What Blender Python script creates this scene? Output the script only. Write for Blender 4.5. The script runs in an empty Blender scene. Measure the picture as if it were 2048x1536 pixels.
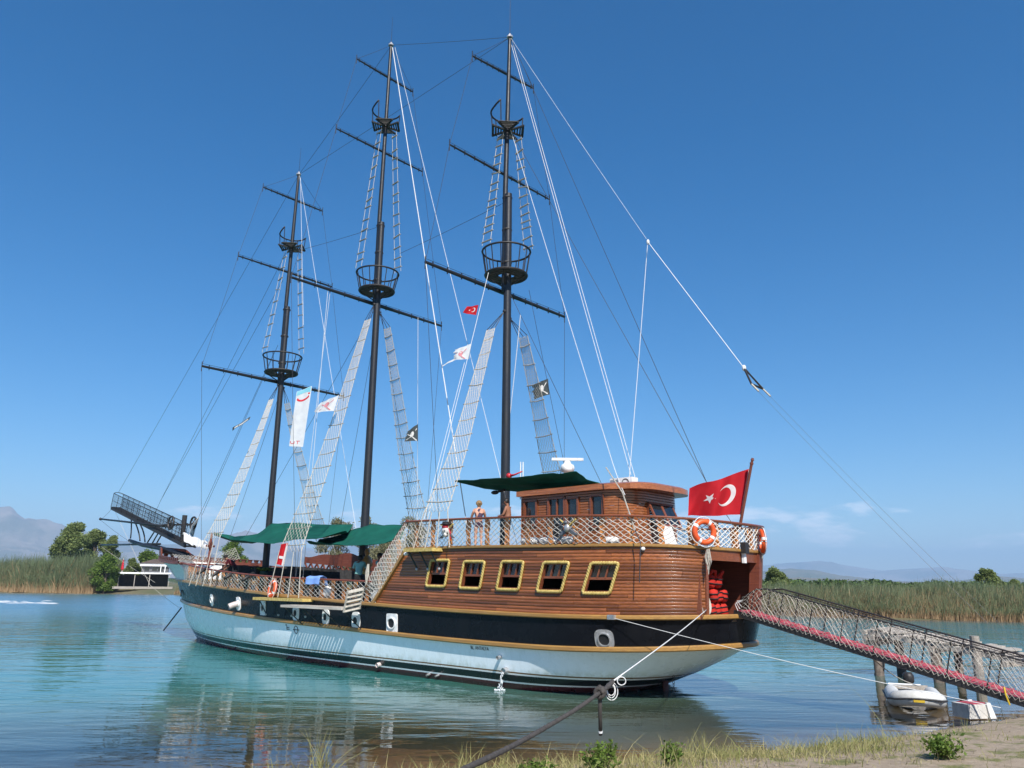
import bpy, bmesh, math, random
import numpy as np
from mathutils import Vector, Matrix, noise

random.seed(7); np.random.seed(7)
SC = bpy.context.scene
COL = SC.collection

# ------------------------------------------------------------------ camera
F_PX, PITCH, ROLL, CAM_H = 1560.0, math.radians(14.4), math.radians(0.55), 2.8
_fw = np.array([0, math.cos(PITCH), math.sin(PITCH)]); _rt = np.array([1.0, 0, 0]); _up = np.cross(_rt, _fw)
RT = _rt * math.cos(ROLL) + _up * math.sin(ROLL); UP = -_rt * math.sin(ROLL) + _up * math.cos(ROLL); FW = _fw
CAM = np.array([0, 0, CAM_H])
cd = bpy.data.cameras.new('camera'); cam = bpy.data.objects.new('camera', cd); COL.objects.link(cam)
cd.sensor_width = 36; cd.lens = F_PX / 2048 * 36; cd.clip_start = 0.1; cd.clip_end = 60000
cam.matrix_world = Matrix(((RT[0], UP[0], -FW[0], 0), (RT[1], UP[1], -FW[1], 0), (RT[2], UP[2], -FW[2], CAM_H), (0, 0, 0, 1)))
SC.camera = cam

# ------------------------------------------------------------------ world, sun, exposure
SUN = Vector((0.36, -1.43, 1.50)).normalized()
world = bpy.data.worlds.new('World'); SC.world = world; world.use_nodes = True
wn, wl = world.node_tree.nodes, world.node_tree.links
wn.clear()
sky = wn.new('ShaderNodeTexSky'); sky.sky_type = 'NISHITA'; sky.sun_disc = False
sky.sun_elevation = math.asin(SUN.z); sky.sun_rotation = math.atan2(SUN.x, SUN.y)
sky.altitude = 0; sky.air_density = 1.0; sky.dust_density = 0.0; sky.ozone_density = 5.0
bg = wn.new('ShaderNodeBackground'); bg.inputs['Strength'].default_value = 0.084
wo = wn.new('ShaderNodeOutputWorld')
# low fair-weather cumulus along the horizon, all the way round
tc = wn.new('ShaderNodeTexCoord'); sep = wn.new('ShaderNodeSeparateXYZ'); wl.new(tc.outputs['Generated'], sep.inputs[0])
cmap = wn.new('ShaderNodeMapping'); cmap.inputs['Scale'].default_value = (1, 1, 3.6); cmap.inputs['Location'].default_value = (6.4, 0.1, 0.2)
wl.new(tc.outputs['Generated'], cmap.inputs[0])
cn = wn.new('ShaderNodeTexNoise'); cn.inputs['Scale'].default_value = 8.0; cn.inputs['Detail'].default_value = 9; cn.inputs['Roughness'].default_value = 0.56
wl.new(cmap.outputs[0], cn.inputs['Vector'])
def wmath(op, a, b=None, c=None):
    m = wn.new('ShaderNodeMath'); m.operation = op
    for i, v in enumerate((a, b, c)):
        if v is None: continue
        if isinstance(v, (int, float)): m.inputs[i].default_value = v
        else: wl.new(v, m.inputs[i])
    return m.outputs[0]
def wramp(val, lo, hi, a=0.0, b=1.0):
    m = wn.new('ShaderNodeMapRange'); m.interpolation_type = 'SMOOTHSTEP'
    for i, v in enumerate((lo, hi, a, b)): m.inputs[i + 1].default_value = v
    wl.new(val, m.inputs[0]); return m.outputs[0]
band = wmath('MULTIPLY', wramp(sep.outputs[2], 0.02, 0.05), wramp(sep.outputs[2], 0.125, 0.08))
thick = wmath('ADD', cn.outputs['Fac'], wmath('MULTIPLY', wmath('SUBTRACT', band, 1.0), 0.22))
cfac = wmath('MULTIPLY', wramp(thick, 0.52, 0.64), 0.62)
cmix = wn.new('ShaderNodeMix'); cmix.data_type = 'RGBA'
wl.new(cfac, cmix.inputs['Factor'])
hsv = wn.new('ShaderNodeHueSaturation'); hsv.inputs['Saturation'].default_value = 1.36; wl.new(sky.outputs[0], hsv.inputs['Color'])
wl.new(hsv.outputs[0], cmix.inputs['A']); cmix.inputs['B'].default_value = (10.5, 10.8, 11.6, 1)
wl.new(cmix.outputs['Result'], bg.inputs['Color']); wl.new(bg.outputs[0], wo.inputs['Surface'])
sd = bpy.data.lights.new('sun', 'SUN'); sd.energy = 5.0; sd.angle = math.radians(0.53); sd.color = (1.0, 0.955, 0.89)
sun = bpy.data.objects.new('sun', sd); COL.objects.link(sun); sun.rotation_euler = SUN.to_track_quat('Z', 'Y').to_euler()
SC.view_settings.view_transform = 'Standard'; SC.view_settings.look = 'None'
SC.view_settings.exposure = 0.66; SC.view_settings.gamma = 1.0; SC.view_settings.use_curve_mapping = False
SC.render.engine = 'CYCLES'
SC.cycles.max_bounces = 8; SC.cycles.transparent_max_bounces = 24; SC.cycles.volume_bounces = 0
SC.cycles.use_denoising = True

# ------------------------------------------------------------------ pixel rays (photo is 2048 x 1536) and the ship's own frame
def ray(x, y):
    d = FW * F_PX + RT * (x - 1024) - UP * (y - 768); return d / np.linalg.norm(d)
def hit(x, y, P0, nrm):
    d = ray(x, y); return CAM + d * (((np.asarray(P0, float) - CAM) @ nrm) / (d @ nrm))
def ground(x, y, z=0.0): return hit(x, y, (0, 0, z), np.array([0, 0, 1.0]))
AZ = math.radians(137)
AX = np.array([math.cos(AZ), math.sin(AZ), 0]); AP = np.array([-math.sin(AZ), math.cos(AZ), 0])
SO = ground(1300, 1390) - AP                     # ship origin: stern, centre line, water level
def toS(P): v = np.asarray(P) - SO; return np.array([v @ AX, v @ AP, P[2]])
def toW(s): return SO + AX * s[0] + AP * s[1] + np.array([0, 0, s[2]])
def PY(x, y, Y): return toS(hit(x, y, SO + AP * Y, AP))
def PX(x, y, X): return toS(hit(x, y, SO + AX * X, AX))

# ------------------------------------------------------------------ objects
def link(o, parent=None):
    COL.objects.link(o)
    if parent is not None: o.parent = parent
    return o
def tag(o, label=None, cat=None, group=None, kind=None):
    if label: o['label'] = label
    if cat: o['category'] = cat
    if group: o['group'] = group
    if kind: o['kind'] = kind
    return o
SHIPROT = AZ
def thing(name, label, cat, base, group=None, ship=False):
    """an Empty at the thing's base; ship=True: base is in the ship's frame and so are the parts (relative to base)"""
    o = bpy.data.objects.new(name, None); COL.objects.link(o); o.empty_display_size = 0.2
    if ship: o.location = toW(base); o.rotation_euler = (0, 0, SHIPROT)
    else: o.location = base
    return tag(o, label, cat, group)

class MB:
    def __init__(s): s.v = []; s.f = []; s.m = []
    def add(s, vs, fs, m=0):
        k = len(s.v); s.v.extend([tuple(map(float, p)) for p in vs]); s.f.extend([tuple(i + k for i in f) for f in fs]); s.m.extend([m] * len(fs)); return s
    def box(s, lo, hi, m=0):
        x0, y0, z0 = lo; x1, y1, z1 = hi
        return s.add([(x0,y0,z0),(x1,y0,z0),(x1,y1,z0),(x0,y1,z0),(x0,y0,z1),(x1,y0,z1),(x1,y1,z1),(x0,y1,z1)],
                     [(0,3,2,1),(4,5,6,7),(0,1,5,4),(1,2,6,5),(2,3,7,6),(3,0,4,7)], m)
    def hexa(s, p, m=0):     # 8 corners, bottom loop then top loop
        return s.add(p, [(0,3,2,1),(4,5,6,7),(0,1,5,4),(1,2,6,5),(2,3,7,6),(3,0,4,7)], m)
    def beam(s, a, b, w, h, up=(0, 0, 1), m=0):
        a = np.array(a, float); b = np.array(b, float); t = b - a; t /= np.linalg.norm(t)
        sd_ = np.cross(t, up); n_ = np.linalg.norm(sd_)
        sd_ = sd_ / n_ if n_ > 1e-6 else np.array([1.0, 0, 0])
        u = np.cross(sd_, t); sd_ = sd_ * w / 2; u = u * h / 2
        return s.hexa([a-sd_-u, a+sd_-u, b+sd_-u, b-sd_-u, a-sd_+u, a+sd_+u, b+sd_+u, b-sd_+u], m)
    def tube(s, pts, r, n=5, closed=False, caps=True, m=0):
        P = np.array(pts, float); N = len(P)
        R = np.full(N, r) if np.isscalar(r) else np.array(r, float)
        if closed: T = np.roll(P, -1, 0) - np.roll(P, 1, 0)
        else: T = np.gradient(P, axis=0) if N > 2 else np.repeat(P[1:2] - P[0:1], 2, 0)
        T = T / (np.linalg.norm(T, axis=1)[:, None] + 1e-9)
        ref = np.array([0, 0, 1.0]) if abs(T[0][2]) < 0.9 else np.array([1.0, 0, 0])
        vs = []
        for i in range(N):
            a = np.cross(T[i], ref); na = np.linalg.norm(a)
            if na < 1e-3: a = np.cross(T[i], np.array([0.6, 0.8, 0])); na = np.linalg.norm(a)
            a /= na; b = np.cross(T[i], a); ref = -np.cross(T[i], a) if False else ref
            for k in range(n):
                q = 2 * math.pi * k / n; vs.append(P[i] + R[i] * (a * math.cos(q) + b * math.sin(q)))
        fs = []
        for i in range(N if closed else N - 1):
            j = (i + 1) % N
            for k in range(n):
                l = (k + 1) % n; fs.append((i*n+k, i*n+l, j*n+l, j*n+k))
        if caps and not closed and n > 2:
            fs.append(tuple(range(n - 1, -1, -1))); fs.append(tuple((N-1)*n + k for k in range(n)))
        return s.add(vs, fs, m)
    def grid(s, fn, nu, nv, m=0, closeu=False):
        vs = [fn(i / nu, j / nv) for i in range(nu + (0 if closeu else 1)) for j in range(nv + 1)]
        fs = []; L = nu if closeu else nu + 1
        for i in range(nu):
            for j in range(nv):
                a = i*(nv+1)+j; b = ((i+1) % L)*(nv+1)+j; fs.append((a, b, b+1, a+1))
        return s.add(vs, fs, m)
    def lathe(s, prof, c=(0, 0, 0), n=16, m=0):      # prof: (r, z)
        return s.grid(lambda u, v: (c[0] + np.interp(v*(len(prof)-1), range(len(prof)), [p[0] for p in prof]) * math.cos(2*math.pi*u),
                                    c[1] + np.interp(v*(len(prof)-1), range(len(prof)), [p[0] for p in prof]) * math.sin(2*math.pi*u),
                                    c[2] + np.interp(v*(len(prof)-1), range(len(prof)), [p[1] for p in prof])), n, len(prof)-1, m, True)
    def torus(s, c, A, B, R, r, n=28, k=10, m=0):   # ring in the plane of unit vectors A, B
        A = np.array(A, float); B = np.array(B, float); c = np.array(c, float)
        return s.tube([c + R*(A*math.cos(2*math.pi*i/n) + B*math.sin(2*math.pi*i/n)) for i in range(n)], r, k, closed=True, m=m)
    def prism(s, poly, fn, m=0):       # poly 2-D; fn(p, side 0/1) -> 3-D
        n = len(poly); vs = [fn(p, 0) for p in poly] + [fn(p, 1) for p in poly]
        fs = [tuple(range(n)), tuple(range(2*n-1, n-1, -1))] + [(i, i+n, (i+1) % n + n, (i+1) % n) for i in range(n)]
        return s.add(vs, fs, m)
    def ball(s, c, r, nu=10, nv=7, m=0):
        rr = (r, r, r) if np.isscalar(r) else r
        return s.grid(lambda u, v: (c[0]+rr[0]*math.sin(math.pi*v)*math.cos(2*math.pi*u), c[1]+rr[1]*math.sin(math.pi*v)*math.sin(2*math.pi*u), c[2]-rr[2]*math.cos(math.pi*v)), nu, nv, m, True)
    def mesh(s, name, mats, base=None, smooth=False):
        me = bpy.data.meshes.new(name)
        V = np.array(s.v, float).reshape(-1, 3)
        if base is not None: V = V - np.array(base, float)
        me.from_pydata(V.tolist(), [], s.f)
        for mm in (mats if isinstance(mats, (list, tuple)) else [mats]): me.materials.append(mm)
        if any(s.m): me.polygons.foreach_set('material_index', s.m)
        if smooth: me.polygons.foreach_set('use_smooth', [True] * len(s.f))
        me.update(); return me
    def build(s, name, mats, parent=None, base=None, smooth=False):
        return link(bpy.data.objects.new(name, s.mesh(name, mats, base, smooth)), parent)

def fixn(o):
    bm = bmesh.new(); bm.from_mesh(o.data); bmesh.ops.recalc_face_normals(bm, faces=bm.faces); bm.to_mesh(o.data); bm.free(); return o
def autosmooth(o, ang=0.7):
    me = o.data; bm = bmesh.new(); bm.from_mesh(me)
    for e in bm.edges:
        if len(e.link_faces) == 2 and e.calc_face_angle(0) > ang: e.smooth = False
    for f in bm.faces: f.smooth = True
    bm.to_mesh(me); bm.free(); return o
def bulk(name, V, Fq, mats, parent=None, attr=None, matidx=None, smooth=False):
    """big meshes from arrays; attr: per-vertex float colour 'tone'"""
    V = np.asarray(V, np.float32); Fq = np.asarray(Fq, np.int32); k = Fq.shape[1]
    me = bpy.data.meshes.new(name); me.vertices.add(len(V)); me.vertices.foreach_set('co', V.ravel())
    me.loops.add(Fq.size); me.loops.foreach_set('vertex_index', Fq.ravel()); me.polygons.add(len(Fq))
    me.polygons.foreach_set('loop_start', np.arange(0, Fq.size, k, dtype=np.int32))
    if smooth: me.polygons.foreach_set('use_smooth', np.ones(len(Fq), bool))
    for mm in (mats if isinstance(mats, (list, tuple)) else [mats]): me.materials.append(mm)
    if matidx is not None: me.polygons.foreach_set('material_index', np.asarray(matidx, np.int32))
    me.update(calc_edges=True); me.validate()
    if attr is not None:
        a = me.attributes.new('tone', 'FLOAT', 'POINT'); a.data.foreach_set('value', np.asarray(attr, np.float32))
    return link(bpy.data.objects.new(name, me), parent)

# ------------------------------------------------------------------ materials
class NT:
    def __init__(s, name):
        s.m = bpy.data.materials.new(name); s.m.use_nodes = True; s.t = s.m.node_tree; s.n = s.t.nodes; s.l = s.t.links
        s.b = s.n['Principled BSDF']; s.out = s.n['Material Output']
    def node(s, t, **kw):
        o = s.n.new(t)
        for k, v in kw.items(): setattr(o, k, v)
        return o
    def set(s, sock, v):
        if isinstance(v, bpy.types.NodeSocket): s.l.new(v, sock)
        elif isinstance(v, tuple) and len(v) == 3 and sock.type == 'RGBA': sock.default_value = (*v, 1)
        else: sock.default_value = v
    def math(s, op, a, b=None):
        o = s.node('ShaderNodeMath', operation=op); s.set(o.inputs[0], a)
        if b is not None: s.set(o.inputs[1], b)
        return o.outputs[0]
    def mix(s, f, a, b, blend='MIX'):
        o = s.node('ShaderNodeMix', data_type='RGBA', blend_type=blend); s.set(o.inputs['Factor'], f); s.set(o.inputs['A'], a); s.set(o.inputs['B'], b); return o.outputs['Result']
    def rng(s, v, lo, hi, a=0.0, b=1.0, sm=True):
        o = s.node('ShaderNodeMapRange')
        if sm: o.interpolation_type = 'SMOOTHSTEP'
        s.set(o.inputs[0], v)
        for i, q in enumerate((lo, hi, a, b)): o.inputs[i + 1].default_value = q
        return o.outputs[0]
    def coord(s, which='Object', scale=(1, 1, 1), rot=(0, 0, 0), loc=(0, 0, 0)):
        t = s.node('ShaderNodeTexCoord'); mp = s.node('ShaderNodeMapping'); mp.inputs['Scale'].default_value = scale; mp.inputs['Rotation'].default_value = rot; mp.inputs['Location'].default_value = loc
        s.l.new(t.outputs[which], mp.inputs[0]); return mp.outputs[0]
    def noise(s, vec, scale, detail=5, rough=0.55, dist=0.0):
        o = s.node('ShaderNodeTexNoise'); o.inputs['Scale'].default_value = scale; o.inputs['Detail'].default_value = detail; o.inputs['Roughness'].default_value = rough; o.inputs['Distortion'].default_value = dist
        s.l.new(vec, o.inputs['Vector']); return o.outputs['Fac']
    def bump(s, h, strength=0.3, dist=0.01, nrm=None):
        o = s.node('ShaderNodeBump'); o.inputs['Strength'].default_value = strength; o.inputs['Distance'].default_value = dist; s.set(o.inputs['Height'], h)
        if nrm is not None: s.l.new(nrm, o.inputs['Normal'])
        return o.outputs[0]
    def fin(s, col=None, rough=None, normal=None, spec=None, metal=None, coat=None):
        if col is not None: s.set(s.b.inputs['Base Color'], col)
        if rough is not None: s.set(s.b.inputs['Roughness'], rough)
        if normal is not None: s.set(s.b.inputs['Normal'], normal)
        if spec is not None: s.set(s.b.inputs['Specular IOR Level'], spec)
        if metal is not None: s.set(s.b.inputs['Metallic'], metal)
        if coat is not None: s.set(s.b.inputs['Coat Weight'], coat); s.b.inputs['Coat Roughness'].default_value = 0.12
        return s.m
def plain(name, c1, c2=None, rough=0.6, scale=6.0, bump=0.25, stretch=(1, 1, 1), rnd=0.0, spec=0.4, metal=0.0, coat=0.0, detail=6, c3=None):
    n = NT(name); v = n.coord('Object', stretch)
    f = n.noise(v, scale, detail, 0.6); c2 = c2 or tuple(x * 0.72 for x in c1)
    col = n.mix(n.rng(f, 0.3, 0.7), c1, c2)
    if c3 is not None: col = n.mix(n.rng(n.noise(v, scale * 3.1, 4, 0.7), 0.58, 0.72), col, c3)
    if rnd:
        oi = n.node('ShaderNodeObjectInfo'); hs = n.node('ShaderNodeHueSaturation'); n.set(hs.inputs['Color'], col)
        n.set(hs.inputs['Value'], n.rng(oi.outputs['Random'], 0, 1, 1 - rnd, 1 + rnd, False)); n.set(hs.inputs['Hue'], n.rng(oi.outputs['Random'], 0, 1, 0.5 - rnd * 0.02, 0.5 + rnd * 0.02, False)); col = hs.outputs[0]
    r = n.rng(f, 0.2, 0.8, max(0.02, rough - 0.1), min(1, rough + 0.12))
    return n.fin(col, r, n.bump(n.noise(v, scale * 4, 5, 0.65), bump, 0.01) if bump else None, spec, metal, coat if coat else None)
def wood(name, c1, c2, rough=0.4, along=(0.35, 6, 14), rnd=0.2, coat=0.0, scale=3.0, wear=None, spec=0.4):
    """grain runs along the object's local x"""
    n = NT(name); v = n.coord('Object', along); oi = n.node('ShaderNodeObjectInfo')
    vm = n.node('ShaderNodeVectorMath', operation='ADD'); n.l.new(v, vm.inputs[0])
    sc_ = n.node('ShaderNodeVectorMath', operation='SCALE'); sc_.inputs[0].default_value = (13, 7, 5); n.l.new(oi.outputs['Random'], sc_.inputs['Scale']); n.l.new(sc_.outputs[0], vm.inputs[1])
    g = n.noise(vm.outputs[0], scale, 8, 0.65, 0.6); col = n.mix(n.rng(g, 0.3, 0.72), c1, c2)
    if wear is not None:
        w = n.noise(n.coord('Object', (1.2, 2, 9)), 3.5, 7, 0.7); col = n.mix(n.rng(w, 0.60, 0.72, 0, 0.8), col, wear)
    if rnd:
        hs = n.node('ShaderNodeHueSaturation'); n.set(hs.inputs['Color'], col); n.set(hs.inputs['Value'], n.rng(oi.outputs['Random'], 0, 1, 1 - rnd, 1 + rnd, False)); col = hs.outputs[0]
    return n.fin(col, n.rng(g, 0.2, 0.8, rough - 0.08, rough + 0.15), n.bump(g, 0.25, 0.01), spec, 0, coat if coat else None)

# hull paint: bands by height above the water
def hull_mat():
    n = NT('hull_paint'); v = n.coord('Object'); sp = n.node('ShaderNodeSeparateXYZ'); n.l.new(v, sp.inputs[0]); z = sp.outputs[2]
    zz = n.math('ADD', z, n.math('MULTIPLY', n.math('SUBTRACT', n.noise(v, 2.0, 3), 0.5), 0.006))
    def step(at): return n.math('GREATER_THAN', zz, at)
    col = n.mix(step(0.17), (0.085, 0.022, 0.026), (0.72, 0.73, 0.74))
    col = n.mix(step(0.215), col, (0.014, 0.015, 0.018)); col = n.mix(step(0.40), col, (0.74, 0.75, 0.75))
    col = n.mix(step(0.445), col, (0.16, 0.085, 0.035)); 
    st = n.noise(n.coord('Object', (3.5, 3.5, 0.35)), 2.2, 6, 0.65); dirt = n.noise(v, 1.1, 6, 0.6)
    white = n.mix(n.rng(st, 0.48, 0.78, 0, 0.40), (0.78, 0.845, 0.885), (0.52, 0.59, 0.60)); white = n.mix(n.rng(dirt, 0.55, 0.8, 0, 0.25), white, (0.54, 0.57, 0.54))
    rust = n.math('MULTIPLY', n.rng(n.noise(n.coord('Object', (2.2, 2.2, 0.25), loc=(3, 1, 0)), 2.0, 7, 0.7), 0.66, 0.78), n.rng(zz, 1.35, 0.75)); white = n.mix(n.math('MULTIPLY', rust, 0.45), white, (0.33, 0.20, 0.11))
    scum = n.math('MULTIPLY', n.rng(zz, 0.72, 0.48), n.rng(n.noise(n.coord('Object', (3, 3, 1.5)), 1.6, 6, 0.7), 0.40, 0.62)); white = n.mix(n.math('MULTIPLY', scum, 0.5), white, (0.40, 0.42, 0.33))
    col = n.mix(step(0.485), col, white)
    return n.fin(col, n.rng(dirt, 0.2, 0.8, 0.16, 0.4), n.bump(n.noise(n.coord('Object', (0.5, 0.5, 1.2)), 2.2, 3), 0.12, 0.02), 0.5)
def black_mat():
    n = NT('black_paint'); v = n.coord('Object'); d = n.noise(v, 1.3, 7, 0.65)
    col = n.mix(n.rng(d, 0.5, 0.8, 0, 0.5), (0.006, 0.0065, 0.009), (0.016, 0.017, 0.02)); sc = n.noise(n.coord('Object', (1.0, 1.0, 6.0)), 2.4, 8, 0.72); col = n.mix(n.rng(sc, 0.62, 0.74, 0, 0.5), col, (0.07, 0.068, 0.065))
    return n.fin(col, n.rng(d, 0.25, 0.8, 0.16, 0.4), n.bump(n.noise(n.coord('Object', (0.7, 0.7, 3)), 2.5, 4), 0.05, 0.015), 0.18)
MAT = {}
MAT['hull'] = hull_mat(); MAT['black'] = black_mat()
MAT['gold'] = wood('varnished_belt', (0.36, 0.20, 0.055), (0.24, 0.12, 0.035), 0.35, (0.3, 4, 10), 0.06, 0.25, wear=(0.42, 0.30, 0.14))
MAT['goldrope'] = plain('gold_rope', (0.58, 0.44, 0.15), (0.36, 0.25, 0.06), 0.45, 14, 0.3, spec=0.5)
MAT['plank'] = wood('varnished_plank', (0.295, 0.098, 0.031), (0.125, 0.038, 0.015), 0.28, (0.4, 5, 14), 0.48, 0.4, wear=(0.42, 0.235, 0.12))
MAT['mahog'] = wood('mahogany', (0.22, 0.066, 0.028), (0.12, 0.036, 0.018), 0.35, (0.5, 5, 12), 0.15, 0.3)
MAT['redwood'] = wood('red_brown_wood', (0.19, 0.055, 0.030), (0.11, 0.03, 0.02), 0.45, (0.5, 5, 12), 0.12)
MAT['orange'] = wood('orange_varnish', (0.56, 0.22, 0.055), (0.40, 0.14, 0.035), 0.4, (0.8, 4, 4), 0.22, 0.3)
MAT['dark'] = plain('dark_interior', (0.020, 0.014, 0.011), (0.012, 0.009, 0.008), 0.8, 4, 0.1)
MAT['deck'] = wood('deck_board', (0.20, 0.12, 0.065), (0.13, 0.075, 0.04), 0.6, (0.4, 6, 6), 0.1)
MAT['mast'] = plain('black_mast_wrap', (0.017, 0.018, 0.022), (0.010, 0.011, 0.014), 0.42, 3.0, 0.5, (1, 1, 0.6), spec=0.5)
MAT['iron'] = plain('black_iron', (0.016, 0.016, 0.018), (0.03, 0.026, 0.024), 0.5, 12, 0.2)
MAT['slat'] = plain('dark_slat', (0.035, 0.033, 0.030), (0.018, 0.017, 0.017), 0.7, 9, 0.3, rnd=0.25)
MAT['rope'] = plain('pale_rope', (0.50, 0.47, 0.41), (0.36, 0.33, 0.28), 0.9, 30, 0.3)
MAT['net'] = plain('pale_net_cord', (0.66, 0.63, 0.57), (0.52, 0.49, 0.44), 0.9, 18, 0.0)
MAT['white_rope'] = plain('white_rope', (0.70, 0.70, 0.69), (0.55, 0.55, 0.54), 0.8, 30, 0.2)
MAT['wire'] = plain('dark_stay_wire', (0.05, 0.05, 0.06), (0.03, 0.03, 0.035), 0.5, 30, 0.0)
MAT['rung'] = plain('weathered_rung', (0.38, 0.35, 0.30), (0.24, 0.22, 0.19), 0.8, 12, 0.3, rnd=0.2)
MAT['white'] = plain('white_paint', (0.78, 0.78, 0.77), (0.62, 0.62, 0.61), 0.4, 5, 0.1)
MAT['steel'] = plain('brushed_steel', (0.55, 0.55, 0.56), (0.35, 0.34, 0.33), 0.35, 9, 0.15, metal=0.6)
MAT['pipe'] = plain('pipe_plastic', (0.60, 0.52, 0.49), (0.42, 0.36, 0.34), 0.4, 7, 0.1)
MAT['greywood'] = wood('weathered_grey_wood', (0.44, 0.40, 0.35), (0.26, 0.23, 0.20), 0.85, (0.6, 6, 6), 0.25)
MAT['buoy'] = plain('orange_lifebuoy', (0.70, 0.105, 0.022), (0.56, 0.075, 0.018), 0.45, 5, 0.1)
MAT['reflect'] = plain('reflective_tape', (0.72, 0.72, 0.70), (0.6, 0.6, 0.58), 0.4, 8, 0.0)
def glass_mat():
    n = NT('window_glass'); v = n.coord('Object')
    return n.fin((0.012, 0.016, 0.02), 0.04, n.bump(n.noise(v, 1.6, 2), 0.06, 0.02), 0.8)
MAT['glass'] = glass_mat()
def cloth(name, col, col2, trans=0.5, scale=3.0, rough=0.8, bump=0.4):
    n = NT(name); v = n.coord('Object'); f = n.noise(v, scale, 6, 0.6); c = n.mix(n.rng(f, 0.3, 0.75), col, col2)
    nr = n.bump(n.noise(v, scale * 0.9, 4, 0.6), bump, 0.03)
    n.fin(c, rough, nr, 0.2)
    tr = n.node('ShaderNodeBsdfTranslucent'); n.set(tr.inputs['Color'], c); mx = n.node('ShaderNodeMixShader'); mx.inputs[0].default_value = trans
    n.l.new(n.b.outputs[0], mx.inputs[1]); n.l.new(tr.outputs[0], mx.inputs[2]); n.l.new(mx.outputs[0], n.out.inputs['Surface']); return n.m
MAT['awning'] = cloth('green_shade_cloth', (0.010, 0.125, 0.088), (0.007, 0.085, 0.062), 0.25, 1.3)
MAT['flag_red'] = cloth('red_flag_cloth', (0.50, 0.014, 0.022), (0.42, 0.011, 0.018), 0.3, 2.5)
MAT['flag_white'] = cloth('white_flag_cloth', (0.80, 0.80, 0.80), (0.70, 0.70, 0.71), 0.4, 3)
MAT['flag_grey'] = cloth('grey_flag_cloth', (0.10, 0.115, 0.115), (0.07, 0.08, 0.08), 0.45, 3)
MAT['flag_cyan'] = cloth('pale_cyan_cloth', (0.25, 0.62, 0.74), (0.33, 0.68, 0.78), 0.4, 3)
MAT['sail'] = cloth('white_sail_cloth', (0.80, 0.80, 0.79), (0.70, 0.70, 0.69), 0.25, 2.5)
MAT['towel'] = cloth('blue_towel', (0.22, 0.38, 0.78), (0.18, 0.32, 0.70), 0.1, 6)
MAT['print_red'] = plain('red_print', (0.55, 0.015, 0.03), None, 0.7, 4, 0)
MAT['print_pink'] = plain('faded_pink_print', (0.62, 0.25, 0.28), None, 0.7, 4, 0)
MAT['print_black'] = plain('black_print', (0.012, 0.012, 0.014), None, 0.6, 4, 0)
MAT['jacket'] = cloth('life_jacket_cloth', (0.50, 0.030, 0.018), (0.34, 0.018, 0.014), 0.05, 5)
MAT['strap'] = plain('black_strap', (0.015, 0.015, 0.017), None, 0.7, 8, 0.1)
MAT['carpet'] = plain('faded_red_carpet', (0.40, 0.060, 0.085), (0.27, 0.040, 0.058), 0.95, 8, 0.5)
MAT['rubber'] = plain('grey_white_rubber', (0.58, 0.58, 0.56), (0.46, 0.46, 0.44), 0.5, 5, 0.1, c3=(0.42, 0.41, 0.38))
MAT['darkrubber'] = plain('dark_rubber', (0.05, 0.05, 0.055), (0.03, 0.03, 0.032), 0.6, 8, 0.2)
MAT['thickrope'] = plain('dark_hawser', (0.075, 0.066, 0.060), (0.042, 0.037, 0.035), 0.95, 26, 0.8)
MAT['yellow'] = plain('yellow_strap', (0.62, 0.42, 0.03), None, 0.7, 8, 0.1)
MAT['red'] = plain('red_plastic', (0.50, 0.02, 0.03), None, 0.4, 5, 0.05)
MAT['bone'] = plain('painted_bone', (0.66, 0.65, 0.62), (0.42, 0.41, 0.39), 0.5, 14, 0.2)
MAT['blade'] = plain('painted_blade', (0.14, 0.15, 0.17), (0.09, 0.10, 0.11), 0.4, 9, 0.1, metal=0.3)
MAT['cushion'] = cloth('pale_cushion', (0.72, 0.70, 0.68), (0.62, 0.60, 0.58), 0.02, 4)
MAT['seatgreen'] = plain('dark_green_seat', (0.02, 0.07, 0.055), (0.014, 0.045, 0.036), 0.6, 5, 0.2)

# ================================================================== terrain, water, hills
SHX = [-400, -60, -30, -6.8, -3.0, -0.9, 0.67, 2.74, 4.2, 5.76, 7.47, 9.45, 11.9, 14.5, 18, 30, 80, 400]
SHY = [-90, -6, 3.0, 10.9, 12.0, 12.65, 13.3, 14.05, 14.5, 15.2, 16.1, 17.5, 18.9, 20.6, 22.0, 23.7, 22, -40]
FBX = [-900, -400, -108, -87, -69, 24, 28, 35, 46, 80, 200, 900]
FBY = [520, 330, 176, 174, 168, 90, 82, 75.5, 71.5, 64, 52, 20]
def nz(x, y, s, seed=0.0): return noise.noise((x * s + seed, y * s - seed, seed * 1.7))
def terrain(x, y):
    dn = np.interp(x, SHX, SHY) - y + 0.25 * nz(x, y, 0.9, 3) + 0.12 * nz(x, y, 2.3, 5)      # inland of the near shore
    df = (y - np.interp(x, FBX, FBY)) * 0.75 + 1.2 * nz(x, y, 0.12, 9)
    if dn > 0:
        h = 0.42 * (1 - math.exp(-dn / 1.7)) + 0.055 * min(dn, 14) + 0.05 * nz(x, y, 0.7, 1) * min(1, dn) + 0.018 * nz(x, y, 3.1, 2) * min(1, dn)
        if x > 6: h += 0.05 * max(0, min(1, (x - 6) / 4)) * max(0, min(1, (dn - 0.8) / 0.5))
        return h
    if df > 0: return min(0.25 * df, 0.9) + 0.02 * min(df, 40) + 0.25 * nz(x, y, 0.05, 4)
    return max(-2.6, -0.115 * min(-dn, 60) + 0.03 * nz(x, y, 0.8, 7), -0.12 * (-df) if df > -20 else -2.6) if False else -min(2.6, 0.115 * (-dn), 0.3 * (-df) + 0.02)
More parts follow.
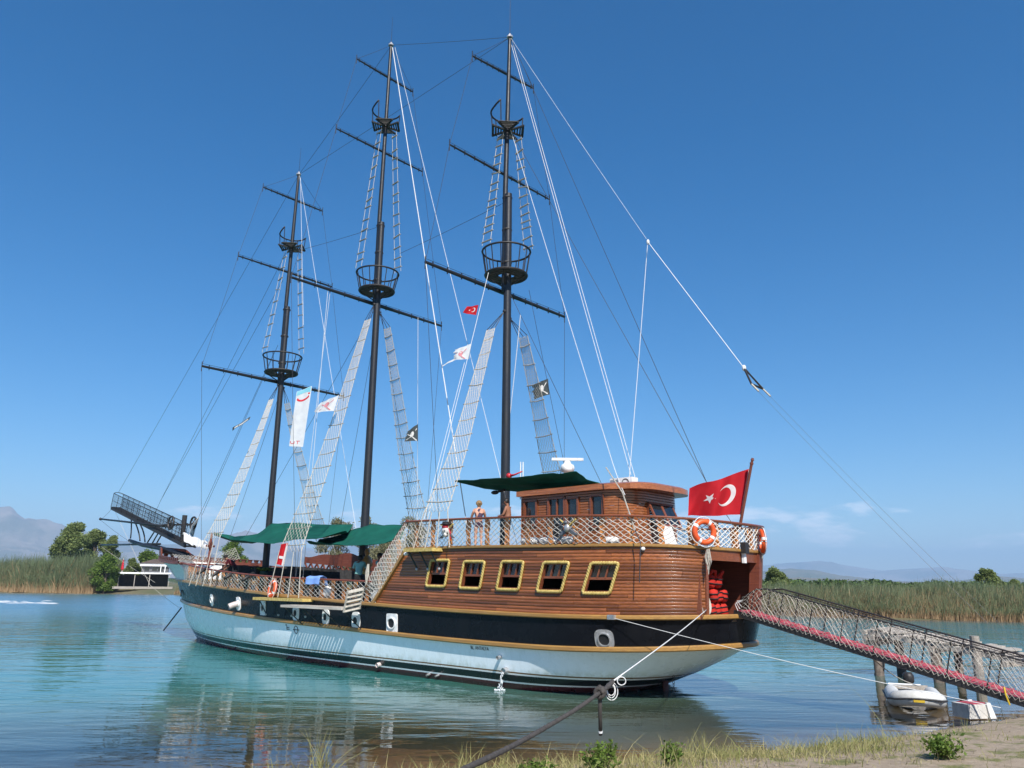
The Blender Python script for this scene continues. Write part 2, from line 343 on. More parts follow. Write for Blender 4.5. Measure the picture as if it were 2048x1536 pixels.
def polar(rs, angs, fn):
    V = []; 
    for r in rs:
        for a in angs:
            x = r * math.sin(a); y = r * math.cos(a); V.append((x, y, fn(x, y)))
    n = len(angs); F = [(i*n+j, i*n+(j+1) % n, (i+1)*n+(j+1) % n, (i+1)*n+j) for i in range(len(rs)-1) for j in range(n)]
    return V, F
front = np.radians(np.linspace(-44, 44, 200)); back = np.radians(np.linspace(44, 316, 70)[1:-1])
angs = np.concatenate([front, back])
rs = np.concatenate([[0.05], np.geomspace(1.2, 30, 130), np.geomspace(30, 400, 90)[1:], np.geomspace(400, 16000, 20)[1:]])
V, Fq = polar(rs, angs, terrain)
def ground_mat():
    n = NT('bank_soil'); v = n.coord('Object'); sp = n.node('ShaderNodeSeparateXYZ'); n.l.new(v, sp.inputs[0]); z = sp.outputs[2]
    a = n.noise(v, 0.9, 8, 0.62); b = n.noise(v, 7.0, 7, 0.7); f = n.noise(v, 45.0, 4, 0.7)
    dry = n.mix(n.rng(b, 0.3, 0.7), (0.37, 0.295, 0.215), (0.27, 0.21, 0.15)); dry = n.mix(n.rng(f, 0.55, 0.75, 0, 0.6), dry, (0.16, 0.13, 0.095))
    wet = n.mix(n.rng(b, 0.3, 0.7), (0.24, 0.165, 0.10), (0.17, 0.115, 0.07))
    zz = n.math('ADD', z, n.math('MULTIPLY', n.math('SUBTRACT', a, 0.5), 0.22))
    col = n.mix(n.rng(zz, 0.05, 0.26), wet, dry)
    thatch = n.mix(n.rng(b, 0.35, 0.65), (0.20, 0.19, 0.075), (0.12, 0.13, 0.045))
    col = n.mix(n.math('MULTIPLY', n.rng(n.noise(v, 1.7, 7, 0.65), 0.50, 0.62), n.rng(zz, 0.28, 0.45)), col, thatch)
    # beyond the far bank the plain is scrub
    far = n.rng(sp.outputs[1], 60, 75)
    scrub = n.mix(n.rng(n.noise(v, 0.05, 6, 0.6), 0.35, 0.65), (0.085, 0.095, 0.045), (0.14, 0.12, 0.07)); col = n.mix(far, col, scrub)
    h = n.math('ADD', n.math('MULTIPLY', b, 0.6), n.math('MULTIPLY', f, 0.35))
    return n.fin(col, n.rng(zz, 0.04, 0.25, 0.35, 0.95), n.bump(h, 0.8, 0.05), 0.3)
bulk('ground', V, Fq, ground_mat(), smooth=True)['kind'] = 'structure'

def water_mat():
    n = NT('river_water'); n.n.remove(n.b)
    at = n.node('ShaderNodeAttribute', attribute_name='tone'); dep = at.outputs['Fac']
    geo = n.node('ShaderNodeNewGeometry'); vv = geo.outputs['Position']
    def mp(scale, rot=0.0):
        q = n.node('ShaderNodeMapping'); q.inputs['Scale'].default_value = scale; q.inputs['Rotation'].default_value = (0, 0, rot); n.l.new(vv, q.inputs[0]); return q.outputs[0]
    big = n.noise(mp((0.10, 0.26, 1), 0.25), 1.0, 3, 0.5); mid = n.noise(mp((0.42, 1.25, 1), -0.15), 1.0, 3, 0.5, 0.4); fine = n.noise(mp((1.7, 4.2, 1), 0.2), 1.0, 3, 0.5, 0.3)
    calm = n.rng(n.noise(mp((0.035, 0.06, 1), 0.5), 1.0, 4, 0.5), 0.35, 0.68, 0.45, 1.0)
    sepw = n.node('ShaderNodeSeparateXYZ'); n.l.new(vv, sepw.inputs[0])      # open mid-river water is wind-ruffled, the lee by the ship is calm
    h = n.math('ADD', n.math('MULTIPLY', mid, 0.12), n.math('ADD', n.math('MULTIPLY', fine, 0.022), n.math('MULTIPLY', big, 0.16)))
    bp = n.node('ShaderNodeBump'); bp.inputs['Distance'].default_value = 1.0; n.set(bp.inputs['Strength'], n.math('MULTIPLY', calm, n.rng(sepw.outputs[1], 17, 50, 0.27, 0.95))); n.set(bp.inputs['Height'], h)
    nr = bp.outputs[0]
    d0 = n.rng(dep, 0.0, 0.75)
    body = n.mix(n.rng(dep, 0.35, 1.7), (0.11, 0.115, 0.060), (0.024, 0.155, 0.128)); body = n.mix(n.rng(big, 0.35, 0.7, 0, 0.35), body, (0.016, 0.12, 0.14))
    df = n.node('ShaderNodeBsdfDiffuse'); n.set(df.inputs['Color'], body)
    tr = n.node('ShaderNodeBsdfTransparent'); n.set(tr.inputs['Color'], n.mix(d0, (0.97, 0.95, 0.90), (0.62, 0.66, 0.52)))
    m1 = n.node('ShaderNodeMixShader'); n.set(m1.inputs[0], n.rng(dep, 0.0, 1.25, 0.04, 1.0, True)); n.l.new(tr.outputs[0], m1.inputs[1]); n.l.new(df.outputs[0], m1.inputs[2])
    gl = n.node('ShaderNodeBsdfGlossy'); n.set(gl.inputs['Roughness'], n.rng(n.math('MULTIPLY', sepw.outputs[1], 1.0), 24, 95, 0.02, 0.24)); gl.inputs['Color'].default_value = (0.96, 0.97, 1, 1); n.l.new(nr, gl.inputs['Normal'])
    fr = n.node('ShaderNodeFresnel'); fr.inputs['IOR'].default_value = 1.333; n.l.new(nr, fr.inputs['Normal'])
    m2 = n.node('ShaderNodeMixShader'); n.l.new(fr.outputs[0], m2.inputs[0]); n.l.new(m1.outputs[0], m2.inputs[1]); n.l.new(gl.outputs[0], m2.inputs[2])
    n.l.new(m2.outputs[0], n.out.inputs['Surface']); return n.m
wrs = np.concatenate([np.geomspace(6, 60, 60), np.geomspace(60, 900, 40)[1:]])
Vw, Fw_ = polar(wrs, angs, lambda x, y: 0.0)
dep = [max(0.0, -terrain(p[0], p[1])) for p in Vw]
MAT['water'] = water_mat()
bulk('river_water', Vw, Fw_, MAT['water'], attr=dep, smooth=True)['kind'] = 'structure'

def hill_mat(name, a, b):
    n = NT(name); v = n.coord('Object'); f = n.noise(v, 0.0016, 9, 0.62); g = n.noise(v, 0.012, 6, 0.7)
    col = n.mix(n.rng(f, 0.38, 0.62), a, b); col = n.mix(n.rng(g, 0.55, 0.7, 0, 0.5), col, tuple(x * 0.6 for x in a))
    return n.fin(col, 0.95, n.bump(g, 0.6, 30.0), 0.1)
def ridge(name, prof, D, mat, depth, seed, rough=0.12):
    """prof: photo pixels along the crest line; D: distance of the crest"""
    xs = np.array([p[0] for p in prof], float); ys = np.array([p[1] for p in prof], float)
    nx, ny = 220, 26; V = []
    for i in range(nx + 1):
        px = xs[0] + (xs[-1] - xs[0]) * i / nx; py = np.interp(px, xs, ys)
        d = ray(px, py); hd = math.hypot(d[0], d[1]); ux, uy = d[0] / hd, d[1] / hd; H = CAM_H + D * d[2] / hd
        for j in range(ny + 1):
            t = j / ny * 2 - 1                        # -1 near foot, 0 crest, 1 far foot
            r = D + t * depth; k = (1 - abs(t)) ** 1.15
            q = nz(ux * r, uy * r, 0.0011, seed) * 0.6 + nz(ux * r, uy * r, 0.0035, seed + 2) * 0.3 + nz(ux * r, uy * r, 0.012, seed + 5) * 0.12
            z = H * k * (1 + (q * 0.55 if abs(t) > 0.02 else q * rough)) + (1 - k) * 0.0 + H * 0.16 * q * (1 - k) * k * 4
            V.append((ux * r, uy * r, max(z, -2) if k > 0 else -2))
    F = [(i*(ny+1)+j, (i+1)*(ny+1)+j, (i+1)*(ny+1)+j+1, i*(ny+1)+j+1) for i in range(nx) for j in range(ny)]
    o = bulk(name, V, F, mat, smooth=True); o['kind'] = 'structure'; return o
MH1 = hill_mat('far_limestone', (0.27, 0.235, 0.20), (0.13, 0.135, 0.10)); MH2 = hill_mat('wooded_hill', (0.10, 0.11, 0.065), (0.17, 0.145, 0.10))
ridge('mountain_range_left', [(-900, 1075), (-500, 1050), (-250, 1020), (-60, 1035), (20, 1034), (80, 1050), (150, 1064), (230, 1082), (330, 1090), (430, 1085), (490, 1066), (540, 1075), (600, 1098), (680, 1112), (760, 1122), (900, 1140)], 9500, MH1, 3200, 2.0)
ridge('mountain_range_far', [(300, 1120), (480, 1075), (640, 1100), (760, 1085), (900, 1112), (1050, 1100), (1250, 1120), (1400, 1112), (1530, 1130), (1640, 1120), (1760, 1140), (1880, 1134), (2000, 1148), (2150, 1140), (2500, 1130), (3000, 1150)], 14500, MH1, 3000, 5.0)
ridge('hill_range_right', [(1380, 1165), (1450, 1150), (1530, 1141), (1580, 1137), (1630, 1142), (1690, 1153), (1750, 1160), (1860, 1165), (1930, 1160), (1985, 1152), (2050, 1157), (2150, 1150), (2400, 1160)], 6500, MH2, 1500, 8.0)
ridge('low_wooded_ridge', [(1250, 1172), (1400, 1167), (1500, 1160), (1600, 1154), (1700, 1158), (1800, 1163), (1950, 1166), (2050, 1165), (2300, 1168)], 3600, MH2, 800, 11.0)

# the air between: one closed box of thin haze round camera and scene
hz = MB().box((-17500, -1500, -4), (17500, 18500, 830)).build('haze', None)
hz['kind'] = 'stuff'
hm = NT('thin_haze'); hm.n.remove(hm.b); pv = hm.node('ShaderNodeVolumePrincipled'); pv.inputs['Color'].default_value = (0.46, 0.70, 1.0, 1); pv.inputs['Density'].default_value = 0.00012; pv.inputs['Anisotropy'].default_value = 0.0
hm.l.new(pv.outputs[0], hm.out.inputs['Volume']); hz.data.materials.clear(); hz.data.materials.append(hm.m)
tag(hz, 'thin blue summer haze between camera and mountains', 'haze')

# ================================================================== the ship (all in the ship's frame: x forward, y port, z up)
SHIP = thing('sailing_ship', 'three-masted wooden excursion ship with black and white hull and varnished stern castle', 'ship', (0, 0, 0), ship=True)
MX = {'fore': 21.7, 'main': 14.2, 'mizzen': 6.3}
def plan_b(x, par):
    xs, x0, B, x1, xb, p, q = par
    if x <= xs or x >= xb: return 0.0
    if x < x0: return B * (1 - ((x0 - x) / (x0 - xs)) ** p) ** (1 / p)
    if x > x1: return B * (1 - ((x - x1) / (xb - x1)) ** q)
    return B
P_K = (3.0, 7.0, 1.5, 11, 26.0, 2, 2.0); P_W = (0.75, 4.4, 2.86, 11, 27.75, 2.4, 2.3); P_A = (-0.4, 3.2, 3.03, 11.4, 28.5, 2.3, 2.35)
P_B = (-1.45, 2.5, 3.13, 11.7, 29.2, 2, 2.4); P_L = (-2.3, 2, 3.2, 12, 29.9, 2, 2.5); P_U = (-2.45, 2, 3.25, 12.5, 30.75, 2.2, 2.7); P_D = (-2.55, 2, 3.28, 12.5, 31.5, 2.4, 2.7)
def curve(xs, zs):
    c = np.polyfit(xs, zs, 5); lo, hi = min(xs), max(xs)
    return lambda x: float(np.polyval(c, min(max(x, lo), hi)))
zL = curve([30, 28, 26.17, 23.35, 20.27, 16.79, 14.31, 12.2, 10.44, 7.87, 5.59, 3.44, 1.86, .31, -1.23, -1.67, -1.96, -2.3], [1.83, 1.80, 1.75, 1.68, 1.58, 1.46, 1.39, 1.35, 1.29, 1.25, 1.2, 1.19, 1.2, 1.23, 1.27, 1.29, 1.32, 1.36])
zU = curve([31, 28.5, 26, 23.63, 20.06, 16.69, 13.09, 9.93, 7.87, 5.58, 3.41, 1.82, 0, -1.43, -2.07, -2.45], [2.86, 2.84, 2.79, 2.72, 2.55, 2.39, 2.25, 2.15, 2.09, 2.04, 2.02, 2.02, 2.0, 2.02, 2.05, 2.08])
zD = curve([8.5, 7.46, 4.39, 1.52, -.98, -1.6, -2.16, -2.47, -2.55], [3.87, 3.86, 3.85, 3.81, 3.77, 3.77, 3.75, 3.72, 3.68])
zR = curve([8.5, 7.4, 4.42, 1.52, -.65, -1.62, -1.98, -2.42, -2.55], [4.76, 4.74, 4.69, 4.62, 4.53, 4.49, 4.48, 4.44, 4.39])
z1 = curve([31.5, 28, 24.48, 23.09, 20.96, 17.37, 13.59, 10.49, 9.23, 8.5], [4.05, 3.82, 3.57, 3.46, 3.3, 3.1, 2.97, 2.89, 2.86, 2.85])
def level_pts(par, zf, ns=26, nm=26, nb=44):
    xs, x0, B, x1, xb, p, q = par; L = []
    for i in range(ns):
        th = math.pi / 2 * i / ns; L.append((x0 - (x0 - xs) * math.cos(th) ** (2 / p), B * math.sin(th) ** (2 / p)))
    for i in range(nm): L.append((x0 + (x1 - x0) * i / nm, B))
    for i in range(nb + 1):
        k = math.sin(math.pi / 2 * i / nb); L.append((x1 + (xb - x1) * k, B * max(0, 1 - k ** q)))
    return [(x, y, zf(x)) for x, y in L]
def loft(rows, m=0):
    mb = MB(); n = len(rows[0])
    for s in (1, -1):
        for a, b in zip(rows[:-1], rows[1:]):
            vs = [(x, y * s, z) for x, y, z in a] + [(x, y * s, z) for x, y, z in b]
            fs = [(i, i+1, n+i+1, n+i) if s < 0 else (i, n+i, n+i+1, i+1) for i in range(n-1)]
            mb.add(vs, fs, m)
    return mb
def lerp_rows(a, b, k): return [[tuple(np.array(p) * (1 - t) + np.array(q) * t) for p, q in zip(a, b)] for t in np.linspace(0, 1, k + 1)]
def weld(o, d=0.0008):
    bm = bmesh.new(); bm.from_mesh(o.data); bmesh.ops.remove_doubles(bm, verts=bm.verts, dist=d); bmesh.ops.recalc_face_normals(bm, faces=bm.faces)
    for f in bm.faces: f.smooth = True
    bm.to_mesh(o.data); bm.free(); return o
rK = level_pts(P_K, lambda x: -1.0); rW = level_pts(P_W, lambda x: 0.0); rA = level_pts(P_A, lambda x: 0.45); rB = level_pts(P_B, lambda x: 0.9); rL = level_pts(P_L, zL); rU = level_pts(P_U, zU)
rows = lerp_rows(rK, rW, 3)[:-1] + lerp_rows(rW, rA, 3)[:-1] + lerp_rows(rA, rB, 3)[:-1] + lerp_rows(rB, rL, 3)
hull = weld(loft(rows).build('hull', MAT['hull'], SHIP)); tag(hull, 'white lower hull with black and white boot stripes')
topside = weld(loft(lerp_rows(rL, rU, 4)).build('topside', MAT['black'], SHIP)); tag(topside, 'glossy black hull band between two varnished belts')
def belt(name, par, zf, out, h, parent, mat, x_from=-9, x_to=99, dz=0.0):
    pts = [p for p in level_pts(par, zf, 40, 40, 60) if x_from <= p[0] <= x_to]
    path = [(x, -y, z) for x, y, z in pts[::-1]] + [p for p in pts if p[1] > 1e-6 or True]
    seen = []; 
    for p in path:
        if not seen or np.linalg.norm(np.array(p) - np.array(seen[-1])) > 1e-4: seen.append(p)
    P = np.array(seen); T = np.gradient(P, axis=0); T[:, 2] = 0; T /= np.linalg.norm(T, axis=1)[:, None] + 1e-9
    N = np.stack([T[:, 1], -T[:, 0]], 1)
    # path runs stem -> starboard -> stern -> port -> stem : outward is to the left of travel seen from above on starboard
    cen = P[:, :2] - np.array([12.0, 0]); sgn = np.sign((N * cen).sum(1).mean()); N *= sgn
    prof = [(-0.03, -h/2), (out*0.75, -h/2), (out, -h*0.28), (out, h*0.28), (out*0.75, h/2), (-0.03, h/2)]
    mb = MB(); n = len(prof); vs = []
    for i in range(len(P)):
        for o_, u_ in prof: vs.append((P[i, 0] + N[i, 0]*o_, P[i, 1] + N[i, 1]*o_, P[i, 2] + u_ + dz))
    fs = [(i*n+k, i*n+(k+1) % n, (i+1)*n+(k+1) % n, (i+1)*n+k) for i in range(len(P)-1) for k in range(n)]
    mb.add(vs, fs); o = mb.build(name, mat, parent); weld(o, 1e-5); autosmooth(o, 0.5); return o
belt('rub_rail', P_L, zL, 0.10, 0.135, SHIP, MAT['gold'])
belt('sheer_belt', P_U, zU, 0.085, 0.115, SHIP, MAT['gold'])

# ---- decks
def deck(name, par, zf, x0, x1, mat, inset=0.05, th=0.05):
    mb = MB(); xs = np.linspace(x0, x1, 60); vs = []
    for x in xs:
        b = max(0.02, plan_b(x, par) - inset)
        vs += [(x, -b, zf(x)), (x, b, zf(x)), (x, -b, zf(x) - th), (x, b, zf(x) - th)]
    fs = []
    for i in range(len(xs) - 1):
        a, b = i*4, i*4+4; fs += [(a, b, b+1, a+1), (a+2, a+3, b+3, b+2), (a, a+2, b+2, b), (a+1, b+1, b+3, a+3)]
    fs += [(0, 1, 3, 2), (len(vs)-4, len(vs)-2, len(vs)-1, len(vs)-3)]
    mb.add(vs, fs); return mb.build(name, mat, SHIP)
deck('main_deck', P_U, lambda x: zU(x) - 0.08, -2.38, 30.4, MAT['deck'])
deck('upper_deck', P_D, lambda x: zD(x) - 0.02, -2.48, 7.7, MAT['deck'], 0.06, 0.07)
belt('upper_deck_belt', P_D, zD, 0.06, 0.085, SHIP, MAT['gold'], -9, 7.62)

# ---- stern castle: planked wall with five windows, doorway in the stern
def castle_xy(s, par):                       # s: metres from x = 9.4 going aft round the stern (port), arc beyond x0
    xs, x0, B, x1, xb, p, q = par
    if s <= 9.4 - x0: return 9.4 - s, B
    if s - (9.4 - x0) > ARC_LEN: return x0 + (s - (9.4 - x0) - ARC_LEN), -B
    th = math.pi / 2 - ARC_TH(s - (9.4 - x0))
    if th >= 0: return x0 - (x0 - xs) * math.cos(th) ** (2 / p), B * math.sin(th) ** (2 / p)
    return x0 - (x0 - xs) * math.cos(th) ** (2 / p), -B * math.sin(-th) ** (2 / p)
_th = np.linspace(0, math.pi, 721); _x = 2 - 4.5 * np.abs(np.cos(math.pi/2 - _th)) ** (2/2.3); _y = 3.265 * np.sign(np.sin(math.pi/2 - _th)) * np.abs(np.sin(math.pi/2 - _th)) ** (2/2.3)
_s = np.concatenate([[0], np.cumsum(np.hypot(np.diff(_x), np.diff(_y)))])
def ARC_TH(d): return float(np.interp(d, _s, _th))
ARC_LEN = float(_s[-1])
def cpos(s, h, out=0.0):                     # point on the castle wall; h 0..1 from sheer belt to deck belt
    def at(ss):
        xa, ya = castle_xy(ss, P_U); xb_, yb = castle_xy(ss, P_D)
        return np.array([xa*(1-h) + xb_*h, ya*(1-h) + yb*h, (zU(xa)+0.05)*(1-h) + (zD(xb_)-0.04)*h])
    p = at(s)
    if out:
        t = at(s + 0.02) - at(s - 0.02); t[2] = 0; t /= np.linalg.norm(t); p = p + out * np.array([t[1], -t[0], 0]) * CSGN
    return p
CSGN = 1.0
_t = cpos(3.0, 0.5); _u = cpos(3.0, 0.5, 0.1); CSGN = 1.0 if _u[1] > _t[1] else -1.0
def s_of_y(yv):                              # stern arc where the wall reaches y
    ss = np.linspace(7.4, 7.4 + ARC_LEN, 600); ys = [cpos(q, 0.5)[1] for q in ss]; return float(np.interp(-yv, [-v for v in ys], ss))
S_JAMB = s_of_y(1.56); S_JAMB2 = s_of_y(-0.42)
def s_front(h): return 0.32 + 1.58 * h
CASTLE = MB().grid(lambda u, v: cpos(s_front(v) + 0.05 + (S_JAMB - s_front(v) - 0.05) * u, v, -0.06), 2, 2).build('stern_castle', MAT['dark'], SHIP)
tag(CASTLE, 'varnished plank wall of the stern castle, scuffed towards the stern')
# (the carrier mesh above is replaced by wall backing with window holes)
WINX = [(6.56, 5.60, 6.32, 5.37, 2.665, 3.54), (5.06, 4.11, 4.85, 3.88, 2.62, 3.485), (3.55, 2.60, 3.30, 2.38, 2.60, 3.465), (2.04, 1.11, 1.78, 0.88, 2.57, 3.425), (0.58, -0.24, 0.35, -0.45, 2.545, 3.40)]
def s_of_x(x):
    if x >= 2: return 9.4 - x
    ss = np.linspace(7.4, 7.4 + ARC_LEN * 0.5, 400); xs = [cpos(q, 0.4)[0] for q in ss]; return float(np.interp(-x, [-v for v in xs], ss))
def h_of(s, z):
    a, b = cpos(s, 0)[2], cpos(s, 1)[2]; return (z - a) / (b - a)
WIN = []
FRW = 0.105
for xl0, xr0, xl1, xr1, zb, zt in WINX:
    sl0, sr0, sl1, sr1 = map(s_of_x, (xl0, xr0, xl1, xr1)); sm = (sl0 + sr1) / 2
    WIN.append((sl0, sr0, sl1, sr1, h_of(sm, zb), h_of(sm, zt)))
def win_span(w, h, grow=0.0):
    sl0, sr0, sl1, sr1, h0, h1 = w; t = (h - h0) / (h1 - h0)
    return sl0 + (sl1 - sl0) * t + FRW * 0.6 - grow, sr0 + (sr1 - sr0) * t - FRW * 0.6 + grow
def wall_holes(h0, h1):
    out = []
    for w in WIN:
        hh0, hh1 = w[4] + 0.045, w[5] - 0.045
        if h1 > hh0 + 1e-6 and h0 < hh1 - 1e-6:
            a = win_span(w, max(h0, hh0)); b = win_span(w, min(h1, hh1)); out.append((min(a[0], b[0]), max(a[1], b[1])))
    return out
NROW = 20
hedges = [i / NROW for i in range(NROW + 1)]
rng_ = random.Random(11)
# backing just behind the planks (with the window openings left out)
bk = MB(); NB = 40
for j in range(NB):
    h0, h1 = j / NB, (j + 1) / NB
    cuts = [(s_front((h0 + h1) / 2) + 0.03, S_JAMB)]
    for a, b in wall_holes(h0, h1): cuts = [q for c in cuts for q in ((c[0], min(c[1], a)), (max(c[0], b), c[1])) if q[1] - q[0] > 0.01]
    for a, b in cuts:
        n = max(1, int((b - a) / 0.25)); ss = np.linspace(a, b, n + 1)
        bk.add([cpos(q, h, -0.035) for q in ss for h in (h0, h1)], [(2*i, 2*i+2, 2*i+3, 2*i+1) for i in range(n)])
CASTLE.data = bk.mesh('stern_castle', MAT['mahog'])
def plank(a, b, h0, h1, out, th=0.034):
    n = max(2, int(abs(b - a) / (0.22 if b > 7.2 else 0.5)) + 1); mb = MB(); ss = np.linspace(a, b, n + 1); vs = []
    for q in ss:
        e = 0.004
        vs += [cpos(q, h0 + 0.015/NROW, out - th), cpos(q, h0 + 0.02/NROW, out - e), cpos(q, h0 + 0.07/NROW, out), cpos(q, h1 - 0.07/NROW, out), cpos(q, h1 - 0.02/NROW, out - e), cpos(q, h1 - 0.015/NROW, out - th)]
    fs = [(i*6+k, i*6+k+1, i*6+k+7, i*6+k+6) for i in range(n) for k in range(5)]
    fs += [tuple(range(6)), tuple(n*6 + k for k in (5, 4, 3, 2, 1, 0))]
    mb.add(vs, fs); o = fixn(mb.build('plank', MAT['plank'], CASTLE)); autosmooth(o, 0.9); return o
for r in range(NROW):
    h0, h1 = hedges[r], hedges[r + 1]; hm_ = (h0 + h1) / 2
    cuts = [(s_front(hm_) + 0.04, S_JAMB)]
    for a, b in wall_holes(h0, h1): cuts = [q for c in cuts for q in ((c[0], min(c[1], a)), (max(c[0], b), c[1])) if q[1] - q[0] > 0.03]
    for a, b in cuts:
        q = a
        while q < b - 0.05:
            e = min(b, q + rng_.uniform(1.3, 3.4))
            if b - e < 0.5: e = b
            plank(q + 0.004, e - 0.004, h0, h1, rng_.uniform(0.0, 0.007)); q = e
# raked front edge trim
mb = MB()
pts = [cpos(s_front(h), h, 0.03) for h in np.linspace(-0.02, 1.0, 12)]
for a, b in zip(pts[:-1], pts[1:]): mb.beam(a, b, 0.10, 0.11, (0, 1, 0))
mb.build('front_trim', MAT['gold'], CASTLE)
for sgn in (-1,):      # starboard side wall, plain
    mb = MB(); ss = np.linspace(0.3, 7.4 + ARC_LEN / 2 - 0.05, 50)
    def stb(q, h): p = cpos(q, h); return np.array([p[0], -p[1], p[2]])
    S2 = s_of_y(0.44)
    mb.grid(lambda u, v: stb(s_front(v) + (S2 - s_front(v)) * u, v), 50, 8)
    mb.build('starboard_planking', MAT['mahog'], CASTLE, smooth=True)
# front bulkhead, raked
mb = MB(); f0 = cpos(s_front(0), 0); f1 = cpos(s_front(1), 1)
mb.hexa([(f0[0]-0.06, -3.1, f0[2]), (f0[0]-0.0, -3.1, f0[2]), (f0[0], 3.1, f0[2]), (f0[0]-0.06, 3.1, f0[2]), (f1[0]-0.06, -3.1, f1[2]), (f1[0], -3.1, f1[2]), (f1[0], 3.1, f1[2]), (f1[0]-0.06, 3.1, f1[2])])
mb.build('front_bulkhead', MAT['mahog'], CASTLE)

# windows
for w in WIN:
    sl0, sr0, sl1, sr1, h0, h1 = w
    def wp(u, v, out=0.0, W=w):      # u 0..1 fore->aft, v 0..1 bottom->top
        a, b, c, d, g0, g1 = W; return cpos((a*(1-v)+c*v)*(1-u) + (b*(1-v)+d*v)*u, g0 + (g1-g0)*v, out)
    mu, mv = 0.055, 0.06
    # twisted gold rope moulding: rounded rectangle path with helical lobes
    cor = [(mu, mv), (1-mu, mv), (1-mu, 1-mv), (mu, 1-mv)]; path = []
    rad = 0.09
    for k in range(4):
        c0 = np.array(cor[k]); cp = np.array(cor[k-1]); cn_ = np.array(cor[(k+1) % 4]); d1 = (cp-c0)/np.linalg.norm(cp-c0); d2 = (cn_-c0)/np.linalg.norm(cn_-c0)
        for t in np.linspace(0, 1, 6): path.append((1-t)**2*(c0+d1*rad) + 2*t*(1-t)*c0 + t*t*(c0+d2*rad))
    full = []
    for k in range(len(path)):
        a, b = path[k], path[(k+1) % len(path)]; n = max(1, int(np.linalg.norm(b-a)/0.012)); full += [a + (b-a)*i/n for i in range(n)]
    P3 = np.array([wp(p[0], p[1], 0.035) for p in full]); L = np.concatenate([[0], np.cumsum(np.linalg.norm(np.diff(P3, axis=0), axis=1))])
    T = np.roll(P3, -1, 0) - np.roll(P3, 1, 0); T /= np.linalg.norm(T, axis=1)[:, None]; nr = np.array([0, 1.0, 0]); nr = wp(0.5, 0.5, 0.1) - wp(0.5, 0.5, 0); nr /= np.linalg.norm(nr)
    mb = MB(); K = 10; vs = []
    for i in range(len(P3)):
        bi = np.cross(T[i], nr)
        for k in range(K):
            ph = 2*math.pi*k/K; r = 0.043*(1 + 0.15*math.cos(2*ph - L[i]*85)); vs.append(P3[i] + r*(bi*math.cos(ph) + nr*math.sin(ph)*0.8))
    n = len(P3); mb.add(vs, [(i*K+k, i*K+(k+1) % K, ((i+1) % n)*K+(k+1) % K, ((i+1) % n)*K+k) for i in range(n) for k in range(K)])
    W_ = mb.build('window', MAT['goldrope'], SHIP, smooth=True); tag(W_, 'window in a twisted gold rope frame, lower half open')
    mb = MB()
    # inner wooden casing, mid rail, two mullions in the upper sash
    def bar(u0, v0, u1, v1, w_, o0=-0.05): mb.beam(wp(u0, v0, o0), wp(u1, v1, o0), w_, 0.07, nr)
    bar(0.10, 0.10, 0.10, 0.90, 0.05); bar(0.90, 0.10, 0.90, 0.90, 0.05); bar(0.10, 0.105, 0.90, 0.105, 0.05); bar(0.10, 0.895, 0.90, 0.895, 0.05)
    bar(0.13, 0.49, 0.87, 0.49, 0.06, -0.06); bar(0.365, 0.5, 0.365, 0.88, 0.04, -0.062); bar(0.635, 0.5, 0.635, 0.88, 0.04, -0.062)
    mb.build('casing', MAT['mahog'], W_)
    for a, b in ((0.12, 0.355), (0.375, 0.625), (0.645, 0.88)):
        MB().add([wp(a, 0.505, -0.075), wp(b, 0.505, -0.075), wp(b, 0.875, -0.075), wp(a, 0.875, -0.075), wp(a, 0.505, -0.083), wp(b, 0.505, -0.083), wp(b, 0.875, -0.083), wp(a, 0.875, -0.083)], [(0,1,2,3),(7,6,5,4),(0,4,5,1),(1,5,6,2),(2,6,7,3),(3,7,4,0)]).build('pane', MAT['glass'], W_)

# stern doorway: jambs, header, room behind it
J1 = cpos(S_JAMB, 0.5); J2 = cpos(S_JAMB2, 0.5)
mb = MB()
mb.beam(cpos(S_JAMB + 0.03, 0.0, -0.03), cpos(S_JAMB + 0.03, 1.0, -0.03), 0.09, 0.12, (0, 1, 0)); mb.build('door_jamb', MAT['mahog'], SHIP)
mb = MB(); mb.beam(cpos(S_JAMB2 + 0.10, 0.0, -0.04), cpos(S_JAMB2 + 0.10, 1.0, -0.04), 0.28, 0.14, (0, 1, 0)); mb.build('door_jamb', MAT['redwood'], SHIP)
mb = MB(); ss = np.linspace(S_JAMB + 0.07, S_JAMB2 + 0.25, 16)
vs = []
for q in ss: vs += [cpos(q, 0.84, -0.10), cpos(q, 0.84, 0.012), cpos(q, 1.0, 0.012), cpos(q, 1.0, -0.10)]
mb.add(vs, [(i*4+k, i*4+(k+1) % 4, i*4+4+(k+1) % 4, i*4+4+k) for i in range(len(ss)-1) for k in range(4)]); fixn(mb.build('door_header', MAT['mahog'], SHIP))
room = MB(); ZFL = zf = zU(-2) - 0.05; zc_ = 3.62
room.box((-0.35, -0.75, zf), (-0.28, 1.72, zc_)); room.build('vestibule_wall', MAT['mahog'], SHIP)
MB().box((-2.05, 1.66, zf), (-0.3, 1.72, zc_)).build('vestibule_wall', MAT['mahog'], SHIP)
MB().box((-2.38, -0.80, zf), (-0.3, -0.74, zc_)).build('vestibule_wall', MAT['redwood'], SHIP)
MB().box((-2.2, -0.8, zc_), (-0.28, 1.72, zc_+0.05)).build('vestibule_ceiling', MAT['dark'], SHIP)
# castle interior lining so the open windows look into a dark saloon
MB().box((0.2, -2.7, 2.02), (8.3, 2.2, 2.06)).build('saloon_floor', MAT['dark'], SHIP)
MB().box((-0.25, -0.3, 2.08), (7.4, -0.22, 3.75)).build('saloon_partition', MAT['dark'], SHIP)

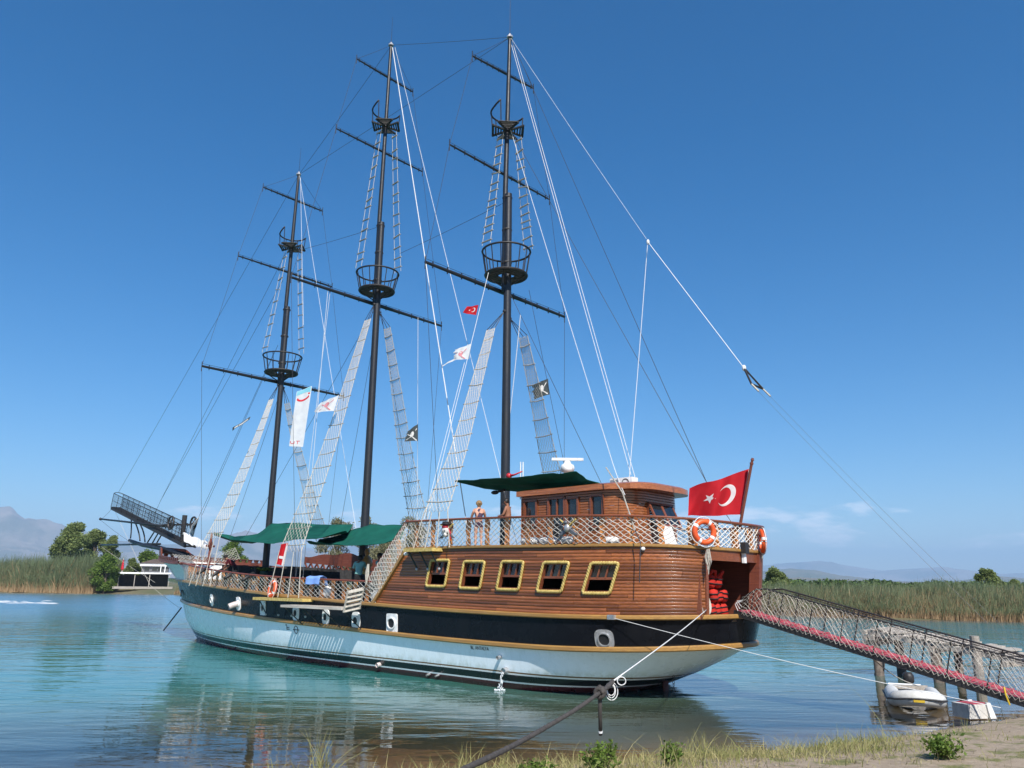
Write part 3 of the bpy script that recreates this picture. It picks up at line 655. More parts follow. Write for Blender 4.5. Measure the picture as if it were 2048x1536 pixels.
# ================================================================== railings, nets, ports
def net_mesh(fn, S0, S1, cw, rows, r, jit=0.012, seed=1, n=3, slack=0.0):
    """diamond net on fn(s, h); cw: mesh width; rows: half-diamond rows"""
    mb = MB(); rr = random.Random(seed); N = int((S1 - S0) / (cw / 2)) + 1
    J = {}
    def P(i, k):
        if (i, k) not in J:
            s = min(max(S0 + i * cw / 2, S0), S1); h = k / rows
            p = np.array(fn(s + rr.uniform(-jit, jit), min(1, max(0, h + (rr.uniform(-0.25, 0.25) / rows if 0 < k < rows else 0)))), float)
            J[(i, k)] = p
        return J[(i, k)]
    for j in range(-rows - rows % 2, N + rows + 2, 2):
        for d in (1, -1):
            pts = [P(j + d * k, k) for k in range(rows + 1) if 0 <= j + d * k <= N]
            if len(pts) > 1: mb.tube(pts, r, n, caps=False)
    return mb
def upos(s, h, out=0.0):
    def at(q):
        x, y = castle_xy(q, P_D); return np.array([x, y, (zD(x) + 0.05) * (1 - h) + (zR(x) - 0.02) * h])
    p = at(s)
    if out:
        t = at(s + 0.02) - at(s - 0.02); t[2] = 0; t /= np.linalg.norm(t); p = p + out * np.array([t[1], -t[0], 0]) * CSGN
    return p
S_UEND = 7.4 + ARC_LEN + 5.5
# baluster: flat sawn board with a waisted outline
def baluster_mesh(name, mat, H=1.0):
    prof = [(-0.075, 0), (0.075, 0), (0.085, 0.12), (0.055, 0.30), (0.048, 0.45), (0.085, 0.62), (0.10, 0.75), (0.07, 0.90), (0.075, 1.0), (-0.075, 1.0), (-0.06, 0.9), (-0.085, 0.75), (-0.10, 0.58), (-0.06, 0.42), (-0.05, 0.28), (-0.075, 0.12)]
    return MB().prism(prof, lambda p, k: (p[0], (k - 0.5) * 0.055, p[1] * H)).mesh(name, mat)
BAL = baluster_mesh('baluster', MAT['orange'])
def place(mesh, name, parent, loc, rz=0.0, sc=(1, 1, 1), tilt=0.0):
    o = bpy.data.objects.new(name, mesh); link(o, parent); o.location = loc; o.rotation_euler = (0, tilt, rz); o.scale = sc; return o
# upper railing
mb = MB(); ss = np.concatenate([np.linspace(1.87, 7.4, 20), np.linspace(7.4, 7.4 + ARC_LEN, 60)[1:], np.linspace(7.4 + ARC_LEN, S_UEND, 12)[1:]])
vs = []
for q in ss:
    for o_, u_ in ((-0.07, -0.025), (0.07, -0.025), (0.08, 0.0), (0.06, 0.03), (-0.06, 0.03), (-0.08, 0)):
        p = upos(q, 1.0, o_); vs.append((p[0], p[1], p[2] + u_))
mb.add(vs, [(i*6+k, i*6+(k+1) % 6, i*6+6+(k+1) % 6, i*6+6+k) for i in range(len(ss)-1) for k in range(6)] + [tuple(range(6)), tuple(len(vs)-1-k for k in range(6))])
UPRAIL = fixn(mb.build('upper_railing', MAT['mahog'], SHIP)); tag(UPRAIL, 'curved wooden handrail round the upper deck, hung with rope net')
q = 2.25
while q < S_UEND:
    p = upos(q, 0.0, -0.10); t = upos(q + 0.02, 0) - upos(q - 0.02, 0)
    place(BAL, 'baluster', UPRAIL, p, math.atan2(t[1], t[0]), (1, 1, upos(q, 1)[2] - p[2] - 0.02)); q += 0.79
net_mesh(lambda s, h: upos(s, h, 0.055 + 0.02 * math.sin(s * 1.7) - 0.03 * h), 1.9, S_UEND, 0.20, 10, 0.0105, jit=0.03, seed=3).build('safety_net', MAT['net'], SHIP)
# main deck railing (port and starboard)
def mpos(x, h, side, out=0.0):
    y = plan_b(x, P_U); y2 = plan_b(min(x, 30), P_D); yy = y * (1 - h) + (y2 + 0.02) * h + out
    return np.array([x, side * yy, (zU(x) + 0.06) * (1 - h) + (z1(x) - 0.02) * h])
for side in (1, -1):
    mb = MB(); xs = np.linspace(9.25, 26.2, 60); vs = []
    for x in xs:
        for o_, u_ in ((-0.07, -0.03), (0.07, -0.03), (0.08, 0.0), (0.06, 0.03), (-0.06, 0.03), (-0.08, 0)):
            p = mpos(x, 1.0, side, o_); vs.append((p[0], p[1], p[2] + u_))
    mb.add(vs, [(i*6+k, i*6+(k+1) % 6, i*6+6+(k+1) % 6, i*6+6+k) for i in range(len(xs)-1) for k in range(6)] + [tuple(range(6)), tuple(len(vs)-1-k for k in range(6))])
    R = fixn(mb.build('main_deck_railing', MAT['redwood'], SHIP))
    x = 9.6
    while x < 25.8:
        p = mpos(x, 0, side, -0.09); place(BAL, 'baluster', R, p, 0 if side > 0 else math.pi, (1.15, 1, mpos(x, 1, side)[2] - p[2] - 0.02)); x += 0.66
    net_mesh(lambda s, h: mpos(s, h, side, 0.05 + 0.02 * math.sin(s * 2.1)), 8.95, 25.6, 0.30, 8, 0.0095, jit=0.04, seed=5 + side).build('safety_net', MAT['net'], SHIP)
    # raked stair rail at the castle front
    A = np.array([9.45, side * 3.27, 2.88]); B = np.array([7.48, side * 3.29, 4.76])
    MB().beam(A, B, 0.10, 0.06, (0, 1, 0)).build('stair_rail', MAT['redwood'], SHIP)
    if side > 0:
        net_mesh(lambda s, h: (1 - s) * np.array([9.1 + 0.35*h, 3.30, 2.10 + 0.78*h]) + s * np.array([7.5, 3.32, 3.88 + 0.87*h]) + np.array([0, 0.05*math.sin(s*3.1), 0]), 0.0, 1.0, 0.075, 12, 0.011, jit=0.004, seed=9).build('safety_net', MAT['net'], SHIP)
        for k in range(3):
            t = (k + 0.6) / 3.4; a = np.array([9.1, 3.22, 2.12]) * (1-t) + np.array([7.55, 3.22, 3.88]) * t
            place(BAL, 'baluster', SHIP, a, 0, (1, 1, 0.80), 0.15)
# starboard wave board on the far bulwark
for xa, xb_ in ((11.0, 16.6), (16.9, 22.6)):
    mb = MB(); n = 40; vs = []
    for i in range(n + 1):
        u = i / n; x = xa + (xb_ - xa) * u; b = mpos(x, 1, -1); top = 0.34 + 0.26 * math.sin(math.pi * min(1, u * 1.02)) ** 2 + 0.05 * math.sin(u * 18)
        for y_ in (0, 0.05): vs += [(x, b[1] + y_, b[2] + 0.34), (x, b[1] + y_, b[2] + 0.34 + top)]
    fs = []
    for i in range(n):
        a, c = i*4, i*4+4; fs += [(a, c, c+1, a+1), (a+2, a+3, c+3, c+2), (a+1, c+1, c+3, a+3), (a, a+2, c+2, c)]
    mb.add(vs, fs); WB = mb.build('wave_board', MAT['redwood'], SHIP)
    k = int((xb_ - xa) / 0.42); mb = MB()
    for i in range(k):
        x0_ = xa + (xb_ - xa) * i / k; x1_ = xa + (xb_ - xa) * (i + 0.5) / k; x2_ = xa + (xb_ - xa) * (i + 1) / k
        p0, p1, p2 = mpos(x0_, 1, -1), mpos(x1_, 1, -1), mpos(x2_, 1, -1); up = np.array([0, 0.02, 0.36]); lo = np.array([0, 0.02, 0.04])
        mb.beam(p0 + up, p1 + lo, 0.05, 0.07, (0, 1, 0)); mb.beam(p1 + lo, p2 + up, 0.05, 0.07, (0, 1, 0))
    mb.build('zigzag_lattice', MAT['redwood'], WB)

# ---- prow: flared plating above the sheer belt, scalloped trim, beak
P_P = (-2.5, 2, 3.30, 12.5, 33.3, 2.4, 2.7)
def zP(x): return float(np.interp(x, [24.0, 26, 28, 30.5, 33.4], [3.50, 3.64, 3.72, 3.86, 4.08]))
n = 40; lo_ = []; hi_ = []
for i in range(n + 1):
    u = i / n; xl = 25.6 + (30.78 - 25.6) * u; xh = 25.6 + (33.28 - 25.6) * u
    lo_.append((xl, plan_b(xl, P_U) if u < 1 else 0, zU(xl) + 0.02)); hi_.append((xh, plan_b(xh, P_P) if u < 1 else 0, zP(xh)))
mid = [tuple((np.array(a) * 0.5 + np.array(b) * 0.5) + np.array([-0.15, -0.12 if a[1] > 0.1 else 0, 0])) for a, b in zip(lo_, hi_)]
pr = weld(loft([lo_, mid, hi_]).build('prow_plating', MAT['white'], SHIP))
for side in (1, -1):
    mb = MB(); N = 46; vs = []
    for i in range(N + 1):
        x = 25.7 + (33.32 - 25.7) * i / N; y = plan_b(min(x, 33.27), P_P); top = 0.26 if x < 30.8 else 0.26 + 0.34 * min(1, (x - 30.8) / 0.8) ** 1.5
        for o_ in (0.03, -0.05): vs += [(x, side * (y + o_), zP(x) - 0.02), (x, side * (y + o_), zP(x) + 0.10), (x, side * (y + o_), zP(x) + 0.24), (x, side * (y + o_), zP(x) + top)]
    fs = []
    for i in range(N):
        a, c = i*8, i*8+8; fs += [(a, c, c+1, a+1), (a+4, a+5, c+5, c+4), (a+2, c+2, c+3, a+3), (a+6, a+7, c+7, c+6), (a+3, c+3, c+7, a+7), (a, a+4, c+4, c)]
    mb.add(vs, fs); PT = fixn(mb.build('prow_trim', MAT['redwood'], SHIP))
    mb = MB(); k = 16
    for i in range(k):
        x = 26.0 + (32.9 - 26.0) * i / (k - 1); y = side * (plan_b(x, P_P) + 0.035); z = zP(x)
        t = plan_b(x + 0.1, P_P) - plan_b(x - 0.1, P_P); d = np.array([0.2, side * t, 0]); d /= np.linalg.norm(d)
        c = np.array([x, y, z + 0.08]); mb.add([c - d*0.17 + np.array([0, 0, 0.16]), c + d*0.17 + np.array([0, 0, 0.16]), c + d*0.05 - np.array([0, 0, 0.06]), c - d*0.05 - np.array([0, 0, 0.06]),
               c - d*0.17 + np.array([0, -side*0.05, 0.16]), c + d*0.17 + np.array([0, -side*0.05, 0.16]), c + d*0.05 + np.array([0, -side*0.05, -0.06]), c - d*0.05 + np.array([0, -side*0.05, -0.06])], [(0,1,2,3),(7,6,5,4),(0,4,5,1),(1,5,6,2),(2,6,7,3),(3,7,4,0)])
    fixn(mb.build('scallops', MAT['redwood'], PT))
belt('prow_moulding', P_P, zP, 0.05, 0.07, SHIP, MAT['redwood'], 25.7, 99, -0.03)
mb = MB(); mb.prism([(29.0, 0.62), (30.2, 0.38), (31.6, 0.10), (31.6, -0.10), (30.2, -0.38), (29.0, -0.62)], lambda p, k: (p[0], p[1], 2.72 + 0.16 * k + 0.05 * (p[0] - 30))); fixn(mb.build('beak', MAT['goldrope'], SHIP))

# ---- gun ports: bolted plates with openings
def hull_pt(x, z, out=0.0, side=1):
    t = (z - zL(x)) / (zU(x) - zL(x))
    if t >= 0: y = plan_b(x, P_L) * (1 - t) + plan_b(x, P_U) * t
    else:
        zs = [-1.0, 0, 0.45, 0.9, zL(x)]; ys = [plan_b(x, p) for p in (P_K, P_W, P_A, P_B, P_L)]; y = float(np.interp(z, zs, ys))
    return np.array([x, side * (y + out), z])
def port(x, z, w, h, oct_, ow, oh, mat, pipe=False, label=None, tilt=0):
    c = hull_pt(x, z); dx = hull_pt(x + 0.2, z) - hull_pt(x - 0.2, z); dx /= np.linalg.norm(dx); dz = hull_pt(x, z + 0.1) - hull_pt(x, z - 0.1); dz /= np.linalg.norm(dz); nr = np.cross(dz, dx); nr *= np.sign(nr[1])
    def pos(u, v, o): return c + dx * u + dz * v + nr * o
    k = 16
    def ring(w_, h_, e): # super-ellipse ring
        out = []
        for i in range(k * 2):
            a = 2 * math.pi * (i + 0.5) / (k * 2); ca, sa = math.cos(a), math.sin(a); out.append((w_/2*np.sign(ca)*abs(ca)**(2/e), h_/2*np.sign(sa)*abs(sa)**(2/e)))
        return out
    O = ring(w, h, 3.4 if oct_ else 12); I = ring(ow, oh, 2.3); n = len(O); mb = MB()
    vs = [pos(*p, 0.028) for p in O] + [pos(*p, 0.028) for p in I] + [pos(*p, -0.01) for p in O] + [pos(*p, 0.07) for p in ring(ow*1.0, oh*1.0, 2.3)] + [pos(*p, 0.07) for p in ring(ow*0.84, oh*0.84, 2.3)] + [pos(*p, -0.16) for p in ring(ow*0.80, oh*0.80, 2.3)]
    fs = []
    for i in range(n):
        j = (i + 1) % n; fs += [(i, j, n+j, n+i), (i, 2*n+i, 2*n+j, j), (n+i, n+j, 3*n+j, 3*n+i), (3*n+i, 3*n+j, 4*n+j, 4*n+i), (4*n+i, 4*n+j, 5*n+j, 5*n+i)]
    mb.add(vs, fs); G = fixn(mb.build('gun_port', mat, SHIP)); autosmooth(G, 0.6)
    if label: tag(G, label)
    mb = MB(); mb.add([pos(*p, 0.033) for p in ring(ow*0.82, oh*0.82, 2.3)], [tuple(range(n))]); fixn(mb.build('opening', MAT['print_black'], G))
    bolts = MB()
    for su in (-1, 1):
        for sv in (-1, 1): q = pos(su * w * 0.36, sv * h * 0.40, 0.03); bolts.ball(q, 0.014, 6, 4)
    bolts.build('bolts', MAT['steel'], G)
    if pipe:
        P = [pos(0, 0, 0.0), pos(0.02, -0.02, 0.20), pos(0.05, -0.07, 0.40)]
        m2 = MB().tube(P, [ow*0.46, ow*0.47, ow*0.47], 16, caps=False); m2.tube([pos(0.045, -0.06, 0.34), pos(0.047, -0.065, 0.36)], [ow*0.44, ow*0.44], 16); m2.build('pipe', MAT['pipe'], G, smooth=True)
for x, z, w, h, o_, ow, oh, pipe, lab in [(21.26, 2.02, 0.36, 0.52, 1, 0.25, 0.27, 0, None), (18.29, 1.94, 0.40, 0.54, 1, 0.25, 0.26, 1, 'white port plate with a short pale pipe sticking out'), (16.14, 1.82, 0.42, 0.54, 0, 0.26, 0.26, 0, None),
        (13.71, 1.71, 0.42, 0.54, 1, 0.28, 0.28, 0, None), (11.79, 1.63, 0.42, 0.52, 1, 0.28, 0.28, 0, None), (10.04, 1.58, 0.46, 0.56, 1, 0.32, 0.28, 0, None), (8.13, 1.57, 0.54, 0.58, 0, 0.40, 0.34, 0, 'square white port plate with a wide oval opening'), (0.05, 1.48, 0.50, 0.48, 1, 0.33, 0.33, 0, 'grey octagonal port plate near the stern')]:
    port(x, z, w, h, o_, ow, oh, MAT['white'] if x > 1 else MAT['steel'], pipe, lab)
# small through-hull fittings
for x, z, r in ((3.45, 0.86, 0.05), (3.29, 0.52, 0.085), (8.99, 0.26, 0.07), (6.6, 0.15, 0.035), (6.2, 0.15, 0.03)):
    a = hull_pt(x, z); mb = MB().tube([a + np.array([0, -0.05, 0]), a + np.array([0, 0.13, -0.03])], r, 12, caps=False); mb.tube([a, a + np.array([0, 0.10, -0.02])], r * 0.8, 12); mb.build('outlet_pipe', MAT['steel'] if x != 8.99 else MAT['pipe'], SHIP)
# stern underbody: rudder and skeg posts, chains
for p, r in (((1272, 1372), 0.13), ((1331, 1372), 0.085)):
    q = PY(*p, 0.0); MB().tube([(q[0], 0.0, -1.0), (q[0], 0.0, 0.62)], r, 12).build('rudder_post', plain('antifouling_red', (0.09, 0.028, 0.026), (0.05, 0.02, 0.02), 0.6, 5, 0.2), SHIP, smooth=True)
for p in ((1277, 1380), (1347, 1365)):
    q = PY(*p, 0.6); mb = MB()
    for i in range(16):
        z = 0.55 - i * 0.075; A = (1, 0, 0) if i % 2 else (0, 1, 0); mb.torus((q[0], 0.6, z), A, (0, 0, 1), 0.035, 0.009, 8, 4)
    mb.build('chain', MAT['iron'], SHIP)
# water pouring from an outlet
# hull lettering and load line
def text_mesh(txt, size, mat, name='lettering'):
    cu = bpy.data.curves.new(name, 'FONT'); cu.body = txt; cu.size = size; cu.extrude = 0.001; cu.align_x = 'CENTER'
    o = bpy.data.objects.new(name, cu); COL.objects.link(o); bpy.context.view_layer.update()
    me = bpy.data.meshes.new_from_object(o.evaluated_get(bpy.context.evaluated_depsgraph_get())); bpy.data.objects.remove(o); me.materials.clear(); me.materials.append(mat); me.name = name
    return me
def on_hull(me, name, x, z, parent, out=0.012, sx=1.0):
    c = hull_pt(x, z, out); dz = hull_pt(x, z + 0.1) - hull_pt(x, z - 0.1); dz /= np.linalg.norm(dz); dx = -(hull_pt(x + 0.2, z) - hull_pt(x - 0.2, z)); dx /= np.linalg.norm(dx); nr = np.cross(dx, dz)
    o = bpy.data.objects.new(name, me); link(o, parent)
    o.matrix_local = Matrix(((dx[0]*sx, dz[0], nr[0], c[0]), (dx[1]*sx, dz[1], nr[1], c[1]), (dx[2]*sx, dz[2], nr[2], c[2]), (0, 0, 0, 1))); return o
on_hull(text_mesh('BL. ANTALYA', 0.135, MAT['print_black']), 'lettering', 4.23, 0.99, SHIP, 0.012, 0.9)
mb = MB().torus((0, 0, 0), (1, 0, 0), (0, 1, 0), 0.13, 0.012, 24, 4); mb.box((-0.2, -0.012, -0.006), (0.2, 0.012, 0.006)); on_hull(mb.mesh('load_line_mark', MAT['print_black']), 'load_line_mark', 13.73, 1.12, SHIP)
mb = MB().box((-0.10, 0.02, 0), (0.06, 0.045, 0.006)); mb.box((-0.10, -0.045, 0), (0.06, -0.02, 0.006)); mb.box((-0.12, -0.06, 0), (-0.10, 0.14, 0.006)); mb.box((-0.20, 0.10, 0), (-0.14, 0.125, 0.006)); on_hull(mb.mesh('draught_mark', MAT['print_black']), 'draught_mark', 14.25, 1.15, SHIP)

# ---- channels (shroud platforms) with chain plates
CH = {'main': (12.6, 16.2, 2.18), 'mizzen': (5.75, 7.3, 3.80)}
for k, (xa, xb_, z) in CH.items():
    o = MB().prism([(xa, 3.2), (xa + 0.1, 3.66), (xb_ - 0.1, 3.66), (xb_, 3.2)], lambda p, q: (p[0], p[1], z - 0.05 + 0.10 * q)).build('channel', MAT['goldrope'], SHIP)
    fixn(o)
    for i in range(4 if k == 'main' else 3):
        x = xa + (xb_ - xa) * (i + 0.5) / (4 if k == 'main' else 3)
        MB().beam((x, 3.62, z + 0.02), (x - 0.15, 3.33, z - 0.55), 0.05, 0.02, (0, 1, 0)).build('chain_plate', MAT['iron'], o)
        MB().ball((x - 0.15, 3.34, z - 0.57), 0.045, 8, 6).build('bolt', MAT['steel'], o)
# small iron gun barrels lying over the forward rail
for p in ((412, 1140), (440, 1146), (467, 1150), (502, 1154)):
    q = PY(*p, 3.25); y = plan_b(q[0], P_U) + 0.02; x = PY(*p, y)[0]; z = z1(x) - 0.08
    MB().tube([(x + 0.1, y - 0.15, z + 0.12), (x, y + 0.1, z), (x - 0.12, y + 0.42, z - 0.16)], [0.07, 0.075, 0.065], 10).build('swivel_gun', MAT['iron'], SHIP, smooth=True)

# ---- folding boarding platform hung on the port side
A0 = PY(563, 1203, 4.15); A1 = PY(684, 1223, 4.15); zpl = 2.02
mb = MB(); xa, xb_ = A1[0], A0[0]
mb.box((xa, 3.40, zpl - 0.06), (xb_, 3.46, zpl)); mb.box((xa, 4.12, zpl - 0.08), (xb_, 4.18, zpl)); mb.box((xa, 3.46, zpl - 0.06), (xa + 0.05, 4.12, zpl)); mb.box((xb_ - 0.05, 3.46, zpl - 0.06), (xb_, 4.12, zpl)); mb.box(((xa+xb_)/2-0.03, 3.46, zpl - 0.07), ((xa+xb_)/2+0.03, 4.12, zpl-0.03))
PL = mb.build('boarding_platform', MAT['greywood'], SHIP)
sl = MB().box((-0.055, -0.33, 0), (0.055, 0.33, 0.025)).mesh('slat', MAT['greywood']); n = 20
for i in range(n): place(sl, 'slat', PL, (xa + 0.12 + (xb_ - xa - 0.24) * i / (n - 1), 3.79, zpl - 0.02))
mb = MB()
for i in range(4):
    x = xa + 0.1 + (xb_ - xa - 0.2) * i / 3; mb.tube([(x, 3.28, zpl - 0.7), (x, 4.08, zpl - 0.07)], 0.018, 6)
mb.build('bracket', MAT['iron'], PL)
E1 = PY(690, 1226, 3.95); E2 = PY(716, 1217, 3.5); E3 = PY(718, 1180, 3.5)
mb = MB(); a = np.array([xa - 0.06, 4.12, zpl - 0.15]); b = np.array([xa - 0.30, 3.70, zpl - 0.04]); up = np.array([-0.16, 0, 0.66])
dv = b - a
for t in (0, 1): mb.beam(a + dv * t, a + dv * t + up, 0.06, 0.05, (0, 1, 0))
FP = mb.build('folded_ramp', MAT['rung'], SHIP)
for i in range(5):
    t = 0.06 + 0.88 * i / 4; MB().beam(a + up * t, b + up * t, 0.13, 0.03, (0, 1, 0.3)).build('board', MAT['rung'], FP)

# ================================================================== masts, tops, yards, shrouds, rigging
def mast(key, top, cap, r0=0.185):
    x = MX[key]; M_ = MB().tube([(x, 0, 1.9), (x, 0, cap * 0.5), (x, 0, cap)], [r0, r0 * 0.86, r0 * 0.74], 20).build('mast', MAT['mast'], SHIP, smooth=True)
    autosmooth(M_, 0.8); tag(M_, key + ' mast wrapped in black, with doubled topmast')
    nf = NEST[key][2]; xt = x + 0.17
    o = MB().tube([(xt, 0, nf - 0.6), (xt, 0, cap + 0.3), (x + 0.10, 0, (cap + top) / 2), (x + 0.03, 0, top)], [0.105, 0.10, 0.09, 0.07], 16).build('topmast', MAT['mast'], M_, smooth=True); autosmooth(o, 0.8)
    for z in np.linspace(nf + 0.5, cap - 0.15, 3): MB().lathe([(0.19, z - 0.03), (0.20, z), (0.19, z + 0.03)], (x + 0.06, 0, 0), 18).build('mast_band', MAT['iron'], M_)
    MB().lathe([(0.0, top - 0.02), (0.13, top - 0.02), (0.13, top + 0.05), (0.06, top + 0.08), (0.05, top + 0.16), (0.0, top + 0.2)], (x + 0.03, 0, 0), 10).build('masthead', MAT['steel'], M_)
    MB().tube([(x + 0.03, 0, top + 0.15), (x + 0.03, 0, top + (2.3 if key == 'mizzen' else 1.6))], [0.012, 0.006], 5).build('aerial', MAT['wire'], M_)
    return M_
NEST = {'fore': (13.75, 0.94, 12.9, 0.78), 'main': (16.15, 0.93, 15.32, 0.76), 'mizzen': (14.85, 0.90, 13.9, 0.77)}
UNEST = {'fore': (20.45, 19.68, 0.66), 'main': (24.45, 23.58, 0.66), 'mizzen': (20.85, 20.0, 0.67)}
CAP = {'fore': PY(577, 613, 0)[2], 'main': PY(768, 443, 0)[2], 'mizzen': PY(1018, 388, 0)[2]}
TOP = {'fore': 23.85, 'main': 27.95, 'mizzen': 24.2}
YARD = {'fore': [(12.47, 3.95, 0), (18.37, 2.75, 0), (22.5, 1.8, 0)], 'main': [(14.80, 4.10, 0), (22.36, 2.52, 0), (26.4, 1.70, 0)], 'mizzen': [(13.33, 3.72, 0), (18.2, 2.80, 0), (22.7, 1.78, -0.12)]}
def nest(key):
    x = MX[key] + 0.08; zr, R, zf, rf = NEST[key]
    N_ = MB().torus((x, 0, zr), (1, 0, 0), (0, 1, 0), R, 0.038, 36, 8).build('crows_nest', MAT['iron'], SHIP, smooth=True); tag(N_, 'round iron crow\'s nest basket low on the %s mast' % key)
    bar = 15
    for i in range(bar):
        a = 2 * math.pi * i / bar; MB().tube([(x + R*math.cos(a), R*math.sin(a), zr), (x + rf*0.98*math.cos(a), rf*0.98*math.sin(a), zf)], 0.020, 6, caps=False).build('bar', MAT['iron'], N_)
    MB().torus((x, 0, zf), (1, 0, 0), (0, 1, 0), rf, 0.05, 36, 6).build('floor_ring', MAT['iron'], N_)
    for i in range(12):
        y = -rf + (i + 0.5) * 2 * rf / 12; w = math.sqrt(max(0.01, rf*rf - y*y)); o = MB()
        for sx in (-1, 1):
            a, b = (0.24 if abs(y) < 0.25 else 0.0), w
            if sx < 0 and a == 0: continue
            o.box((x + (a if sx > 0 else -w) if a else x - w, y - 0.05, zf - 0.02), (x + (w if sx > 0 else -a) if a else x + w, y + 0.05, zf + 0.02))
        o.build('floor_slat', MAT['slat'], N_)
    mb = MB()
    for a in (0.6, 2.2, 3.7, 5.4): mb.beam((x + 0.12*math.cos(a), 0.12*math.sin(a), zf - 0.42), (x + rf*0.9*math.cos(a), rf*0.9*math.sin(a), zf - 0.04), 0.05, 0.05)
    mb.build('strut', MAT['iron'], N_)
    # upper half-open top
    x = MX[key] + 0.08; zr, zf, R = UNEST[key]; pts = []
    for i in range(25):
        a = math.radians(-108 + 216 * i / 24); rise = 0.35 * max(0, (math.degrees(a) - 70) / 38) ** 1.5; pts.append((x + R*math.cos(a), R*math.sin(a), zr - 0.10 + rise * 0.6))
    U = MB().tube(pts, 0.036, 8).build('upper_top', MAT['iron'], SHIP, smooth=True); tag(U, 'half-open slatted platform high on the %s mast' % key)
    for i in (0, 6, 12, 18, 24): p = pts[i]; MB().tube([p, (p[0]*0.92 + x*0.08, p[1]*0.92, zf)], 0.022, 6).build('bar', MAT['iron'], U)
    for q0 in (0, 90, 180, 270):
        for i in range(5):
            r0_ = 0.16 + i * (R - 0.14) / 5; c, s = math.cos(math.radians(q0 + 45)), math.sin(math.radians(q0 + 45)); hw = 0.04 + 0.60 * r0_
            a = np.array([x + c*r0_ - s*hw, s*r0_ + c*hw, zf]); b = np.array([x + c*r0_ + s*hw, s*r0_ - c*hw, zf]); MB().beam(a, b, 0.055 if i < 4 else 0.09, 0.035).build('slat', MAT['slat'], U)
        mb = MB(); 
        for t in (-0.56, 0.56): mb.beam((x, 0, zf - 0.03), (x + R*1.08*math.cos(math.radians(q0 + 45) + t), R*1.08*math.sin(math.radians(q0 + 45) + t), zf - 0.03), 0.07, 0.06)
        mb.build('bearer', MAT['iron'], U)
def yard(key, z, w, tilt):
    x = MX[key] + 0.32; n = 9; ys = np.linspace(w, -w, n); low = z == YARD[key][0][0]
    pts = [(x, y, z + tilt * y) for y in ys]; r = 0.085 if low else 0.055
    Y_ = MB().tube(pts, [r * (0.62 + 0.38 * (1 - abs(y) / w)) for y in ys], 10).build('yard', MAT['mast'], SHIP, smooth=True); autosmooth(Y_, 0.8)
    MB().tube([(p[0] - 0.02, p[1], p[2] + r + 0.03) for p in pts], 0.008, 4).build('jackstay', MAT['iron'], Y_)
    mb = MB()
    for i in range(11):
        y = w * (1 - 2 * (i + 0.5) / 11)
        if abs(y) > 0.3: mb.box((x - 0.02, y - 0.014, z + tilt*y - r - 0.035), (x + 0.02, y + 0.014, z + tilt*y + r + 0.03))
    mb.build('clips', MAT['iron'], Y_)
    for s in (1, -1): MB().tube([(x, s*w, z + tilt*s*w + 0.22), (x, s*w, z + tilt*s*w - 0.25)], 0.018, 5).build('yardarm_shackle', MAT['iron'], Y_)
for k in ('fore', 'main', 'mizzen'):
    mast(k, TOP[k], CAP[k], 0.165 if k == 'fore' else 0.18); nest(k)
    for z, w, t in YARD[k]: yard(k, z, w, t)

# shrouds: net ladders both sides, with rungs
def shroud(key, side, top, wt, bot, wb, rungs, seed):
    top = np.array(top, float); bot = np.array(bot, float)
    def f(s, h):      # s across 0..1, h up 0..1
        w = wb + (wt - wb) * h ** 0.8; c = bot * (1 - h) + top * h; sag = 0.16 * math.sin(math.pi * h)
        return c + np.array([w * (0.5 - s) + 0.03 * math.sin(9*h + seed), -side * sag * 0.6, -sag])
    S_ = MB(); 
    for s in (0, 1): S_.tube([f(s, h) for h in np.linspace(-0.0, 1, 24)], 0.014, 5)
    o = S_.build('shroud_ladder', MAT['rope'], SHIP); tag(o, 'pale rope net shroud with wooden rungs, %s side of the %s mast' % ('port' if side > 0 else 'starboard', key))
    rows = int(np.linalg.norm(top - bot) / 0.11); mb = MB(); rr = random.Random(seed)
    for k in range(14):
        s = k / 13; mb.tube([f(min(1, max(0, s + (0.036 if (j + k) % 2 else -0.036))), j / rows) for j in range(rows + 1)], 0.0078, 3, caps=False)
    mb.build('net_cords', MAT['rope'], o)
    for i in range(rungs):
        h = (i + 0.5) / rungs + rr.uniform(-0.006, 0.006); a, b = f(-0.10, h), f(1.10, h); a[2] += rr.uniform(-0.05, 0.05); MB().tube([a, (a + b) / 2 - np.array([0, 0, 0.03]), b], 0.019, 6).build('rung', MAT['rung'], o)
    # lanyards to the hull and hanger to the mast
    mb = MB()
    for s in (0.0, 0.33, 0.66, 1.0):
        p = f(s, 0); mb.tube([p, (p[0] + 0.55*(0.5 - s), side * 3.5, (2.25 if key == 'main' else 3.85 if key == 'mizzen' else 2.6))], 0.016, 5)
    mb.build('lanyards', MAT['rope'], o)
    mb = MB(); q = (MX[key], side * 0.15, top[2] + 0.75)
    for s in (0, 0.5, 1): mb.tube([f(s, 1), q], 0.013, 5)
    mb.ball(q, 0.07, 8, 6); mb.build('hanger', MAT['iron'], o)
shroud('main', 1, (14.30, 0.38, 13.9), 0.42, (14.2, 3.35, 3.9), 1.55, 16, 1); shroud('mizzen', 1, (6.55, 0.62, 11.7), 0.40, (6.05, 3.36, 4.95), 1.10, 11, 2); shroud('fore', 1, (21.9, 0.36, 11.5), 0.42, (20.9, 3.15, 4.6), 1.35, 11, 3)
shroud('main', -1, (13.85, -0.36, 13.6), 0.42, (14.2, -3.35, 3.9), 1.45, 16, 4); shroud('mizzen', -1, (5.8, -0.36, 11.5), 0.40, (6.3, -3.36, 4.95), 1.10, 11, 5); shroud('fore', -1, (21.6, -0.36, 11.4), 0.42, (21.5, -3.15, 4.4), 1.35, 11, 6)
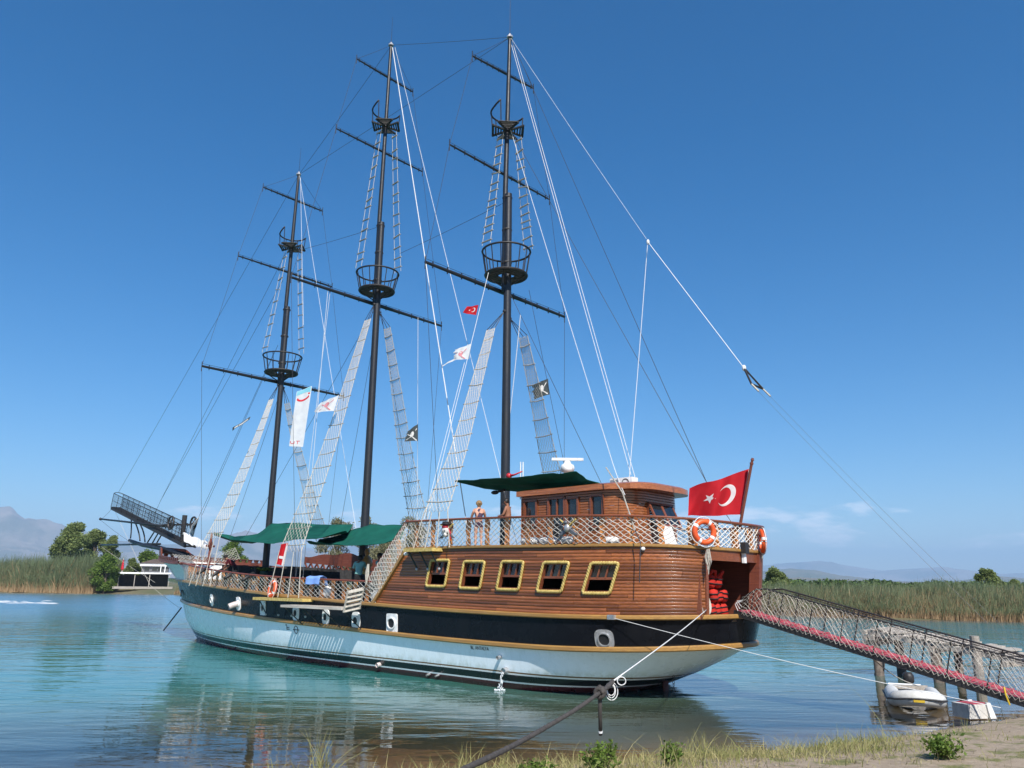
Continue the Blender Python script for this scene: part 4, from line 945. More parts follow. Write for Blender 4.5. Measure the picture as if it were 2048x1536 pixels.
# rope ladders between the tops
def ladder(key, side, top, bot, w, rungs, seed):
    top = np.array(top, float); bot = np.array(bot, float); rr = random.Random(seed)
    def f(s, h): return bot * (1 - h) + top * h + np.array([(0.5 - s) * (w * (1 - 0.3 * h)), 0, -0.12 * math.sin(math.pi * h)])
    mb = MB()
    for s in (0, 1): mb.tube([f(s, h) for h in np.linspace(0, 1.0, 10)], 0.012, 4)
    o = mb.build('rope_ladder', MAT['rope'], SHIP); tag(o, 'rope ladder of flat wooden rungs between the tops of the %s mast' % key)
    for i in range(rungs):
        h = (i + 0.5) / rungs + rr.uniform(-0.015, 0.015); a, b = f(-0.12, h), f(1.12, h); a[2] += rr.uniform(-0.10, 0.10) if rr.random() < 0.3 else rr.uniform(-0.03, 0.03)
        MB().beam(a, b, 0.075, 0.03, (0.3, 0.2, 1)).build('rung', MAT['rung'], o)
for k, seed in (('fore', 1), ('main', 2), ('mizzen', 3)):
    x = MX[k]; zr, R, zf, rf = NEST[k]; zt = UNEST[k][1]
    ladder(k, 1, (x + 0.25, 0.22, zt - 0.2), (x + 0.30, R * 0.95, zr + 0.1), 0.42, 9 if k == 'fore' else 13, seed); ladder(k, -1, (x - 0.22, -0.28, zt - 0.3), (x - 0.35, -R * 0.85, zr + 0.2), 0.42, 9 if k == 'fore' else 13, seed + 5)

# running and standing rigging; ends are given as photo pixels on a plane of the ship
def R_(p):
    if len(p) == 3 and isinstance(p[2], str): return PX(p[0], p[1], MX[p[2]] + 0.32)
    if len(p) == 3 and p[2] == 'w': return p
    return PY(p[0], p[1], p[2]) if len(p) == 3 else np.array(p[1:])
def line(name, pts, r, mat, sag=0.0, down=False):
    P = [R_(p) for p in pts]; out = []
    if down:                                   # carry the line on to the deck or rail it is belayed to
        d = P[-1] - P[-2]; zt_ = 4.0 if P[-1][0] < 8.2 else 2.9; k = (zt_ - P[-2][2]) / d[2]; e = P[-2] + d * k; e[1] = max(-3.2, min(3.2, e[1])); P[-1] = e
    for a, b in zip(P[:-1], P[1:]):
        n = 10; out += [a + (b - a) * i / n - np.array([0, 0, sag * math.sin(math.pi * i / n)]) for i in range(n)]
    out.append(P[-1]); return MB().tube(out, r, 5).build(name, mat, SHIP)
def S3(x, y, z): return (None, x, y, z)
WI, WH = MAT['wire'], MAT['white_rope']; r1, r2 = 0.009, 0.0088
T_ = {k: S3(MX[k], 0, TOP[k]) for k in MX}
for a, b in [(T_['main'], T_['mizzen']), (T_['mizzen'], T_['fore']), (T_['main'], T_['fore']), ((753, 455, 0), (608, 498, 0)), ((1009, 405, 0), (800, 507, 0)),
             (T_['fore'], (237, 985, 0)), ((572, 505, 0), (322, 1000, 0)), ((566, 560, 0), (322, 1000, 0)), ((322, 1000, 0), (300, 1045, 0)),
             (T_['mizzen'], (1413, 964, 0.5)), ((1022, 262, 0), (1413, 964, 0.5)), ((1413, 964, 0.5), (1462, 1043, 0.5)), ((398, 1033, 0), (548, 705, 0)), ((404, 1030, 0), (556, 690, 0)),
             ((757, 605, 0), (510, 1040, 0)), ((765, 580, 0), (690, 1000, -1)), ((757, 590, 0), (830, 960, -2.5)), ((1017, 580, 0), (1200, 960, -2)), ((565, 770, 0), (465, 1060, 1.5))]:
    line('stay', [a, b], r1, WI, 0.03, down=len(b) == 3 and b[:2] in ((510, 1040), (690, 1000), (830, 960), (1200, 960), (465, 1060)))
for k in MX:
    ys = YARD[k]; x = MX[k] + 0.32
    for s in (1, -1):
        e = [S3(x, s * w, z + t * s * w) for z, w, t in ys]
        line('lift', [S3(MX[k], 0, TOP[k]), e[2]], 0.008, WI, 0.02); line('lift', [e[2], e[1]], 0.008, WI, 0.05); line('lift', [e[1], e[0]], 0.008, WI, 0.08)
        line('brace', [e[0], S3(x - 0.4 * 1, s * 3.1, 3.0 if k != 'mizzen' else 4.8)], 0.008, WI, 0.1)
for a, b, r in [((785, 95, 0), (906, 872, 1.0), 0.018), ((790, 95, 0), (1000, 950, 0.4), r2), ((599, 351, 0), (703, 1000, -0.5), r2), ((661, 577, 'main'), (600, 1085, 2.0), r2), ((656, 577, 'main'), (612, 1085, 2.0), 0.010),
                ((1025, 83, 0), (1270, 955, 0.8), r2), ((1023, 90, 0), (1262, 950, 1.0), r2), ((1020, 255, 0), (1225, 925, 0.9), r2), ((1295, 490, 0), (1258, 962, 1.2), r2),
                ((977, 545, 1.0), (862, 1010, 2.6), 0.0105), ((929, 725, 1.4), (857, 1003, 2.7), r2), ((836, 635, -0.8), (835, 950, -1.5), 0.010), ((1041, 630, -0.2), (1020, 830, -0.3), 0.012), ((1058, 580, -0.6), (1130, 915, -2.4), 0.008), ((1225, 925, 0.9), (1250, 990, 1.75), r2),
                ((1013, 790, 0), (1008, 960, 0), 0.012), ((601, 355, 0), (607, 650, 0), 0.009)]:
    line('halyard', [a, b], r, WH if r > 0.0085 else WI, 0.05, down=len(b) == 3 and b[:2] in ((906, 872), (1000, 950), (703, 1000), (600, 1085), (612, 1085), (835, 950), (1130, 915), (862, 1010), (857, 1003), (1008, 960)))
# tackle from mizzen head that holds up the gangway
line('topping_lift', [T_['mizzen'], (1293, 478, 0.2)], 0.006, WH, 0.05)
TA, TB = PY(1296, 484, 0.2), PY(1488, 736, 0.2)
mb = MB()
for d in (-0.03, -0.01, 0.01, 0.03): mb.tube([TA + np.array([0, d, d * 0.4]), TB + np.array([0, d, d * 0.4])], 0.009, 4)
mb.ball(TA, (0.05, 0.05, 0.09), 8, 6); mb.ball(TB, (0.06, 0.06, 0.09), 8, 6); mb.build('tackle', WH, SHIP)
# lanyard on the aft quarter
line('tackle_line', [(1212, 935, 1.9), (1245, 985, 2.3), (1270, 1060, 2.9)], 0.018, MAT['rung']); line('tackle_line', [(1270, 1060, 2.95), (1281, 1085, 3.0), (1279, 1165, 2.95)], 0.014, MAT['wire'])

# ---- bowsprit with railed walkway, spars and wheels
BS = MB(); T0 = np.array([29.6, 0, 4.62]); T1 = PY(231, 1017, 0.0); T1[1] = 0
ax = (T1 - T0) / np.linalg.norm(T1 - T0); Lb = np.linalg.norm(T1 - T0); upb = np.array([-ax[2], 0, ax[0]])
def bp(t, y, u): return T0 + ax * t + np.array([0, y, 0]) + upb * u
for s in (-1, 1): BS.beam(bp(0, s*0.28, 0), bp(Lb, s*0.24, 0), 0.10, 0.16, tuple(upb))
for i in range(9): BS.beam(bp(Lb*i/8.0, -0.28, 0), bp(Lb*i/8.0, 0.28, 0), 0.08, 0.08, tuple(upb))
BOW = BS.build('bowsprit_walkway', MAT['iron'], SHIP); tag(BOW, 'black railed walkway slanting out over the bow')
bd = MB().box((-0.14, -0.24, 0), (0.14, 0.24, 0.025)).mesh('tread_board', MAT['slat']); ang = math.atan2(ax[2], ax[0])
for i in range(36): place(bd, 'tread_board', BOW, bp(0.2 + (Lb - 0.4) * i / 35, 0, 0.085), 0, (1, 1, 1), -ang)
for s in (-1, 1):
    y = s * 0.30; mb = MB(); mb.tube([bp(0.6, y, 0.95), bp(Lb, y, 0.95)], 0.022, 6); mb.tube([bp(0.6, y, 0.5), bp(Lb, y, 0.5)], 0.012, 5)
    for i in range(13): t = 0.6 + (Lb - 0.6) * i / 12; mb.tube([bp(t, y, 0.05), bp(t, y, 0.95)], 0.016, 5)
    rl = mb.build('guard_rail', MAT['iron'], BOW)
    mb = MB(); cw = 0.14; n = int((Lb - 0.6) / cw)
    for i in range(-6, n):
        for d in (1, -1):
            t0 = 0.6 + (i if d > 0 else i + 6) * cw; pts = [(t0 + d * cw * k, 0.05 + 0.15 * k) for k in range(7)]; pts = [q for q in pts if 0.6 <= q[0] <= Lb]
            if len(pts) > 1: mb.tube([bp(q[0], y, q[1]) for q in pts], 0.005, 3, caps=False)
    mb.build('mesh_infill', MAT['iron'], rl)
MB().tube([bp(Lb, -0.30, 0.95), bp(Lb + 0.12, -0.15, 1.0), bp(Lb + 0.15, 0, 1.0), bp(Lb + 0.12, 0.15, 1.0), bp(Lb, 0.30, 0.95)], 0.022, 6).build('guard_rail', MAT['iron'], BOW)
LS = [PY(*p, 0) for p in ((259, 1081), (285, 1090), (320, 1096), (345, 1105), (375, 1112))]
MB().tube(LS, [0.10, 0.11, 0.13, 0.16, 0.17], 14).build('lower_spar', MAT['mast'], SHIP, smooth=True)
for a, b, c in [((262, 1033), (264, 1055), (261, 1077)), ((268, 1040), (279, 1062), (280, 1082)), ((276, 1042), (289, 1060), (290, 1084)), ((311, 1060), (303, 1072), (295, 1085)), ((318, 1064), (311, 1075), (305, 1086)), ((324, 1068), (318, 1078), (313, 1087))]:
    P = [PY(*q, 0) for q in (a, b, c)]; out = [(1-t)**2*P[0] + 2*t*(1-t)*P[1] + t*t*P[2] for t in np.linspace(0, 1, 8)]; MB().tube(out, 0.04, 8).build('curved_strut', MAT['iron'], SHIP, smooth=True)
# cathead booms out to port and starboard, carrying guys
for a, b in (((201, 1038), (345, 1054)), ((201, 1090), (320, 1088))):
    A, B = PY(*a, 1.2 if a[1] < 1050 else -1.2), PY(*b, 0.1); MB().tube([A, B], [0.05, 0.065], 8).build('boom', MAT['mast'], SHIP, smooth=True); MB().ball(A, 0.09, 8, 6).build('boom_end', MAT['iron'], SHIP)
for a, b in [((201, 1040, 1.2), (226, 1015, 0)), ((229, 1020, 0), (300, 1170, 0.2)), ((201, 1040, 1.2), (262, 1085, 0)), ((201, 1092, -1.2), (310, 1165, 0)), ((300, 1170, 0.2), (362, 1218, 0.3)), ((236, 985, 0), (371, 1045, 0))]:
    line('guy', [a, b], 0.008, MAT['rope'] if b[1] > 1100 else WI, 0.04)
for k in (0, 1):
    c = PY(*((349, 1046), (376, 1046))[k], 0.35 - 0.5 * k); c[1] = (0.55, -0.45)[k]; x, z = c[0], c[2]
    mb = MB().torus((x, c[1], z), (1, 0, 0), (0, 0, 1), 0.34, 0.055, 22, 8)
    for i in range(6): a = math.pi * i / 3; mb.tube([(x, c[1], z), (x + 0.34*math.cos(a), c[1], z + 0.34*math.sin(a))], 0.022, 5)
    mb.ball((x, c[1], z), 0.07); mb.build('winch_wheel', MAT['iron'], SHIP)
c = PY(368, 1047, 0); MB().tube([(c[0], 0, c[2] - 1.0), (c[0], 0, c[2] + 0.45)], 0.13, 12).build('winch_barrel', MAT['iron'], SHIP); MB().tube([(c[0] + 1.3, 0.55, c[2] - 0.05), (c[0] - 0.3, -0.45, c[2] - 0.05)], 0.05, 8).build('winch_axle', MAT['iron'], SHIP)
mb = MB(); a = PY(362, 1165, 0.2); b = PY(327, 1262, 0.8); b[2] = -0.1
MB().tube([PY(363, 1215, 0.35), PY(345, 1238, 0.5), PY(327, 1261, 0.6)], 0.035, 6).build('anchor_chain', MAT['iron'], SHIP)
# anchor ring emblem at the bow
p = hull_pt(27.6, 2.2); MB().torus(p + np.array([0, 0.08, 0]), (0.9, -0.4, 0), (0, 0, 1), 0.14, 0.03, 18, 6).build('hawse_ring', MAT['blade'], SHIP)
# bow netting slung between prow rail and foredeck
def bownet(u, v):
    P = [PY(*q, Y) for q, Y in (((345, 1108), 1.3), ((470, 1095), -1.0), ((480, 1118), -1.2), ((356, 1128), 1.6))]
    q = (P[0]*(1-u) + P[1]*u)*(1-v) + (P[3]*(1-u) + P[2]*u)*v; q[2] -= 0.22*math.sin(math.pi*u)*(1-0.3*v); return q
net_mesh(lambda s, h: bownet(s, h), 0, 1, 0.05, 10, 0.007, jit=0.002, seed=21).build('bow_net', MAT['net'], SHIP)

# ================================================================== wheelhouse on the upper deck
WX0, WX1, WY, WR = 0.15, 4.08, 1.62, 1.0          # aft face, front face, half width, aft corner radius
zdk = 3.79; zw1 = 5.42
def wpath(s):      # plan path from front port corner aft round the stern corner to the starboard; s in metres
    L1 = WX1 - (WX0 + WR); L2 = WR * math.pi / 2; L3 = 2 * (WY - WR)
    if s <= L1: return np.array([WX1 - s, WY]), np.array([0.0, 1.0])
    s -= L1
    if s <= L2: a = s / WR; return np.array([WX0 + WR - WR*math.sin(a), WY - WR + WR*math.cos(a)]), np.array([-math.sin(a), math.cos(a)])
    s -= L2
    if s <= L3: return np.array([WX0, WY - WR - s]), np.array([-1.0, 0.0])
    s -= L3
    if s <= L2: a = s / WR; return np.array([WX0 + WR - WR*math.cos(a), -(WY - WR) - WR*math.sin(a)]), np.array([-math.cos(a), -math.sin(a)])
    s -= L2; return np.array([WX0 + WR + s, -WY]), np.array([0.0, -1.0])
WL1 = WX1 - WX0 - WR; WL2 = WR*math.pi/2; WL3 = 2*(WY - WR); WTOT = 2*(WL1 + WL2) + WL3
def wpt(s, z, out=0.0): p, n_ = wpath(s); return np.array([p[0] + n_[0]*out, p[1] + n_[1]*out, z])
# openings along the path: (s0, s1, z0, z1)
def sx(px): return WX1 - PY(px, 1015, WY)[0]
OPEN = [(sx(1050), sx(1074), 4.55, 5.28), (sx(1098), sx(1130), 4.0, 5.30), (sx(1134), sx(1157), 4.35, 5.26), (sx(1183), sx(1206), 4.4, 5.28), (WL1 + WL2 + 0.02, WL1 + WL2 + 0.60, 4.50, 5.08), (WL1 + WL2 + 0.64, WL1 + WL2 + 1.22, 4.50, 5.08)]
NR = 22; mb = MB(); zr_ = np.linspace(zdk, zw1, NR + 1)
for j in range(NR):
    a, b = zr_[j], zr_[j + 1]; cuts = [(0.0, WTOT)]
    for o0, o1, q0, q1 in OPEN:
        if b > q0 + 0.01 and a < q1 - 0.01: cuts = [q for c in cuts for q in ((c[0], min(c[1], o0)), (max(c[0], o1), c[1])) if q[1] - q[0] > 0.005]
    for c0, c1 in cuts:
        n = max(1, int((c1 - c0) / 0.12)); ss = np.linspace(c0, c1, n + 1); vs = []
        for q in ss: vs += [wpt(q, a + 0.004, -0.03), wpt(q, a + 0.006, 0.0), wpt(q, b - 0.016, 0.002), wpt(q, b - 0.004, -0.012), wpt(q, b - 0.002, -0.03)]
        mb.add(vs, [(i*5+k, i*5+k+1, i*5+k+6, i*5+k+5) for i in range(n) for k in range(4)])
WH_ = MB().box((WX1 - 0.06, -WY, zdk), (WX1, WY, zw1)).build('wheelhouse', MAT['mahog'], SHIP); tag(WH_, 'varnished wheelhouse with rounded aft corner and flat roof')
sd_ = fixn(mb.build('siding', MAT['plank'], WH_)); sd_['kind'] = 'stuff'; autosmooth(sd_, 0.6)
# roof: overhanging slab following the plan
def roofloop(out, z): return [wpt(q, z, out) for q in np.concatenate([[0.0], np.linspace(WL1, WL1 + WL2, 14), np.linspace(WL1 + WL2 + WL3, WTOT - WL1, 14), [WTOT]])]
rl0 = roofloop(0.16, zw1 + 0.0); n = len(rl0)
for L in (rl0,):
    L[0] = L[0] + np.array([0.06, 0, 0]); L[-1] = L[-1] + np.array([0.06, 0, 0])
    for i in range(n):
        if L[i][0] < WX0 + 0.3: L[i] = L[i] - np.array([0.28, 0, 0])
rl1 = [p + np.array([0, 0, 0.15]) for p in rl0]; cen = np.mean(rl1, 0); rl2 = [cen + (p - cen) * 0.9 + np.array([0, 0, 0.05]) for p in rl1]
rf = MB().add(rl0 + rl1 + rl2, [(i, (i+1) % n, n + (i+1) % n, n + i) for i in range(n)] + [(n+i, n + (i+1) % n, 2*n + (i+1) % n, 2*n+i) for i in range(n)] + [tuple(range(n-1, -1, -1)), tuple(2*n + i for i in range(n))])
RF = fixn(rf.build('roof', MAT['plank'], WH_))
# window and door frames with panes
for k, (o0, o1, q0, q1) in enumerate(OPEN):
    mb = MB(); fw_ = 0.06
    for a, b in (((o0, q0), (o0, q1)), ((o1, q0), (o1, q1)), ((o0, q0), (o1, q0)), ((o0, q1), (o1, q1))): mb.beam(wpt(a[0], a[1], 0.01), wpt(b[0], b[1], 0.01), fw_, 0.09, tuple(wpath((o0+o1)/2)[1].tolist() + [0]))
    if k == 1:
        for zz_ in (4.75,): mb.beam(wpt(o0, zz_, 0), wpt(o1, zz_, 0), 0.07, 0.06, (0, 1, 0))
        mb.beam(wpt((o0+o1)/2, 4.78, 0), wpt((o0+o1)/2, q1, 0), 0.04, 0.05, (0, 1, 0))
    f_ = mb.build('door_frame' if k == 1 else 'window_frame', MAT['mahog'], WH_)
    ang = 0.30 if k >= 4 else 0.0      # the two aft lights are propped open at the foot
    if k >= 4:
        mb = MB()
        A0_, A1_, B0_, B1_ = wpt(o0, q1, 0.06), wpt(o1, q1, 0.06), wpt(o0, q0 - 0.05, 0.36), wpt(o1, q0 - 0.05, 0.36)
        for a, b in ((A0_, B0_), (A1_, B1_), (A0_, A1_), (B0_, B1_)): mb.beam(a, b, 0.06, 0.045, (-1, 0, 0.4))
        sh = mb.build('open_sash', MAT['mahog'], WH_); i_ = 0.03
        MB().hexa([A0_, A1_, B1_, B0_] + [p + np.array([-0.012, 0, -0.006]) for p in (A0_, A1_, B1_, B0_)]).build('pane', MAT['glass'], sh)
    else: MB().hexa([wpt(o0, q0, -0.02), wpt(o1, q0, -0.02), wpt(o1, q1, -0.02), wpt(o0, q1, -0.02), wpt(o0, q0, -0.03), wpt(o1, q0, -0.03), wpt(o1, q1, -0.03), wpt(o0, q1, -0.03)]).build('pane', MAT['glass'], f_)
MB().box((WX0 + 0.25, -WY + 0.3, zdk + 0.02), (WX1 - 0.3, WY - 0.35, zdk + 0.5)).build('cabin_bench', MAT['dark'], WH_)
# radar, aerials, air conditioner on the roof
c = PY(1135, 932, -0.3); zr0 = zw1 + 0.2
RD = MB().lathe([(0.05, zr0), (0.05, c[2] - 0.24), (0.20, c[2] - 0.2), (0.235, c[2] - 0.05), (0.20, c[2] + 0.03), (0.12, c[2] + 0.08), (0.10, c[2] + 0.16), (0.0, c[2] + 0.16)], (c[0], -0.3, 0), 18).build('radar', MAT['white'], SHIP, smooth=True); tag(RD, 'white radar scanner with long bar antenna')
d_ = np.array([0.731, -0.682 * -1, 0.0]); d_ = np.array([AX[0], AP[0], 0]); d_ /= np.linalg.norm(d_)
a_ = np.array([c[0], -0.3, c[2] + 0.22]); MB().beam(a_ - d_ * 0.52, a_ + d_ * 0.52, 0.10, 0.085).build('antenna_bar', MAT['white'], RD)
for px in (1041, 1046):
    q = PY(px, 945, 0.6); MB().tube([(q[0], 0.6, 5.5), (q[0], 0.6, PY(px, 924, 0.6)[2])], 0.018, 6).build('aerial', MAT['white'], SHIP)
q = PY(1245, 962, 0.1); AC = MB().box((q[0] - 0.42, -0.1, zw1 + 0.19), (q[0] + 0.38, 0.22, zw1 + 0.52)).build('air_conditioner', MAT['white'], SHIP)
for i in range(7): MB().box((q[0] + 0.05, 0.222, zw1 + 0.23 + i*0.037), (q[0] + 0.36, 0.235, zw1 + 0.25 + i*0.037)).build('louvre', MAT['steel'], AC)
MB().torus((q[0] - 0.19, 0.226, zw1 + 0.355), (1, 0, 0), (0, 0, 1), 0.12, 0.012, 20, 5).build('fan_guard', MAT['iron'], AC)
q = PY(1018, 952, 0.9); mb = MB().ball(q, (0.10, 0.10, 0.10), 12, 8); mb.tube([q, q + np.array([-0.25, 0, 0.02]), q + np.array([-0.5, -0.1, 0.12])], [0.05, 0.03, 0.02], 6); mb.build('red_horn', MAT['red'], SHIP, smooth=True)
q = PY(990, 985, 0.8); mb = MB().ball(q, (0.16, 0.1, 0.07), 10, 6); mb.tube([q, q + np.array([-0.45, 0, 0.05])], 0.04, 8); mb.build('deck_lamp', MAT['iron'], SHIP, smooth=True)

# dark seats, tables and bar on the main deck
rr = random.Random(4)
for i, x in enumerate(np.linspace(10.6, 22.5, 9)):
    if abs(x - 14.2) < 0.7: continue
    z = zU(x) - 0.08
    for y in (-2.3, 0.9):
        t = thing('deck_bench', 'dark green bench seat on the main deck, %s row from the stern castle, %s side' % (('first', 'second', 'third', 'fourth', 'fifth', 'sixth', 'seventh', 'eighth', 'ninth')[i], 'starboard' if y < 0 else 'port'), 'bench', (x, y, z), 'main deck benches', True)
        MB().box((-0.25, -0.65, 0.34), (0.25, 0.65, 0.47)).build('seat', MAT['seatgreen'], t); MB().hexa([(0.22, -0.65, 0.45), (0.30, -0.65, 0.45), (0.30, 0.65, 0.45), (0.22, 0.65, 0.45), (0.32, -0.65, 0.98), (0.40, -0.65, 0.98), (0.40, 0.65, 0.98), (0.32, 0.65, 0.98)]).build('backrest', MAT['slat'], t)
        for sy in (-0.55, 0.55): MB().box((-0.22, sy - 0.04, 0), (0.26, sy + 0.04, 0.34)).build('leg', MAT['dark'], t)
# carved wooden figure on the main mast
c = PY(743, 1100, 0.2); z0 = zU(13.5) - 0.08; x = 13.6
FG = thing('carved_figure', 'carved wooden figure standing by the main mast under the green awning', 'statue', (x, 0.25, z0), None, True)
MB().lathe([(0.22, 0), (0.24, 0.1), (0.17, 0.12), (0.17, 0.9), (0.2, 0.95), (0.14, 1.05)], (0, 0, 0), 12).build('plinth', MAT['goldrope'], FG); mb = MB().lathe([(0.14, 1.05), (0.20, 1.25), (0.22, 1.45), (0.15, 1.6), (0.07, 1.66), (0.09, 1.72), (0.11, 1.82), (0.08, 1.92), (0, 1.95)], (0, 0, 0), 14)
for s in (1, -1): mb.tube([(0, s*0.2, 1.52), (0.06, s*0.28, 1.3), (0.14, s*0.12, 1.2)], [0.06, 0.055, 0.045], 8)
mb.build('figure', MAT['gold'], FG, smooth=True)

# ================================================================== things aboard
def loftcloth(name, label, cat, top, bot, mat, sag=0.12, group=None, nv=14, nu=48, wob=0.06, seed=1.0):
    """cloth between two edges; each edge a list of ship points"""
    top = [np.array(p, float) for p in top]; bot = [np.array(p, float) for p in bot]
    def ev(L, u): k = u * (len(L) - 1); i = min(int(k), len(L) - 2); t = k - i; t = t*t*(3-2*t)*0.5 + t*0.5; return L[i]*(1-t) + L[i+1]*t
    base = ev(bot, 0.5).copy()
    def f(u, v):
        p = ev(top, u)*(1-v) + ev(bot, u)*v; s = math.sin(math.pi*v)
        p = p + np.array([0, 0, -sag*s + wob*noise.noise((u*5, v*4, seed)) + 0.5*wob*noise.noise((u*14, v*9, seed+3))]); return p - base
    mb = MB().grid(f, nu, nv); me = mb.mesh(name, mat, smooth=True); o = bpy.data.objects.new(name, me); COL.objects.link(o); o.location = toW(base); o.rotation_euler = (0, 0, SHIPROT)
    tag(o, label, cat, group); sm = o.modifiers.new('thickness', 'SOLIDIFY'); sm.thickness = 0.006; return o
loftcloth('awning', 'green shade cloth stretched over the foredeck between fore and main mast', 'awning',
    [PY(428, 1064, 0.8), PY(470, 1073, 0.5), PY(515, 1068, 0.3), PY(545, 1046, 0.25), PY(600, 1046, 0.25), PY(660, 1050, 0.25), PY(706, 1048, 0.3)],
    [PY(430, 1066, 1.0), PY(462, 1079, 2.2), PY(500, 1085, 2.7), PY(548, 1086, 2.8), PY(590, 1080, 2.8), PY(630, 1078, 2.6), PY(690, 1062, 1.6)], MAT['awning'], 0.16, 'green awnings')
loftcloth('awning', 'green shade cloth sagging between main mast and stern castle', 'awning',
    [PY(640, 1078, 0.9), PY(680, 1070, 0.7), PY(722, 1055, 0.4), PY(742, 1048, 0.3), PY(775, 1050, 0.3), PY(812, 1052, 0.3)],
    [PY(612, 1082, 2.4), PY(650, 1088, 2.8), PY(690, 1091, 2.9), PY(730, 1090, 2.9), PY(765, 1087, 2.8), PY(798, 1078, 2.6)], MAT['awning'], 0.18, 'green awnings', seed=4.0)
loftcloth('awning', 'dark green shade cloth over the upper deck in front of the wheelhouse', 'awning',
    [PY(910, 960, 1.6), PY(960, 957, 1.8), PY(1010, 956, 1.9), PY(1060, 952, 1.9), PY(1110, 947, 1.9), PY(1153, 942, 1.9), PY(1172, 957, 1.75), PY(1206, 968, 1.55)],
    [PY(911, 962, 1.2), PY(950, 973, 0.5), PY(990, 980, 0.4), PY(1040, 984, 0.5), PY(1085, 983, 0.7), PY(1130, 976, 1.0), PY(1165, 971, 1.3), PY(1206, 969, 1.5)], MAT['awning'], 0.03, 'green awnings', seed=7.0)
# furled white sail on the foredeck
loftcloth('furled_sail', 'white sail bundle hoisted to a point above the foredeck', 'sail',
    [PY(396, 1036, -0.2), PY(384, 1050, 0.0), PY(378, 1068, 0.1), PY(382, 1084, 0.3)], [PY(397, 1038, -0.3), PY(391, 1058, -0.7), PY(386, 1076, -0.8), PY(384, 1086, -0.4)], MAT['sail'], -0.1, wob=0.06, nv=10)
loftcloth('lowered_sail', 'crumpled white sail lying over the foredeck net', 'sail',
    [PY(364, 1070, 0.5), PY(380, 1078, 0.2), PY(400, 1082, -0.3), PY(414, 1094, -0.6)], [PY(368, 1082, 0.9), PY(384, 1090, 0.8), PY(398, 1095, 0.3), PY(416, 1097, -0.3)], MAT['sail'], -0.25, wob=0.12, nv=10, seed=3.0)
MB_t = MB()
for a, b in ((0, 1),): pass
q = PY(420, 1100, 0.3); TP = thing('signal_post', 'red-brown wooden post with pinrail on the foredeck', 'post', (q[0], 0.3, zU(q[0]) - 0.08), None, True)
h_ = PY(426, 1064, 0.3)[2] - (zU(q[0]) - 0.08); MB().lathe([(0.07, 0), (0.07, h_*0.6), (0.06, h_*0.62), (0.06, h_*0.95), (0.0, h_)], (0, 0, 0), 10).build('shaft', MAT['redwood'], TP); MB().beam((-0.2, 0.3, h_*0.72), (0.2, -0.3, h_*0.72), 0.1, 0.1).build('pinrail', MAT['redwood'], TP)
MB().torus((0, 0, h_*0.74), (0.7, -0.7, 0), (0, 0, 1), 0.20, 0.045, 16, 8).build('rope_coil', MAT['redwood'], TP)

def lifebuoy(label, c, nrm, tilt=0.0, R=0.262, r=0.07):
    c = np.array(c, float); nrm = np.array(nrm, float); nrm /= np.linalg.norm(nrm); A = np.cross((0, 0, 1), nrm); A /= np.linalg.norm(A); B = np.cross(nrm, A); A, B = A*math.cos(tilt) + B*math.sin(tilt), -A*math.sin(tilt) + B*math.cos(tilt)
    t = thing('lifebuoy', label, 'lifebuoy', c - np.array([0, 0, R]), 'orange lifebuoys', True); o = np.array([0, 0, R])
    MB().torus(o, A, B, R, r, 40, 12).build('ring', MAT['buoy'], t, smooth=True)
    for k in range(4):
        a0 = math.pi/4 + k*math.pi/2; pts = [o + R*(A*math.cos(a0 + d) + B*math.sin(a0 + d)) for d in (-0.13, 0, 0.13)]; MB().tube(pts, r + 0.004, 12, caps=False).build('reflective_band', MAT['reflect'], t, smooth=True)
    pts = []
    for i in range(48):
        a = 2*math.pi*i/48; rr_ = R + r + 0.012 + 0.035*abs(math.sin(2*a)); pts.append(o + rr_*(A*math.cos(a + 0.8) + B*math.sin(a + 0.8)) + nrm*0.02)
    MB().tube(pts, 0.011, 5, closed=True).build('grab_line', MAT['white_rope'], t); return t
q = mpos(PY(548, 1178, 3.35)[0], 0.5, 1, 0.15); lifebuoy('orange lifebuoy hanging on the main deck rail above the pipe ports', (q[0], 3.42, PY(548, 1178, 3.42)[2]), (0.15, 1, 0.12), 0.3)
sA = s_of_y(1.62); p_ = upos(sA, 0.5, 0.13); n_ = upos(sA, 0.5, 0.2) - upos(sA, 0.5, 0.0); p_[2] = 4.12; lifebuoy('orange lifebuoy on the stern rail directly above the doorway jamb', p_, n_, 0.2)
sA = s_of_y(-0.55); p_ = upos(sA, 0.5, 0.13); n_ = upos(sA, 0.5, 0.2) - upos(sA, 0.5, 0.0); p_[2] = 3.98; lifebuoy('orange lifebuoy seen edge-on at the far starboard end of the stern rail', p_, n_ + np.array([0, -0.14, 0]), 0.6)

# towel over the rail
x0_, x1_ = PY(640, 1155, 3.4)[0], PY(613, 1155, 3.4)[0]
prof = [(3.05, 2.70), (3.12, 2.98), (3.25, 3.03), (3.40, 2.98), (3.42, 2.80), (3.43, 2.74)]
b_ = np.array([x0_, 3.25, 2.72]); mb = MB().grid(lambda u, v: np.array([x0_ + (x1_-x0_)*u, np.interp(v*5, range(6), [p[0] for p in prof]) + 0.02*math.sin(u*9), np.interp(v*5, range(6), [p[1] for p in prof]) + 0.01*math.sin(u*7)]) - b_, 10, 15)
o = bpy.data.objects.new('towel', mb.mesh('towel', MAT['towel'], smooth=True)); COL.objects.link(o); o.location = toW(b_); o.rotation_euler = (0, 0, SHIPROT); tag(o, 'blue towel drying over the main deck rail', 'towel')

